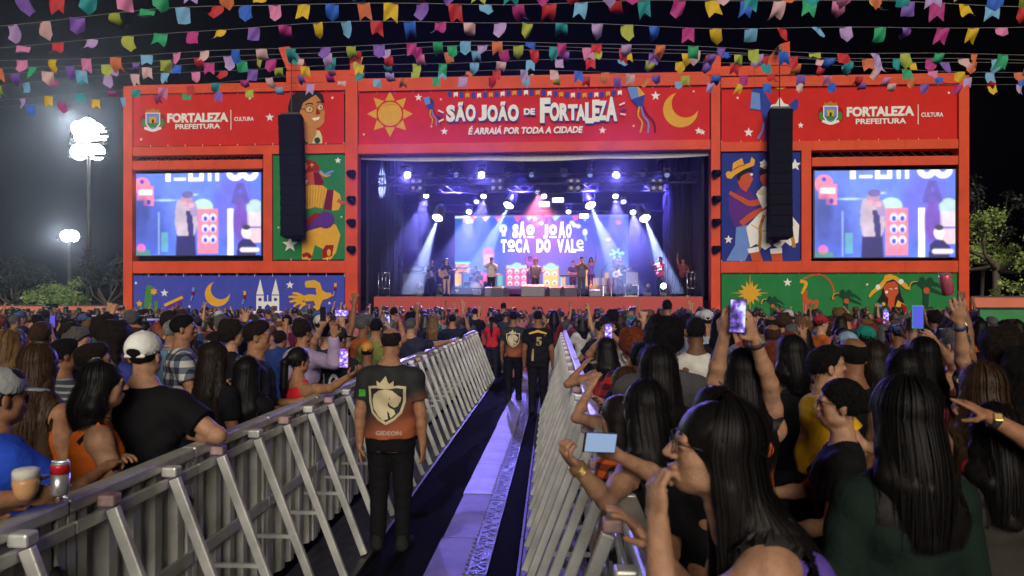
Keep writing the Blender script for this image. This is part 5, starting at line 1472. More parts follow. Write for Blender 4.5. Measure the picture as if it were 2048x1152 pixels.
ordw = ['first', 'second', 'third', 'fourth', 'fifth', 'sixth', 'seventh', 'eighth', 'ninth', 'tenth', 'eleventh', 'twelfth', 'thirteenth', 'fourteenth', 'fifteenth', 'sixteenth', 'seventeenth', 'eighteenth']
first = True
for run in (0, 1):
    Y0, n = (1.75, 16) if run == 0 else (1.95, 16)
    for k in range(n):
        if run == 0: a = (-1.97 - .008 * k, Y0 + k); b_ = (-1.97 - .008 * (k + 1), Y0 + k + 1)
        else: a = (.28 - .011 * k, Y0 + k); b_ = (.28 - .011 * (k + 1), Y0 + k + 1)
        o = bp if first else copy_tree(bp); first = False
        c = ((a[0] + b_[0]) / 2, (a[1] + b_[1]) / 2, 0); ang = math.atan2(b_[1] - a[1], b_[0] - a[0])
        o.location = c; o.rotation_euler = (0, 0, ang + (math.pi if run == 1 else 0))
        # the aisle lies on the -y side: +x direction for the run on the guard's side
        tag(o, '%s barrier panel from the camera, %s' % (ordw[k], 'on the side where the bald guard stands' if run == 0 else 'on the side of the woman in glasses'), 'barrier', 'aluminium crowd barriers along the aisle')
# ================================================================ mats and plates on the aisle floor
M_mat = mat('plastic_mat', (.20, .19, .21), .36, var=.35, scale=3, bump=.3, bscale=90)
M_matd = mat('dirty_mat', (.11, .088, .075), .5, var=.5, scale=3, bump=.3, bscale=90)
M_plate = mat('chequer_plate', (.22, .23, .27), .25, .8, var=.3, scale=6, bump=.8, bscale=70)
def mat_piece(Y0, Y1, m, lab, dz, dx):
    e = empty('floor_mat', (-.83 + dx, (Y0 + Y1) / 2, 0)); tag(e, lab, 'floor mat', 'interlocking mats laid down the aisle'); L = Y1 - Y0 - .012
    q = MB(); n = 14; pts = [(-.145, -L / 2), (.13, -L / 2)]
    for k in range(n):                                              # interlocking teeth along one side
        y = -L / 2 + L * k / n
        pts += [(.13, y), (.152, y), (.152, y + L / n / 2), (.13, y + L / n / 2)]
    pts += [(.13, L / 2), (-.145, L / 2)]
    vs = [(x, y, z) for z in (.004, .018) for x, y in pts]; N = len(pts)
    q.add(vs, [tuple(range(N, 2 * N))] + [(i, (i + 1) % N, (i + 1) % N + N, i + N) for i in range(N)])
    o = q.build('tile', m, e); o.location = (0, 0, dz)
for k in range(13):
    near = k < 3
    mat_piece(3.3 + k * 1.32 + (0 if near else .0), 3.3 + (k + 1) * 1.32, M_matd if near else M_mat, '%s floor mat up the aisle from the camera, %s' % (ordw[k], 'brown and dirty' if near else 'pale and scuffed'), .0 if near else .006, random.uniform(-.012, .012))
for k in range(9):
    e = empty('cable_plate', (-.6, 4.2 + k * 1.9, 0)); tag(e, '%s ribbed metal plate beside the mats, counted from the camera' % ordw[k], 'plate', 'ribbed metal plates beside the mats')
    q = MB(); q.box((0, 0, .012), (.15, 1.88, .014)); q.build('plate', M_plate, e, bevel=.003)
    q = MB()
    for i in range(46): q.box((random.choice((-.03, .03)), -.92 + i * .04, .0215), (.06, .012, .005), Matrix.Rotation(R(35 if i % 2 else -35), 3, 'Z'))
    q.build('rib', M_plate, e)

# ================================================================ bunting overhead
random.seed(5)
FC = {'red': (.55, .02, .03), 'yellow': (.72, .47, .01), 'green': (.02, .38, .16), 'teal': (.01, .30, .33), 'blue': (.02, .13, .66), 'light blue': (.18, .45, .72), 'purple': (.22, .10, .50), 'lilac': (.48, .33, .68), 'pink': (.70, .22, .45), 'magenta': (.48, .03, .24), 'orange': (.66, .17, .06), 'lime': (.40, .47, .06), 'pale pink': (.70, .45, .48)}
FM = {}
for k_, c_ in FC.items():
    m = mat('flag_' + k_.replace(' ', '_'), tuple(v * .82 for v in c_), .7, var=.08, scale=20, bump=.25, bscale=14); b = m.node_tree.nodes['Principled BSDF']
    FM[k_] = m
def flag_mesh(m, kind, w, h, rg):
    nx, nz = 6, 8; V, F = [], []
    a1, a2, cu = rg.uniform(-1.5, 1.5), rg.uniform(-.6, .7), rg.uniform(-.4, .5); tw = rg.uniform(-.55, .55)
    if rg.random() < .12: a2 = rg.uniform(-1.2, 1.2)
    for j in range(nz + 1):
        v = j / nz
        for i in range(nx + 1):
            u = i / nx * 2 - 1
            if kind == 0: L = h * (1 - .30 * abs(u))                 # pointed
            elif kind == 1: L = h * (.72 + .30 * abs(u))              # swallowtail
            else: L = h * .85
            d = v * L; th = a2 * (v ** .8) + cu * v * v; yaw = tw * v
            x = u * w / 2 * math.cos(yaw) + .25 * d * math.sin(a1 * .5) * v; y = u * w / 2 * math.sin(yaw) + d * math.sin(th) + .018 * math.sin(u * 3 + a1 * 4 + v * 4); z = -d * math.cos(th)
            V.append((x, y, z))
    for j in range(nz):
        for i in range(nx): a = j * (nx + 1) + i; F.append((a, a + nx + 1, a + nx + 2, a + 1))
    return np_mesh('flag', V, F, m)
# (height on the photo at px 0, 512, 1024, 1536, 2048), distance, flag width, spacing in px
LINES = [((-14, -22, -30, -26, -16), 9.0, .18, 62), ((52, 6, 3, 4, 8), 10.0, .185, 62), ((90, 50, 46, 52, 58), 11.6, .19, 62), ((124, 92, 86, 98, 108), 12.8, .19, 60), ((140, 104, 93, 108, 118), 13.8, .195, 66), ((154, 114, 102, 114, 124), 14.8, .2, 58), ((173, 133, 117, 131, 141), 16.4, .205, 56), ((196, 160, 137, 149, 161), 18.4, .215, 56), ((208, 176, 150, 162, 172), 20.5, .23, 60)]
names = list(FC); seq = 0
for li, (ys, zc, fw, sp) in enumerate(LINES):
    rg = random.Random(100 + li)
    def hy(px): return float(np.interp(px, (0, 512, 1024, 1536, 2048), ys)) if 0 <= px <= 2048 else (ys[0] + (0 - px) * (ys[0] - ys[1]) / 512 * 1.1 if px < 0 else ys[4] + (px - 2048) * .03)
    ph_ = rg.uniform(0, 6)
    smooth = lambda px: sum(hy(px + d) for d in (-180, -90, 0, 90, 180)) / 5 + 4.5 * math.sin(px / 210 + ph_) + 2 * math.sin(px / 77 + 2 * ph_)
    P = lambda px: at(px, smooth(px), zc)
    e = empty('bunting_string', P(1024)); tag(e, '%s string of paper flags counted down from the picture top' % ordw[li], 'bunting', 'bunting strings over the crowd')
    q = MB(); q.tube([P(px) - e.location for px in range(-300, 2400, 60)], .0035, 5); q.build('cord', mat('cord', (.25, .25, .25), .7, var=0), e)
    px = -40 + rg.uniform(0, 40)
    while px < 2090:
        c = names[(seq * 5 + rg.randrange(4)) % len(names)]; seq += 1; kind = rg.choice((0, 0, 1, 1, 1, 2) if li % 2 else (0, 0, 0, 1, 1, 2))
        fo = link('flag', flag_mesh(FM[c], kind, fw * rg.uniform(.9, 1.08), fw * 1.30 * rg.uniform(.9, 1.1), rg), e, P(px) - e.location - Vector((0, 0, .004)), (0, 0, YAW + rg.uniform(-.4, .4)))
        fo['label'] = '%s %s paper flag' % (c, ('pointed', 'swallowtail', 'square')[kind])
        px += sp * rg.uniform(.86, 1.16)

# ================================================================ boundary walls, booths, masts
M_wallo = mat('salmon_wall', (.62, .17, .10), .7, var=.12, scale=.8, bump=.3, bscale=6)
M_green = mat('green_board', (.03, .20, .06), .5, var=.15, scale=2)
M_grey = mat('grey_board', (.16, .17, .17), .6, var=.2, scale=2)
def wall(name, a, b_, h, m, lab, y=None, th=.2):
    q = MB(); n = 14; (xa, ya), (xb, yb) = a, b_
    q.bar((xa, ya, h / 2), (xb, yb, h / 2), th, h)
    o = q.build(name, m); tag(o, lab, 'wall'); return o
A = at(-700, 612, 36); B = at(248, 612, 33); _h = EYE - 17 * 33 / FPX
e = empty('boundary_wall', (A.x, A.y, 0)); tag(e, 'long salmon boundary wall beside the floodlight mast', 'wall')
q = MB(); q.bar((A.x, A.y, _h / 2), (B.x, B.y, _h / 2), .16, _h); child(q, 'panel', M_wallo, e)
q = MB(); q.bar((A.x, A.y, _h + .02), (B.x, B.y, _h + .02), .24, .05); child(q, 'coping', mat('wall_coping', (.07, .05, .05), .8, var=.2), e)
A = at(1941, 593, 30); B = at(2700, 593, 31); h2 = 2.02
e = empty('boundary_wall', (A.x, A.y, 0)); tag(e, 'salmon boundary wall below the lit pruned tree', 'wall')
q = MB(); q.bar((A.x, A.y, h2 / 2), (B.x, B.y, h2 / 2), .16, h2); child(q, 'panel', M_wallo, e); q = MB(); q.bar((A.x, A.y, h2 + .02), (B.x, B.y, h2 + .02), .24, .05); child(q, 'coping', mat('wall_coping'), e)
def booth(px0, px1, py, zc, lab, grey=0.0):
    a, b_ = at(px0, py, zc), at(px1, py, zc); d = (b_ - a); d.z = 0; L = d.length; h = a.z
    e = empty('booth', ((a.x + b_.x) / 2, (a.y + b_.y) / 2, 0), math.atan2(d.y, d.x)); tag(e, lab, 'booth', 'low sound and service booths')
    q = MB(); q.box((-L * grey / 2, 0, h / 2), (L * (1 - grey), .08, h)); q.build('front_board', M_green, e, bevel=.01)
    if grey: q = MB(); q.box((L * (1 - grey) / 2, 0, h / 2), (L * grey, .08, h)); q.build('side_board', M_grey, e, bevel=.01)
    q = MB(); q.box((0, .6, h / 2 - .02), (L * .98, 1.05, h - .06)); q.build('counter', M_blackmetal, e, bevel=.01)
    q = MB(); q.box((0, -.01, h + .015), (L + .04, .12, .03)); q.build('edge_trim', M_blackmetal, e)
booth(168, 292, 635, 12, 'green and grey booth near the cactus banner', .48)
booth(1957, 2120, 618, 13, 'green booth under the lit pruned tree')
booth(598, 642, 623, 22, 'small green booth by the bird banner', .3)
# floodlight masts
M_flood = mat('flood_lens', (.9, .9, .9), .3, var=0, emit=(.92, .97, 1), estr=60)
M_pole = mat('galvanised_pole', (.045, .05, .055), .5, .3, var=.2)
def mast(px, ytop, zc, lamps, lab, energy):
    base = at(px, 600, zc); base.z = 0; top = at(px, ytop, zc).z
    e = empty('floodlight_mast', base); tag(e, lab, 'floodlight', 'floodlight masts')
    q = MB(); q.tube([(0, 0, 0), (0, 0, top * .5), (0, 0, top + .3)], [.16, .13, .09], 12); q.build('pole', M_pole, e, True)
    zs = sorted({round(at(px, y, zc).z, 1) for _, y in lamps})
    q = MB()
    for z in zs: q.box((0, 0, z - .25), (2.4, .12, .12))
    q.build('crossarm', M_pole, e)
    for x, y in lamps:
        p = at(x, y, zc) - base; d = Vector((.32, -1, -.22)).normalized(); rot = d.to_track_quat('Z', 'Y').to_matrix()
        q = MB(); q.lathe([(.1, -.35), (.42, -.10), (.46, -.01), (.46, .0)], p, 16, rot); f_ = q.build('lamp', M_blackmetal, e, True)
        q = MB(); q.lathe([(.48, .0), (.3, .08), (.02, .11)], p, 16, rot); q.build('lens', M_flood, f_, True)
    l = bpy.data.lights.new('flood', 'SPOT'); l.energy = energy; l.spot_size = R(120); l.spot_blend = .6; l.shadow_soft_size = .8; l.color = (.85, .95, 1)
    o = bpy.data.objects.new('flood', l); COL.objects.link(o); o.parent = e; o.location = (at(lamps[0][0], lamps[0][1], zc) - base) + Vector((.1, -.8, 0)); o.rotation_euler = (-Vector((.32, -1, -.25))).to_track_quat('Z', 'Y').to_euler()
mast(178, 240, 44, [(160, 258), (176, 252), (192, 262), (166, 275), (183, 277), (198, 270), (158, 304), (178, 302), (193, 304)], 'tall mast with a blazing cluster of white floodlights', 8500)
mast(139, 466, 62, [(133, 472), (146, 472)], 'lower distant mast with one pair of floodlights', 5000)
# small speaker on the wall
p = at(104, 615, 31.5); e = empty('loudspeaker', (p.x, p.y, 0)); tag(e, 'small black loudspeaker on a stand before the salmon wall', 'speaker')
q = MB(); q.box((0, 0, p.z - .1), (.34, .34, .55)); q.build('cabinet', M_spk, e, bevel=.02); q = MB(); q.tube([(0, 0, 0), (0, 0, p.z - .35)], .025); q.build('stand', M_blackmetal, e)

# ================================================================ trees
M_leaf_lit = mat('leaf_lit', (.26, .36, .09), .55, var=.35, scale=1.2); M_leaf_unlit = mat('leaf_unlit', (.010, .017, .008), .6, var=.3, scale=1.2); M_leaf_half_lit = mat('leaf_half_lit', (.17, .27, .06), .55, var=.35, scale=1.2); M_bark = mat('bark', (.10, .08, .06), .85, var=.3, scale=6, bump=.6)  # floodlit, half-lit and unlit foliage: the light is put into the leaf colours
def tree(base, H, spread, n, seed, lab, trunk_r=.16, leafs=M_leaf_lit, fork=.4, ls=.16, lean=0.0, sparse=False, name='tree'):
    rg = random.Random(seed); e = empty(name, base); tag(e, lab, 'tree', 'trees around the ground')
    q = MB(); tips = []
    th = H * fork; q.tube([(0, 0, 0), (lean * .3 + .04, .03, th * .5), (lean * .6, 0, th)], [trunk_r, trunk_r * .85, trunk_r * .75], 10)
    for k in range(7 if not sparse else 4):
        a = k * 2.4 + rg.random(); r0 = spread * rg.uniform(.35, .75); p0 = Vector((lean * .6, 0, th * rg.uniform(.85, 1))); p2 = Vector((lean + r0 * math.cos(a), r0 * math.sin(a), H * rg.uniform(.62, .95))); p1 = p0.lerp(p2, .5) + Vector((.25 * r0 * math.cos(a), .25 * r0 * math.sin(a), -.06 * H))
        q.tube([p0, p1, p2], [trunk_r * .55, trunk_r * .36, trunk_r * .14], 7); tips += [p2, p1.lerp(p2, .6)]
        for j in range(3):
            b2 = a + rg.uniform(-1, 1); s = p1.lerp(p2, rg.uniform(.2, .9)); t = s + Vector((spread * .4 * math.cos(b2), spread * .4 * math.sin(b2), H * rg.uniform(.02, .18))); q.tube([s, s.lerp(t, .5) + Vector((0, 0, .05)), t], [trunk_r * .22, trunk_r * .14, trunk_r * .05], 5); tips.append(t)
    q.build('trunk', M_bark, e, True)
    V, F = [], []
    for k in range(n):
        c = rg.choice(tips); rr = spread * rg.uniform(.12, .30); d = Vector((rg.gauss(0, 1), rg.gauss(0, 1), rg.gauss(0, .7))).normalized() * rr * rg.random() ** .4; p = c + d
        ax = Vector((rg.gauss(0, 1), rg.gauss(0, 1), rg.gauss(0, .6) - .3)).normalized(); sd = ax.cross(Vector((rg.gauss(0, 1), rg.gauss(0, 1), rg.gauss(0, 1)))).normalized(); L = ls * rg.uniform(.6, 1.3); w_ = L * .32; b0 = len(V)
        V += [p, p + ax * L * .5 + sd * w_, p + ax * L, p + ax * L * .5 - sd * w_]; F.append((b0, b0 + 1, b0 + 2, b0 + 3))
    link('crown', np_mesh('crown', V, F, leafs, False), e)
def gpt(px, zc): v = at(px, 600, zc); v.z = 0; return v
tree(gpt(1992, 36), 6.2, 2.5, 8500, 2, 'lit pruned tree with a bare trunk beside the frame', .22, M_leaf_lit, .60, .15)
tree(gpt(1958, 39), 9.0, 1.7, 1300, 7, 'taller sparse tree half hidden behind the frame', .12, M_leaf_unlit, .5, .17, .4, True)
tree(gpt(118, 40), 2.8, 1.7, 3800, 4, 'bushy bright green tree over the salmon wall', .1, M_leaf_half_lit, .3, .15)
tree(gpt(80, 40.5), 2.2, 1.4, 900, 5, 'low dark bush over the salmon wall', .08, M_leaf_unlit, .3, .2)
tree(gpt(214, 42), 4.8, 1.6, 1500, 6, 'slim dark tree between mast and frame', .12, M_leaf_unlit, .35, .22)
tree(gpt(30, 48), 4.6, 2.0, 2200, 8, 'wide dark tree behind the salmon wall', .2, M_leaf_unlit, .35, .26)
tree(gpt(2030, 33), 2.9, .8, 500, 9, 'small bush just above the wall beside the pruned tree', .05, M_leaf_lit, .6, .16)
# ================================================================ people one can tell apart
BK, NAVY, DGREY = (.0075, .0075, .0085), (.012, .015, .028), (.06, .06, .065)
rest = {1: ('dir', (.18, .05, -1), (.05, .35, -1), 'relax', (-1, .2, 0)), -1: ('dir', (-.18, .05, -1), (-.05, .35, -1), 'relax', (1, .2, 0))}
fwd = {1: ('dir', (.30, .55, -.8), (-.55, .75, .0), 'relax', (0, 0, -1)), -1: ('dir', (-.30, .55, -.8), (.55, .75, .0), 'relax', (0, 0, -1))}
def bar_arms(w=.30, z=1.24): return fwd
P = make_person
HB = .0075
# ---- security guards in the aisle
gd, gg = P('bald security guard in lion crest shirt standing nearest in the aisle', 783, 654, 5.78, sex='m', build=1.10, arms={1: ('dir', (.20, -.02, -1), (.04, .10, -1), 'relax', (-1, .3, 0)), -1: ('dir', (-.20, -.02, -1), (-.04, .08, -1), 'relax', (1, .3, 0))}, hair=('bald', 'dark'), top=('tee', BK), bottoms=(.006, .006, .007), skin='tan', h=.0085, hem=-.05, group='security guards in the aisle', loose=.016, pose=dict(yaw=-.1, pitch=.12))
def guard_shirt():
    m = bpy.data.materials.new('guard_shirt'); m.use_nodes = True; t = m.node_tree; b = t.nodes['Principled BSDF']; b.inputs['Roughness'].default_value = .8
    tc = t.nodes.new('ShaderNodeTexCoord'); sp = t.nodes.new('ShaderNodeSeparateXYZ'); t.links.new(tc.outputs['Object'], sp.inputs[0])
    v = nmath(t, 'ADD', nmath(t, 'MULTIPLY', sp.outputs[2], -3.2), nmath(t, 'MULTIPLY', sp.outputs[0], 1.5))
    mr = t.nodes.new('ShaderNodeMapRange'); mr.inputs[1].default_value = -3.75; mr.inputs[2].default_value = -2.9; t.links.new(v, mr.inputs[0])
    n = t.nodes.new('ShaderNodeTexNoise'); n.inputs['Scale'].default_value = 14; t.links.new(tc.outputs['Object'], n.inputs['Vector'])
    t.links.new(nmix(t, mr.outputs[0], (.007, .009, .009), (.30, .075, .026)), b.inputs['Base Color'])
    bp_ = t.nodes.new('ShaderNodeBump'); bp_.inputs['Strength'].default_value = .3; t.links.new(n.outputs[0], bp_.inputs['Height']); t.links.new(bp_.outputs[0], b.inputs['Normal'])
    return m
M_gold = mat('crest_gold', (.50, .42, .26), .6, var=.06); M_crk = mat('crest_black', (.012, .012, .012), .8, var=0)
SHIELD = [(-.50, .40), (-.30, .43), (-.10, .40), (.10, .40), (.30, .43), (.50, .40), (.48, .0), (.40, -.28), (.22, -.46), (0, -.58), (-.22, -.46), (-.40, -.28), (-.48, .0)]
def crest(root, g, k, zc_):
    sh = [c for c in root.children if c.name.startswith('shirt')][0]
    sh.data.materials.clear(); sh.data.materials.append(GS)
    c0 = (0.0, zc_)
    decal('crest_shield', root, sh, [SHIELD], M_gold, k, c0, .003)
    decal('crest_field', root, sh, [[(x * .86, z * .86 + .0) for x, z in SHIELD]], M_crk, k, c0, .005)
    lion = [[(-.34, .20), (-.20, .30), (-.02, .34), (.16, .30), (.28, .20), (.38, .12), (.36, .02), (.26, -.02), (.30, -.10), (.20, -.14), (.10, -.08), (.04, .06), (.16, .10), (.10, .17), (-.06, .16), (-.18, .06), (-.20, -.08), (-.10, -.20), (.02, -.30), (.06, -.42), (-.06, -.46), (-.20, -.36), (-.34, -.16), (-.38, .04)],
            [(.08, -.14), (.20, -.20), (.24, -.30), (.12, -.40), (.08, -.28), (-.02, -.18), (-.08, -.08), (-.06, .04), (.0, -.04)],
            [(-.24, .40), (-.26, .56), (-.13, .47), (-.03, .68), (.07, .47), (.20, .56), (.18, .40), (-.02, .36)],
            [(-.30, -.22), (-.16, -.38), (-.02, -.49), (-.14, -.40), (-.22, -.26)]]
    decal('crest_lion', root, sh, lion, M_gold, k, c0, .007)
    return sh
GS = guard_shirt()
sh = crest(gd, gg, .30, gg.T(0, 0, .235)[2])
decal_text('GIDEON', gd, sh, mat('faint_print', (.36, .27, .22), .7, var=0), .20, .032, (.02, gg.T(0, 0, .0)[2]), .03)
decal('arm_flag', gd, sh, [[(-.5, -.5), (.5, -.5), (.5, .5), (-.5, .5)]], mat('flag_patch', (.05, .32, .03), .6, var=.3, scale=60), .055, (-.205 * gg.u, gg.T(0, 0, .30)[2]), .004)
g2, gg2 = P('security guard in lion crest shirt further up the aisle beside a colleague', 1027, 622, 14.0, build=1.0, hair=('short', 'black'), top=('tee', BK), bottoms=BK, arms=rest, skin='brown', h=.014, group='security guards in the aisle')
crest(g2, gg2, .27, gg2.T(0, 0, .27)[2])
g3, gg3 = P('guard in black shirt with yellow collar band and number five', 1076, 620, 12.6, build=1.06, hair=('crop', 'black'), top=('tee', BK), bottoms=BK, arms=rest, skin='brown', h=.013, group='security guards in the aisle')
sh3 = [c for c in g3.children if c.name.startswith('shirt')][0]
decal('collar_band', g3, sh3, [[(-.9, -.05), (0, .18), (.9, -.05), (.9, .12), (0, .42), (-.9, .12)]], mat('band_yellow', (.60, .36, .04), .7, var=.05), .17, (0, gg3.T(0, 0, .405)[2]), .003)
decal_text('5', g3, sh3, mat('number_gold', (.32, .24, .10), .7, var=.05), .10, .15, (.02, gg3.T(0, 0, .28)[2]), .04)
decal('side_stripe', g3, sh3, [[(-.1, -.5), (.1, -.5), (.12, .5), (.0, .55), (-.06, .3)]], mat('number_gold'), .20, (-.09, gg3.T(0, 0, .05)[2]), .003)
P('person in a red shirt with ponytail at the aisle barrier end', 984, 632, 18.2, sex='f', hair=('pony', 'black'), top=('tee', (.42, .02, .03)), bottoms=NAVY, arms=fwd, h=.016)
P('person in a dark red top beyond the guards near the stage', 1108, 620, 17.5, sex='f', hair=('long', 'black'), top=('tee', (.10, .012, .02)), bottoms=NAVY, arms=fwd, h=.016)
P('tall dark-haired person in black standing above the crowd before the stage skirt', 1007, 605, 20, hair=('short', 'black'), top=('tee', BK), arms=rest, h=.017, H=1.75)

# ---- behind the barrier on the guard's side
P('person in backwards white cap and black shirt leaning on the barrier', 290, 664, 4.05, build=1.12, hair=('short', 'black'), cap=(.72, .72, .70), top=('tee', BK), skin='fair', h=HB, pose=dict(lean=.10, pitch=-.12),
  arms={-1: ('px', (232, 912, 3.72), (-.5, -.2, -1), 'relax', (0, 0, -1)), 1: ('px', (372, 868, 4.1), (.9, -.1, -.6), 'relax', (0, 0, -1))}, loose=.022)
P('person with long dark hair and orange top leaning beside the white cap', 208, 724, 3.72, sex='f', rz=R(-50), hair=('long', 'black'), L=.22, strand=420, top=('tank', (.62, .13, .015)), skin='fair', h=HB, pose=dict(lean=.16), arms={-1: ('dir', (-.35, .25, -1), (.2, .8, -.35), 'relax', (0, 0, -1)), 1: ('dir', (.3, .3, -1), (-.5, .8, 0), 'relax', (0, 0, -1))}, hem=-.1)
P('person with wavy brown hair down the back in orange dress', 82, 690, 4.1, sex='f', hair=('wavy', 'brown'), L=.56, strand=380, wave=1.0, top=('strapless', (.48, .12, .02)), bottoms=(.48, .12, .02), skin='tan', h=.009, rz=R(-12))
P('person in white polo shirt with cropped hair facing the stage sideways', 186, 684, 4.6, rz=R(-48), hair=('short', 'dark'), top=('tee', (.70, .70, .70)), skin='tan', h=.010, face=True, loose=.02, arms=fwd)
P('person in grey cap and blue top resting an arm on the barrier', 2, 738, 3.05, sex='f', hair=('short', 'dark'), cap=(.30, .32, .33), top=('tee', (.02, .07, .50)), skin='tan', h=HB, rz=R(-30), pose=dict(lean=.12), loose=.03,
  arms={1: ('px', (205, 940, 3.35), (.3, -.8, -.7), 'fist', (0, 0, -1)), -1: ('dir', (-.2, .4, -1), (.4, .8, 0), 'relax', (0, 0, -1))})
# the drinker stands just outside the picture and reaches over the rail
dr, dg = P('person holding a red drink can and beer glass over the barrier', loc=(-2.40, 2.20, 0), H=1.76, rz=R(-40), hair=('short', 'black'), top=('tee', BK), skin='tan', h=.0065,
  arms={1: ('ik', local_of((-2.40, 2.20, 0), R(-40), at(62, 994, 2.64)), (0, -.3, -1), 'hold', (-.75, .55, .1)), -1: ('ik', local_of((-2.40, 2.20, 0), R(-40), at(-22, 1010, 2.66)), (-.3, -.3, -1), 'hold', (.7, .5, .2))})
P('person in checked grey shirt looking towards the stage', 366, 629, 6.6, rz=R(-62), hair=('short', 'black'), top=('tee', 'plaid_grey'), skin='tan', h=.011, face=True, loose=.02, arms={1: ('dir', (.3, .3, -1), (-.2, .9, .1), 'relax'), -1: ('dir', (-.2, .3, -1), (.2, .9, .0), 'relax')}, build=1.1)
P('person with bushy brown curls behind the man in white', 232, 646, 5.7, sex='f', hair=('curlylong', 'dark'), L=.28, top=('tee', (.03, .04, .20)), skin='brown', h=.012, rz=R(-20))
P('person in dark striped shirt near the long-haired orange dress', 128, 676, 5.2, hair=('short', 'black'), top=('tee', 'stripe_grey'), skin='brown', h=.012, rz=R(-35))
P('person with fair shoulder-length hair at the picture edge', 22, 662, 5.6, sex='f', hair=('long', 'light'), L=.3, strand=160, top=('tank', (.12, .07, .07)), skin='tan', h=.012)
P('person with grey hair in pale top behind the checked shirt', 344, 640, 7.6, hair=('short', 'grey'), top=('tee', (.10, .22, .28)), skin='tan', h=.014)
P('person in black shirt turned sideways to watch the stage', 515, 640, 5.7, rz=R(-68), hair=('short', 'dark'), top=('tee', (.02, .022, .025)), skin='tan', h=.0095, face=True, arms={1: ('dir', (.25, .25, -1), (-.5, .8, -.1), 'relax'), -1: ('dir', (-.2, .2, -1), (.3, .8, .05), 'relax')})
P('person with dark wavy hair in front of the checked shirt', 432, 684, 5.2, sex='f', rz=R(-25), hair=('wavy', 'dark'), L=.48, strand=260, wave=.6, top=('tee', BK), skin='tan', h=.010)
P('person with straight black hair to the waist by the barrier', 496, 714, 5.35, sex='f', rz=R(-8), hair=('long', 'black'), L=.55, strand=320, top=('tee', BK), skin='tan', h=.010)
P('person with glasses and dark bob behind the black-shirted watcher', 465, 642, 7.0, sex='f', rz=R(-55), hair=('curly', 'dark'), top=('tee', BK), skin='fair', h=.012, face=True, specs=((.02, .02, .02), .022))
pr_, pg = P('person in sleeveless red top filming with a phone over the barrier', 598, 694, 6.15, sex='f', hair=('pony', 'black'), L=.34, strand=0, top=('tank', (.55, .02, .03)), skin='tan', h=.009, rz=R(-35), hem=-.08, arms={1: ('px', (700, 752, 5.85), (.2, -.2, -1), 'hold', (-.5, .2, .5)), -1: ('dir', (-.3, .3, -1), (.3, .8, 0), 'relax')})
P('person with a top bun in lilac sweatshirt stretching an arm', 606, 638, 7.2, sex='f', hair=('bun', 'dark'), top=('long', (.34, .26, .42)), skin='tan', h=.011, rz=R(-28), loose=.028, arms={1: ('px', (668, 672, 6.9), (.6, -.2, -.7), 'relax', (0, 0, -1)), -1: ('dir', (-.3, .3, -1), (.4, .8, 0), 'relax')})
p10, q10 = P('person in dark cap and black jersey numbered ten', 677, 654, 7.4, rz=R(-22), hair=('short', 'black'), cap=(.02, .025, .025), top=('tee', (.016, .02, .022)), skin='tan', h=.010, arms=fwd)
s10 = [c for c in p10.children if c.name.startswith('shirt')][0]
decal_text('10', p10, s10, mat('number_white', (.62, .62, .6), .7, var=.05), .20, .22, (0, q10.T(0, 0, .22)[2]), .01)
P('person in olive green shirt filming beyond the bald guard', 752, 636, 9.3, hair=('short', 'black'), top=('tee', (.16, .19, .05)), skin='tan', h=.012, arms={1: ('dir', (.4, .6, .3), (-.3, .4, .9), 'hold'), -1: ('dir', (-.3, .4, -.9), (.3, .8, 0), 'relax')})
P('child in orange and blue cap by the bald guard', 735, 684, 8.6, H=1.42, hair=('short', 'black'), cap=(.55, .26, .05), top=('tee', (.04, .05, .12)), skin='brown', h=.012, head=1.05)
P('person in navy shirt with arm along the barrier top', 822, 636, 10.8, hair=('short', 'salt'), top=('tee', (.022, .025, .05)), skin='fair', h=.012, build=1.12, rz=R(-15), arms={1: ('px', (908, 682, 11.2), (.6, 0, -.6), 'relax', (0, 0, -1)), -1: fwd[-1]})
P('person with long fair hair behind the navy shirt', 868, 632, 13.2, sex='f', hair=('long', 'light'), L=.34, strand=120, top=('tee', BK), skin='fair', h=.013, rz=R(-20), arms=fwd)
P('person in black shirt filming beside the fair-haired woman', 905, 628, 14.8, hair=('short', 'black'), top=('tee', NAVY), skin='tan', h=.014, arms={1: ('dir', (.4, .7, .2), (-.3, .5, .9), 'hold'), -1: fwd[-1]})
P('person in black shirt raising one arm high by the aisle', 950, 616, 19, hair=('short', 'black'), top=('tee', BK), skin='fair', h=.014, arms={-1: ('dir', (-.5, .2, .8), (-.1, .2, 1), 'open', (0, 1, 0)), 1: fwd[1]})
P('person in pink-lit jacket standing on toes before the stage skirt', 788, 614, 15, hair=('short', 'black'), top=('tee', BK), skin='tan', h=.016, arms=rest)
upL = {-1: ('dir', (-.35, .25, .9), (-.05, .25, 1), 'open', (0, 1, 0)), 1: fwd[1]}; upR = {1: ('dir', (.35, .25, .9), (.05, .25, 1), 'open', (0, 1, 0)), -1: fwd[-1]}
P('person waving an open hand before the church print', 428, 662, 7.4, hair=('short', 'dark'), top=('long', (.02, .02, .03)), skin='fair', h=.012, arms=upR)
ph1, phg1 = P('person holding a black phone high by the bird banner', 652, 646, 8.4, hair=('short', 'black'), top=('tee', (.02, .025, .03)), skin='fair', h=.012, arms={-1: ('px', (645, 652, 8.1), (-.7, -.2, -.6), 'hold', (.2, .6, .3)), 1: ('px', (686, 650, 8.1), (.7, -.2, -.6), 'hold', (-.2, .6, .3))})

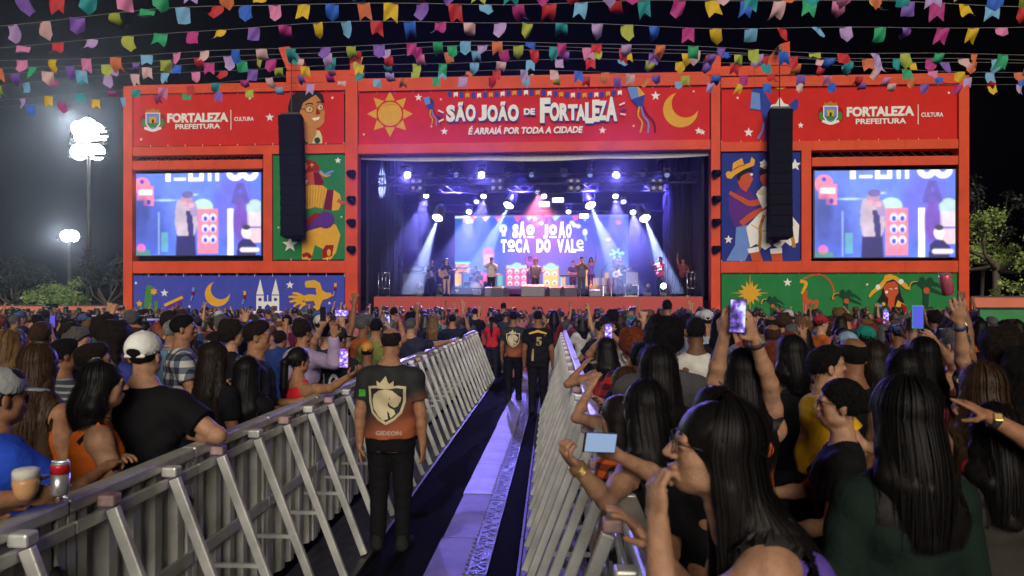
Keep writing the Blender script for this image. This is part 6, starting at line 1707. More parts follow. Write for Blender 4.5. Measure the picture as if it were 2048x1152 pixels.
# ---- behind the barrier on the other side
w1, wg1 = P('long-haired person in round glasses resting chin on fist, closest to the camera', 1424, 804, 1.88, sex='f', rz=R(87), hair=('long', 'black'), L=.74, strand=1300, top=('tank', (.10, .06, .34)), bottoms=BK, skin='fair', h=.0048, face=True, specs=((.10, .07, .04), .023), pose=dict(lean=.58, pitch=-.14, hunch=.03),
  arms={-1: ('px', (1316, 1046, 1.74), (-.3, -.35, -1), 'fist', (.9, .5, .2)), 1: ('px', (1300, 1090, 2.1), (-.2, .3, -1), 'relax', (0, 0, -1))}, hem=-.12)
P('person with dark hair half hidden behind the woman in glasses', 1432, 776, 2.75, sex='f', hair=('long', 'black'), L=.3, strand=200, top=('tee', BK), skin='tan', h=.009)
w2, wg2 = P('long-haired person bending over the barrier to read a phone', 1286, 764, 3.15, sex='f', rz=R(38), hair=('long', 'black'), L=.42, strand=600, top=('tank', (.02, .02, .022)), skin='fair', h=.0065, pose=dict(lean=.35),
  arms={-1: ('px', (1152, 932, 2.66), (-.2, -.9, -.9), 'fist', (.6, .4, .3)), 1: ('px', (1238, 912, 2.85), (.9, -.3, -.7), 'hold', (-.3, .3, .5))})
w3, wg3 = P('person in dark green top with long straight hair filling the foreground', 1806, 758, 2.32, sex='f', rz=R(4), hair=('long', 'black'), L=.38, strand=1000, top=('long', (.009, .017, .014)), bottoms=(.30, .26, .19), skin='tan', h=.0065, hem=-.0, neck=.098, build=1.12, arms={1: ('dir', (.25, .0, -1), (.05, .5, -.8), 'relax'), -1: ('dir', (-.25, .0, -1), (-.05, .5, -.8), 'relax')}, pose=dict(pitch=-.05, yaw=.1))
w4, wg4 = P('person in black tee and glasses with hair tied back, seen sideways', 1680, 757, 3.3, sex='f', rz=R(72), hair=('lowbun', 'black'), strand=0, top=('tee', BK), skin='fair', h=.0065, face=True, specs=((.12, .10, .09), .022), arms={-1: ('dir', (-.25, .2, -1), (.1, .8, -.2), 'relax'), 1: fwd[1]})
by, byg = P('boy in yellow shirt carried above the crowd', 1652, 690, 3.75, H=1.18, rz=R(-82), hair=('short', 'black'), top=('tee', (.62, .34, .01)), bottoms=(.05, .07, .12), skin='fair', h=.008, face=True, head=1.12, pose=dict(lean=.1, pitch=-.1), arms={1: ('dir', (.4, .5, -.8), (-.2, .8, -.2), 'relax'), -1: ('dir', (-.4, .3, -.8), (.2, .8, -.3), 'relax')}, loose=.02)
P('bald person carrying the boy in yellow', 1703, 672, 4.25, hair=('bald', 'black'), top=('tee', BK), skin='brown', h=.010, rz=R(18), arms={-1: ('px', (1660, 800, 3.85), (-.5, -.3, -.6), 'relax', (0, .5, 1)), 1: fwd[1]})
w5, wg5 = P('person in orange top holding a phone above long dark hair', 1486, 700, 3.6, sex='f', hair=('long', 'black'), L=.46, strand=650, top=('tank', (.62, .12, .03)), bottoms=BK, skin='fair', h=.0075, arms={-1: ('px', (1449, 668, 3.35), (-.9, -.2, -.5), 'hold', (.6, .5, .2)), 1: ('px', (1506, 664, 3.35), (.9, -.2, -.5), 'hold', (-.6, .5, .2))})
P('tall person with bushy black hair in grey shirt', 1327, 640, 4.35, build=1.1, hair=('curly', 'black'), top=('tee', (.085, .085, .09)), skin='brown', h=.009, arms=fwd, loose=.02)
P('person with a sleek ponytail in front of the grey shirt', 1316, 694, 3.75, sex='f', hair=('long', 'black'), L=.45, strand=480, top=('tee', (.03, .02, .025)), skin='tan', h=.009)
P('person in printed white shirt with short black hair', 1391, 634, 6.2, hair=('short', 'black'), top=('tee', (.55, .54, .50)), skin='deep', h=.011, arms=fwd)
P('grey-haired person in blue collar below the raised phone', 1474, 686, 4.5, hair=('crop', 'grey'), top=('tee', (.03, .07, .26)), skin='brown', h=.010, arms=fwd)
P('person in red shirt beside the grey-haired head', 1440, 700, 5.2, sex='f', hair=('short', 'dark'), top=('tee', (.50, .015, .015)), skin='tan', h=.012, arms=fwd)
P('girl with brown hair leaning her forearms over the barrier', 1248, 735, 4.6, sex='f', rz=R(35), hair=('long', 'brown'), L=.3, strand=180, top=('tank', (.05, .05, .06)), skin='fair', h=.009, pose=dict(lean=.2), arms={-1: ('px', (1180, 776, 4.75), (-.6, -.4, -.8), 'relax', (0, 0, -1)), 1: ('px', (1195, 800, 4.3), (-.2, -.6, -.8), 'relax', (0, 0, -1))})
P('red-haired person in black and red checked shirt', 1266, 660, 5.5, sex='f', hair=('curly', 'red'), top=('tee', 'plaid_red'), skin='fair', h=.011, arms=fwd)
P('person with short dark hair in front of the red-haired one', 1282, 684, 4.9, hair=('short', 'black'), top=('tee', (.02, .02, .06)), skin='tan', h=.011, arms=fwd)
P('person with long black hair and bare shoulder by the barrier', 1211, 676, 7.0, sex='f', hair=('long', 'black'), L=.34, strand=200, top=('tank', (.30, .03, .03)), skin='tan', h=.011, rz=R(25), arms={-1: ('px', (1165, 733, 7.0), (-.8, -.3, -.6), 'relax', (0, 0, -1)), 1: fwd[1]})
pf, pfg = P('person filming with a bright phone screen at the barrier', 1225, 644, 7.4, sex='f', hair=('short', 'black'), top=('tee', (.45, .45, .45)), skin='tan', h=.012, arms={-1: ('px', (1209, 672, 7.05), (-.8, -.2, -.6), 'hold', (.5, .5, .2)), 1: ('px', (1226, 672, 7.05), (.8, -.2, -.6), 'hold', (-.5, .5, .2))})
P('person in dark cap leaning on the barrier near the guards', 1163, 634, 14, hair=('long', 'black'), sex='f', L=.3, cap=(.05, .045, .05), top=('tee', (.42, .42, .42)), skin='tan', h=.013, rz=R(30), arms=fwd)
P('person in orange checked sleeve under the long dark hair', 1236, 790, 3.55, sex='f', H=1.52, rz=R(55), hair=('long', 'dark'), L=.3, top=('tee', 'plaid_orange'), skin='fair', h=.009, loose=.035, pose=dict(lean=.3), arms=rest)
kid, kg = P('bare-backed child riding on shoulders before the stage', 1334, 599, 10.2, H=1.10, hair=('short', 'black'), top=None, bottoms=(.05, .05, .07), skin='tan', h=.012, head=1.12, arms={1: ('dir', (.4, .5, -.6), (-.2, .5, -.6), 'relax'), -1: ('dir', (-.4, .5, -.6), (.2, .5, -.6), 'relax')}, rz=0)
P('person carrying the bare-backed child on the shoulders', 1331, 640, 10.25, hair=('short', 'black'), top=('tee', (.30, .30, .32)), skin='tan', h=.014, arms=fwd)
P('person in pale grey cap and light shirt before the stage edge', 1412, 620, 9.0, hair=('short', 'dark'), cap=(.42, .43, .45), top=('tee', (.28, .34, .40)), skin='tan', h=.013, arms=fwd)
P('person with long black hair beside the pale cap', 1441, 628, 7.8, sex='f', hair=('long', 'black'), L=.36, strand=120, top=('tee', BK), skin='tan', h=.013)
P('person in black singlet with bare shoulder behind the long-haired filmer', 1581, 672, 4.9, sex='f', hair=('wavy', 'black'), L=.26, strand=160, top=('tank', BK), skin='tan', h=.010, arms=rest, rz=R(10))
P('person with wavy brown hair behind the boy in yellow', 1746, 684, 4.7, sex='f', hair=('wavy', 'dark'), L=.36, strand=260, wave=1, top=('tee', (.05, .02, .02)), skin='tan', h=.010)
P('person in teal green cap among the crowd', 1728, 652, 6.8, hair=('short', 'black'), cap=(.01, .16, .12), top=('tee', (.25, .04, .05)), skin='brown', h=.012, rz=R(20))
P('person in blue and white cap beside the teal cap', 1694, 664, 6.4, hair=('short', 'dark'), cap=(.20, .30, .40), top=('tee', (.03, .30, .38)), skin='tan', h=.012)
P('person with sleek dark hair left of the pink checked shirt', 1808, 702, 4.1, sex='f', hair=('long', 'black'), L=.40, strand=240, top=('tank', (.35, .03, .08)), skin='tan', h=.010)
P('person with shoulder-length black hair before the checked shirt', 1844, 676, 4.7, sex='f', hair=('long', 'black'), L=.42, strand=220, top=('tank', (.40, .05, .12)), skin='tan', h=.010)
pk, pkg = P('person in sleeveless pink checked shirt holding up a teal phone', 1908, 656, 5.2, sex='f', hair=('short', 'salt'), top=('tank', 'plaid_pink'), skin='fair', h=.009, rz=R(30), arms={-1: ('px', (1824, 664, 5.0), (-.5, -.3, -.9), 'hold', (.5, .5, .2)), 1: ('px', (1850, 660, 4.9), (.3, -.5, -.7), 'hold', (-.6, .5, 0))})
fl, flg = P('curly-haired person in yellow flowered shirt raising a pink can', 1998, 660, 4.4, sex='f', hair=('curlylong', 'dark'), L=.34, top=('tee', 'floral_yellow'), skin='fair', h=.009, arms={-1: ('px', (1908, 590, 4.1), (-.8, .0, -.6), 'hold', (.3, .8, .2)), 1: fwd[1]}, loose=.02)
P('person with long brown hair and red strap at the picture side', 1962, 729, 3.4, sex='f', hair=('wavy', 'brown'), L=.46, strand=420, top=('tank', (.50, .02, .02)), skin='fair', h=.009, rz=R(-8))
P('person pointing with a watch on the wrist from the picture edge', loc=tuple(at(2300, 595, 2.75).xy) + (0,), H=1.70, sex='m', rz=R(35), hair=('short', 'black'), top=('tee', BK), skin='tan', h=.007, arms={-1: ('ik', local_of(tuple(at(2300, 595, 2.75).xy) + (0,), R(35), at(1930, 812, 2.78)), (0, -.2, -1), 'point', (.1, .3, -1)), 1: fwd[1]})
P('person in black with hair tied back beside the green top', 1985, 808, 2.95, sex='f', H=1.55, hair=('wavy', 'black'), L=.36, strand=300, top=('tee', (.035, .03, .028)), skin='tan', h=.009)
P('person in floral red top near the lower picture corner', 2042, 700, 4.2, sex='f', hair=('curlylong', 'black'), L=.4, top=('tee', 'floral_red'), skin='tan', h=.011)

# ---- things people hold
def pic_mat(name, seed, k=1.0):
    m = bpy.data.materials.new(name); m.use_nodes = True; t = m.node_tree; b = t.nodes['Principled BSDF']; b.inputs['Base Color'].default_value = (.01, .01, .01, 1); b.inputs['Roughness'].default_value = .2
    tc = t.nodes.new('ShaderNodeTexCoord'); mp = t.nodes.new('ShaderNodeMapping'); mp.inputs['Location'].default_value = (seed, seed * 2, 0); n = t.nodes.new('ShaderNodeTexNoise'); n.inputs['Scale'].default_value = 26
    t.links.new(tc.outputs['Object'], mp.inputs[0]); t.links.new(mp.outputs[0], n.inputs['Vector'])
    r = t.nodes.new('ShaderNodeValToRGB'); e = r.color_ramp.elements; e[0].position = .36; e[0].color = (.02, .02, .10, 1); e[1].position = .66; e[1].color = (.75, .85, 1, 1); q = r.color_ramp.elements.new(.5); q.color = (.25, .12, .75, 1)
    t.links.new(n.outputs[0], r.inputs[0]); t.links.new(r.outputs[0], b.inputs['Emission Color']); b.inputs['Emission Strength'].default_value = k
    return m
PIC = [pic_mat('phone_picture', 1.3, 1.1), pic_mat('phone_picture_bright', 4.1, 1.8), mat('phone_screen_blue', (.01, .01, .01), .2, var=0, emit=(.10, .12, .8), estr=.9), mat('phone_screen_chat', (.01, .01, .01), .2, var=0, emit=(.35, .5, .75), estr=.8)]
M_case = mat('phone_case', (.012, .012, .014), .35, var=0, objcol=False)
CASES = {'black': M_case, 'red': mat('phone_case_red', (.35, .02, .04), .4, var=0), 'teal': mat('phone_case_teal', (.05, .45, .40), .4, var=0), 'gold': mat('phone_case_gold', (.6, .42, .12), .3, .6, var=0), 'pink': mat('phone_case_pink', (.55, .16, .22), .4, var=0)}
def phone_at(p, lab, case='black', pic=0, landscape=False, tilt=(0, 0, 0), k=1.0, group='phones held up by the crowd'):
    """the screen faces its holder (-y)"""
    e = empty('phone', p); e.rotation_euler = (tilt[0], tilt[1] + (R(90) if landscape else 0), tilt[2]); tag(e, lab, 'phone', group)
    q = MB(); q.box((0, .0, 0), (.076 * k, .009, .158 * k)); q.build('case', CASES[case], e, bevel=.004)
    q = MB(); q.box((0, -.0055, 0), (.068 * k, .002, .146 * k)); q.build('screen', PIC[pic], e)
    return e
phone_at(at(688, 716, 5.80), 'red phone filming the stage over the barrier rail', 'red', 1, tilt=(0, 0, -.1))
phone_at(at(1475, 632, 3.28), 'phone held high with both hands filming the stage', 'black', 0, tilt=(0, .05, 0))
phone_at(at(1217, 664, 7.0), 'phone filming brightly beside the aisle barrier', 'black', 1)
phone_at(at(646, 628, 8.05), 'dark phone seen from behind beside the bird banner', 'black', 0, tilt=(0, 0, R(160)))
phone_at(at(684, 626, 8.05), 'lit phone held level beside the dark one', 'black', 1, True)
phone_at(at(1835, 634, 4.88), 'teal cased phone raised by the pink checked shirt', 'teal', 2)
phone_at(at(1200, 885, 2.70), 'phone showing a pale chat page below the checked sleeve', 'black', 3, True, tilt=(-.3, .15, .35), group=None)
p = at(1893, 568, 4.06); e = empty('drink_can', p, 0); e.rotation_euler = (.25, -.3, 0); tag(e, 'pink drink can raised above the crowd', 'can')
q = MB(); q.lathe([(.024, -.062), (.032, -.054), (.032, .052), (.026, .062), (.022, .060)], (0, 0, 0), 20); q.build('can_body', mat('can_pink', (.60, .12, .20), .3, .4, var=.2, scale=40), e, True); q = MB(); q.lathe([(.023, 0), (.02, .001), (.002, .001)], (0, 0, .061), 16); q.build('can_lid', M_steel, e)
p = at(120, 956, 2.70); e = empty('drink_can', p); e.rotation_euler = (0, .05, 0); tag(e, 'silver and red drink can held over the barrier rail', 'can')
q = MB(); q.lathe([(.026, -.064), (.033, -.056), (.033, .02)], (0, 0, 0), 24); q.build('can_body', mat('can_silver', (.45, .45, .46), .3, .7, var=.25, scale=40), e, True); q = MB(); q.lathe([(.0332, .018), (.0332, .045), (.0332, .052)], (0, 0, 0), 24); q.build('red_band', mat('can_red', (.60, .02, .03), .3, .3, var=0), e, True)
q = MB(); q.lathe([(.033, .052), (.027, .064), (.024, .062), (.002, .061)], (0, 0, 0), 24); q.build('can_lid', M_steel, e, True)
p = at(52, 966, 2.60); e = empty('beer_glass', p); tag(e, 'plastic cup of beer with white foam held over the barrier', 'beer')
M_cup = mat('clear_cup', (.9, .9, .9), .05, var=0); M_cup.node_tree.nodes['Principled BSDF'].inputs['Alpha'].default_value = .07
q = MB(); q.lathe([(.030, -.060), (.040, -.03), (.046, .0), (.045, .05), (.0435, .05), (.0445, 0), (.038, -.03), (.028, -.058)], (0, 0, 0), 24); q.build('cup', M_cup, e, True)
q = MB(); q.lathe([(.027, -.056), (.037, -.03), (.043, .0), (.0425, .018)], (0, 0, 0), 24); q.build('beer', mat('beer', (.55, .24, .03), .15, var=.1), e, True)
q = MB(); q.lathe([(.0425, .019), (.0430, .045), (.035, .052), (.01, .054)], (0, 0, 0), 24); q.build('foam', mat('foam', (.72, .70, .62), .8, var=.1, bump=.5, bscale=200), e, True)
def watch(root, g, sd, col, strap, lab):
    S0, E, W = g.arms[sd][:3]; d = unit(W - E); c = W - d * .03; q = MB(); rot = Vector(d.tolist()).to_track_quat('Z', 'Y').to_matrix()
    q.lathe([(.033, -.012), (.0345, 0), (.033, .012)], Vector(c.tolist()), 20, rot); o = q.build('watch_strap', strap, root, True)
    n = unit(np.cross(d, (0, 0, 1))); n = n if (Matrix.Rotation(root.rotation_euler[2], 3, 'Z') @ Vector(n.tolist())).y < 0 else -n
    n = unit(n + np.array((0, 0, .6))); q = MB(); q.box(Vector((c + n * .034).tolist()), (.032, .032, .012), Vector(n.tolist()).to_track_quat('Z', 'Y').to_matrix()); q.build('watch_case', col, root, bevel=.004)
M_gw = mat('gold_watch', (.60, .42, .16), .3, .8, var=0)
for lab, sd, col, st in (('backwards white cap', -1, M_blackmetal, M_knob), ('pointing with a watch', -1, M_gw, M_knob), ('orange top holding a phone', 1, M_steel, mat('strap_brown', (.05, .03, .02), .6, var=0)), ('raising a pink can', -1, M_steel, mat('strap_blue', (.03, .04, .12), .6, var=0))):
    for nme, (g_, l_, r_) in list(root_dims.items()):
        o = bpy.data.objects[nme]
        if lab in o['label']: watch(o, g_, sd, col, st, lab)

for root_, g_, sd_ in ((w2, wg2, -1),):
    S0, E, W = g_.arms[sd_][:3]; d = unit(W - E); q = MB(); rot = Vector(d.tolist()).to_track_quat('Z', 'Y').to_matrix()
    for k in range(3): q.lathe([(.031, -.003), (.034, 0), (.031, .003)], Vector((W - d * (.004 + .011 * k)).tolist()), 20, rot)
    q.build('bracelet', M_gw, root_, True)
# ================================================================ the rest of the crowd
random.seed(21)
HANDS2 = {-1: ('ik', (-.055, .36, 1.60), (-.8, .1, -.7), 'hold', (.8, .3, .2)), 1: ('ik', (.055, .36, 1.60), (.8, .1, -.7), 'hold', (-.8, .3, .2))}
ONE_PH = {1: ('ik', (.16, .30, 1.66), (.9, .1, -.6), 'hold', (-.6, .5, .2)), -1: fwd[-1]}
ONE_UP = {1: ('dir', (.30, .2, .95), (.02, .2, 1), 'open', (0, 1, 0)), -1: fwd[-1]}
FIST_UP = {-1: ('dir', (-.28, .25, .9), (.05, .25, 1), 'fist', (0, 1, 0)), 1: fwd[1]}
CL = {1: ('dir', (.25, .5, -.75), (-.6, .7, .35), 'flat', (-1, 0, 0)), -1: ('dir', (-.25, .5, -.75), (.6, .7, .35), 'flat', (1, 0, 0))}
def proto(desc, sex, hair, topk, arms, ph=None, cap=None, L=.34, build=1.0, strand=0, gest='', wave=0, yaw=0.0):
    r_, g_ = make_person('prototype', loc=(0, 0, -50), H=1.70, sex=sex, hair=(hair, 'black'), top=(topk, BK), bottoms=NAVY, arms=arms, h=.0165, L=L, cap=cap, build=build, seed=len(desc), strand=strand, wave=wave, pose=dict(yaw=yaw))
    return dict(root=r_, hair=desc, ph=ph, cap=cap, gest=gest, top={'tee': 'shirt', 'tank': 'sleeveless top', 'long': 'long-sleeved top'}[topk], sex=sex, hairstyle=hair)
PR = [proto('short hair', 'm', 'short', 'tee', CL, gest='clapping'), proto('short hair', 'm', 'short', 'tee', fwd, build=1.14, gest='standing still'), proto('cropped hair', 'm', 'crop', 'tee', HANDS2, ph=(0, .42, 1.70), gest='filming with both hands'),
      proto('cropped hair', 'm', 'crop', 'tank', ONE_UP, gest='with one open hand up'), proto('curly hair', 'm', 'curly', 'tee', fwd, gest='standing still'), proto('thin hair', 'm', 'bald', 'tee', CL, build=1.12, gest='clapping'),
      proto('hair under a cap', 'm', 'short', 'tee', fwd, cap=(.3, .3, .3), gest='standing still'), proto('hair under a cap', 'm', 'crop', 'tee', ONE_PH, ph=(.13, .36, 1.77), cap=(.05, .05, .06), gest='filming one-handed'),
      proto('long straight hair', 'f', 'long', 'tee', fwd, L=.38, strand=60, gest='standing still'), proto('long straight hair', 'f', 'long', 'tank', HANDS2, ph=(0, .42, 1.70), L=.34, strand=60, gest='filming with both hands'),
      proto('wavy hair', 'f', 'wavy', 'tank', ONE_UP, L=.34, gest='with one open hand up'), proto('wavy hair', 'f', 'wavy', 'tee', CL, L=.28, gest='clapping'), proto('a ponytail', 'f', 'pony', 'tee', fwd, L=.24, gest='standing still'), proto('a ponytail', 'f', 'pony', 'tank', ONE_PH, ph=(.13, .36, 1.77), L=.26, gest='filming one-handed'),
      proto('a top bun', 'f', 'bun', 'tank', fwd, gest='standing still'), proto('big curls', 'f', 'curlylong', 'tee', fwd, L=.22, gest='standing still'), proto('a low bun', 'f', 'lowbun', 'tee', FIST_UP, gest='with a fist up'), proto('short hair', 'm', 'short', 'long', FIST_UP, gest='with a fist up'), proto('short hair', 'm', 'short', 'tee', fwd, gest='glancing sideways', yaw=.9), proto('long straight hair', 'f', 'long', 'tee', fwd, L=.3, strand=60, gest='glancing sideways', yaw=-.9)]
for p_ in PR: setcol([c for c in p_['root'].children if c.name.startswith('hair')][0], HAIR['black'])
TOPS = [('black', BK), ('black', (.02, .02, .021)), ('dark grey', (.05, .05, .055)), ('navy', (.02, .025, .06)), ('white', (.55, .55, .53)), ('red', (.40, .02, .025)), ('orange', (.50, .12, .02)), ('green', (.04, .16, .07)), ('blue', (.03, .08, .30)), ('pink', (.45, .14, .20)), ('lilac', (.26, .18, .36)), ('yellow', (.50, .33, .03)), ('brown', (.10, .05, .03)), ('wine red', (.14, .012, .03)), ('pale grey', (.28, .28, .29)), ('teal', (.02, .20, .20)), ('black', (.016, .016, .018)), ('navy', (.014, .018, .04))]
HC = [('black', 'black'), ('brown', 'brown'), ('black', 'black'), ('dark', 'dark'), ('dark', 'dark'), ('brown', 'brown'), ('fair', 'light'), ('grey', 'salt'), ('reddish', 'red')]
SK = ['fair', 'tan', 'tan', 'brown', 'brown', 'deep']
hero_xy = [(l[0], l[1], g_.H) for g_, l, r_ in root_dims.values() if l[2] > -10]
def project(x, y, z):
    zc = -x * S_ + y * C_; xc = x * C_ + y * S_
    return CX + FPX * xc / zc, HY - FPX * (z - EYE) / zc, zc
hero_px = [project(x, y, 1.6) for x, y, h_ in hero_xy]
pts = []; rg = random.Random(77)
def ok(x, y, r):
    if any((x - a) ** 2 + (y - b) ** 2 < r * r for a, b, c in hero_xy): return False
    for a, b in pts:
        if (x - a) ** 2 + (y - b) ** 2 < r * r: return False
    return True
tries = 0
while tries < 60000:
    tries += 1
    y = rg.uniform(3.6, 28.2); x = rg.uniform(-.80 * y - 1.0, .66 * y + 1.0)
    aisle = y < 17.9 and -2.42 - .008 * y < x < .56
    if aisle: continue
    r = .50 if y < 8 else (.54 if y < 13 else (.60 if y < 18 else .72))
    if not ok(x, y, r): continue
    px, py, zc = project(x, y, 1.7)
    if px < -60 or px > 2110: continue
    bad = False
    for hx_, hy_, hz_ in hero_px:                       # nobody stands right in front of a described person
        if zc < hz_ and abs(px - hx_) < (.30 * FPX / zc + .16 * FPX / hz_) and hz_ < 12 : bad = True; break
    if bad: continue
    pts.append((x, y))
pts.sort(key=lambda p: p[1] * C_ - p[0] * S_)
n_hero = len(hero_xy)
N_IND = 296 - n_hero
def place_word(px, zc):
    a = 'near the salmon wall' if px < 246 else 'below the video wall by the accordion print' if px < 530 else 'below the accordion print' if px < 712 else 'before the bass amplifier' if px < 900 else 'before the drum kit' if px < 1010 else 'before the accordion player' if px < 1120 else 'before the guitarist' if px < 1290 else 'before the interpreter' if px < 1425 else 'below the dancing couple print' if px < 1610 else 'below the video wall by the dancing couple' if px < 1925 else 'below the pruned tree'
    return a
made = []; used_px = []; PICK = [0, 1, 4, 5, 6, 8, 11, 12, 14, 15, 18, 19] * 3 + [2, 3, 7, 9, 10, 13, 16] + [18, 19, 6, 4, 12]
for k, (x, y) in enumerate(pts[:N_IND]):
    px, py, zc = project(x, y, 1.7)
    p_ = PR[rg.choice(PICK)] if zc > 5.5 else PR[rg.choice((0, 1, 4, 8, 11, 12, 14, 15, 18, 19))]
    o = copy_tree(p_['root']); s_ = rg.uniform(.91, 1.03 if zc > 9 else 1.05) * (.97 if p_['sex'] == 'f' else 1.02)
    if p_['ph'] and zc > 8: s_ *= .97
    o.location = (x, y, 0); o.scale = (s_, s_, s_); rz = rg.gauss(0, .28) + (rg.choice((-1, 1)) * rg.uniform(.5, 1.4) if rg.random() < .14 else 0) - math.atan2(x + 1, 34 - y) * -.6; o.rotation_euler = (0, 0, rz)
    tn, tc_ = TOPS[rg.randrange(len(TOPS))]; hn, hk = HC[rg.randrange(len(HC))]; sk = SK[rg.randrange(len(SK))]
    setcol(o, SKIN[sk])
    for ch in o.children:
        if ch.name.startswith('shirt'): setcol(ch, tuple(c * rg.uniform(.6, .85) for c in tc_))
        if ch.name.startswith('hair'): setcol(ch, HAIR[hk])
        if ch.name.startswith('trousers'): setcol(ch, rg.choice((NAVY, BK, (.05, .07, .12), (.10, .08, .06))))
        if ch.name.startswith('cap'): setcol(ch, rg.choice(((.4, .4, .4), (.02, .02, .03), (.3, .02, .03), (.05, .08, .2))))
    made.append((o, '%s in %s %s' % ((hn + ' ' + p_['hair'].replace('a ', '')) if not p_['cap'] else 'capped head', tn, p_['top']), p_['gest'], place_word(px, zc), px, zc))
    if p_['ph']:
        c, sn = math.cos(rz), math.sin(rz); q = p_['ph']
        used_px.append((Vector((x + s_ * (q[0] * c - q[1] * sn), y + s_ * (q[0] * sn + q[1] * c), s_ * q[2])), rz, tn, p_, px, zc))
# one label for each: look, gesture, the landmark in front; then the neighbour it stands behind
from collections import Counter, defaultdict
by = defaultdict(list)
for m_ in made: by['%s %s %s' % m_[1:4]].append(m_)
used = set()
def art(s): return ('an ' if s[0] in 'aeiou' else 'a ') + s
for lab, ms in by.items():
    ms.sort(key=lambda m: m[5])
    for i, m_ in enumerate(ms):
        t = 'person, ' + lab
        if len(ms) > 1: t = '%s of %d, %s' % (('nearest' if i == 0 else 'farthest' if i == len(ms) - 1 else ordw[i]), len(ms), lab)
        w_ = t.split()
        if len(w_) > 16: t = ' '.join(w_[:16])
        m_[0]['label'] = t; m_[0]['category'] = 'person'; m_[0]['group'] = 'people watching the show'
cnt = Counter()
for i, (p, rz, tn, p_, px, zc) in enumerate(used_px):
    cnt[place_word(px, zc)] += 1; n_ = cnt[place_word(px, zc)]
    phone_at(p, '%s raised phone %s, counted from the camera' % (ordw[min(n_ - 1, 17)], place_word(px, zc)), rg.choice(('black', 'black', 'red', 'teal', 'pink')), rg.choice((0, 0, 1, 1, 2)), p_['gest'] == 'filming with both hands' and rg.random() < .4, (0, 0, rz), 1.05)
for p_ in PR:
    for c in list(p_['root'].children_recursive) + [p_['root']]: COL.objects.unlink(c)
# beyond these the heads close up into one mass reaching to the stage
V, F, MI = [], [], []; off = 0; lib = []
cm = [mat('crowd_skin_%s' % k, SKIN[k], .55, var=.1) for k in ('tan', 'brown', 'fair')] + [mat('crowd_hair_%s' % k, HAIR[k], .5, var=.3) for k in ('black', 'dark', 'brown', 'light')] + [mat('crowd_cloth_%s' % t.replace(' ', '_'), tuple(v * .7 for v in c), .85, var=.1) for t, c in dict(TOPS).items()]
nc = len(dict(TOPS))
for sex, hair, arms, L in (('m', 'short', fwd, .3), ('m', 'crop', HANDS2, .3), ('f', 'long', fwd, .32), ('f', 'pony', ONE_UP, .26), ('m', 'curly', CL, .3), ('f', 'bun', ONE_PH, .3), ('f', 'wavy', FIST_UP, .3), ('m', 'short', ONE_UP, .3), ('m', 'short', CL, .3), ('f', 'long', CL, .3)):
    g_ = Fig(1.70, sex, 1.0, arms=arms); parts = []
    for f, kind in ((body_field(g_, .024), 0), (shirt_field(g_, .026), 2), (hair_field(g_, .018, hair, L, 3), 1), (legs_field(g_, .045), 2)): v, q = f.surf(); parts.append((v, q, kind))
    lib.append(parts)
for x, y in pts[N_IND:]:
    parts = lib[rg.choice((0, 0, 0, 0, 2, 2, 2, 4, 4, 5, 5, 8, 8, 8, 9, 9, 0, 2, 4, 8, 9, 5, 1, 3, 6))]; s_ = rg.uniform(.86, .985); rz = rg.gauss(0, .3); M3 = rotz(rz) * s_; sk = rg.randrange(3); hr = 3 + rg.choice((0, 0, 0, 1, 1, 2, 3)); cl = 7 + rg.randrange(nc)
    for v, q, kind in parts:
        V.append(v @ M3.T + np.array((x, y, 0))); F.append(q + off); off += len(v); MI.append(np.full(len(q), (sk, hr, cl)[kind], np.int32))
if V:
    me = np_mesh('crowd', np.concatenate(V), np.concatenate(F), cm); me.polygons.foreach_set('material_index', np.concatenate(MI)); me.update()
    tag(link('crowd', me), 'dense far crowd packed up to the stage front', None, None, 'stuff')
print('CROWD', len(made), len(pts) - N_IND, off)
HAZE = 0.00045
SMOKE = 0.015
x0s, x1s = gx(716, YS), gx(1422, YS)
# ================================================================ the band
GB = 'musicians on stage'
def stage_pt(px, Y, z=DECK): return (gx(px, Y), Y, z)
def player(lab, px, Y, rz, H=1.72, z=DECK, **k):
    k.setdefault('h', .017); k.setdefault('group', GB)
    return make_person(lab, loc=stage_pt(px, Y, z), H=H, rz=rz, **k)
def hold_thing(name, lab, cat, root): e = empty(name, root.location, root.rotation_euler[2]); tag(e, lab, cat); return e
mic_arm = {1: ('ik', (.03, .16, 1.47), (.9, -.1, -.7), 'grip', (0, -1, 0)), -1: ('ik', (-.08, .20, 1.42), (-.9, -.1, -.8), 'grip', (0, -1, 0))}
pl = {1: ('ik', (.22, .22, 1.02), (.9, -.3, -.3), 'relax', (-1, 0, 0)), -1: ('ik', (-.42, .30, 1.16), (-.6, -.2, -.8), 'grip', (0, 0, 1))}
s1, _ = player('singer in cream jacket and cap with a microphone at the drum side', 983, 31.9, R(176), hair=('short', 'dark'), cap=(.10, .09, .09), top=('long', (.50, .42, .30)), bottoms=BK, skin='fair', arms=mic_arm, face=True, loose=.03)
s2, _ = player('singer in open grey vest and jeans with a microphone', 1163, 31.9, R(186), hair=('short', 'dark'), top=('tee', (.11, .11, .12)), bottoms=(.05, .06, .10), skin='fair', arms=mic_arm, face=True, loose=.03)
ac, _ = player('accordion player with big fair curls and white shirt', 1071, 33.6, R(182), hair=('afro', 'light'), top=('long', (.55, .55, .52)), bottoms=BK, skin='fair', face=True, arms={1: ('ik', (.34, .26, 1.15), (.9, -.2, -.5), 'flat', (-1, 0, 0)), -1: ('ik', (-.30, .26, 1.12), (-.9, -.2, -.5), 'flat', (1, 0, 0))})
bs, _ = player('bass player in dark clothes beside the bass amplifier', 864, 33.6, R(200), hair=('short', 'black'), top=('tee', BK), bottoms=BK, skin='brown', arms=pl)
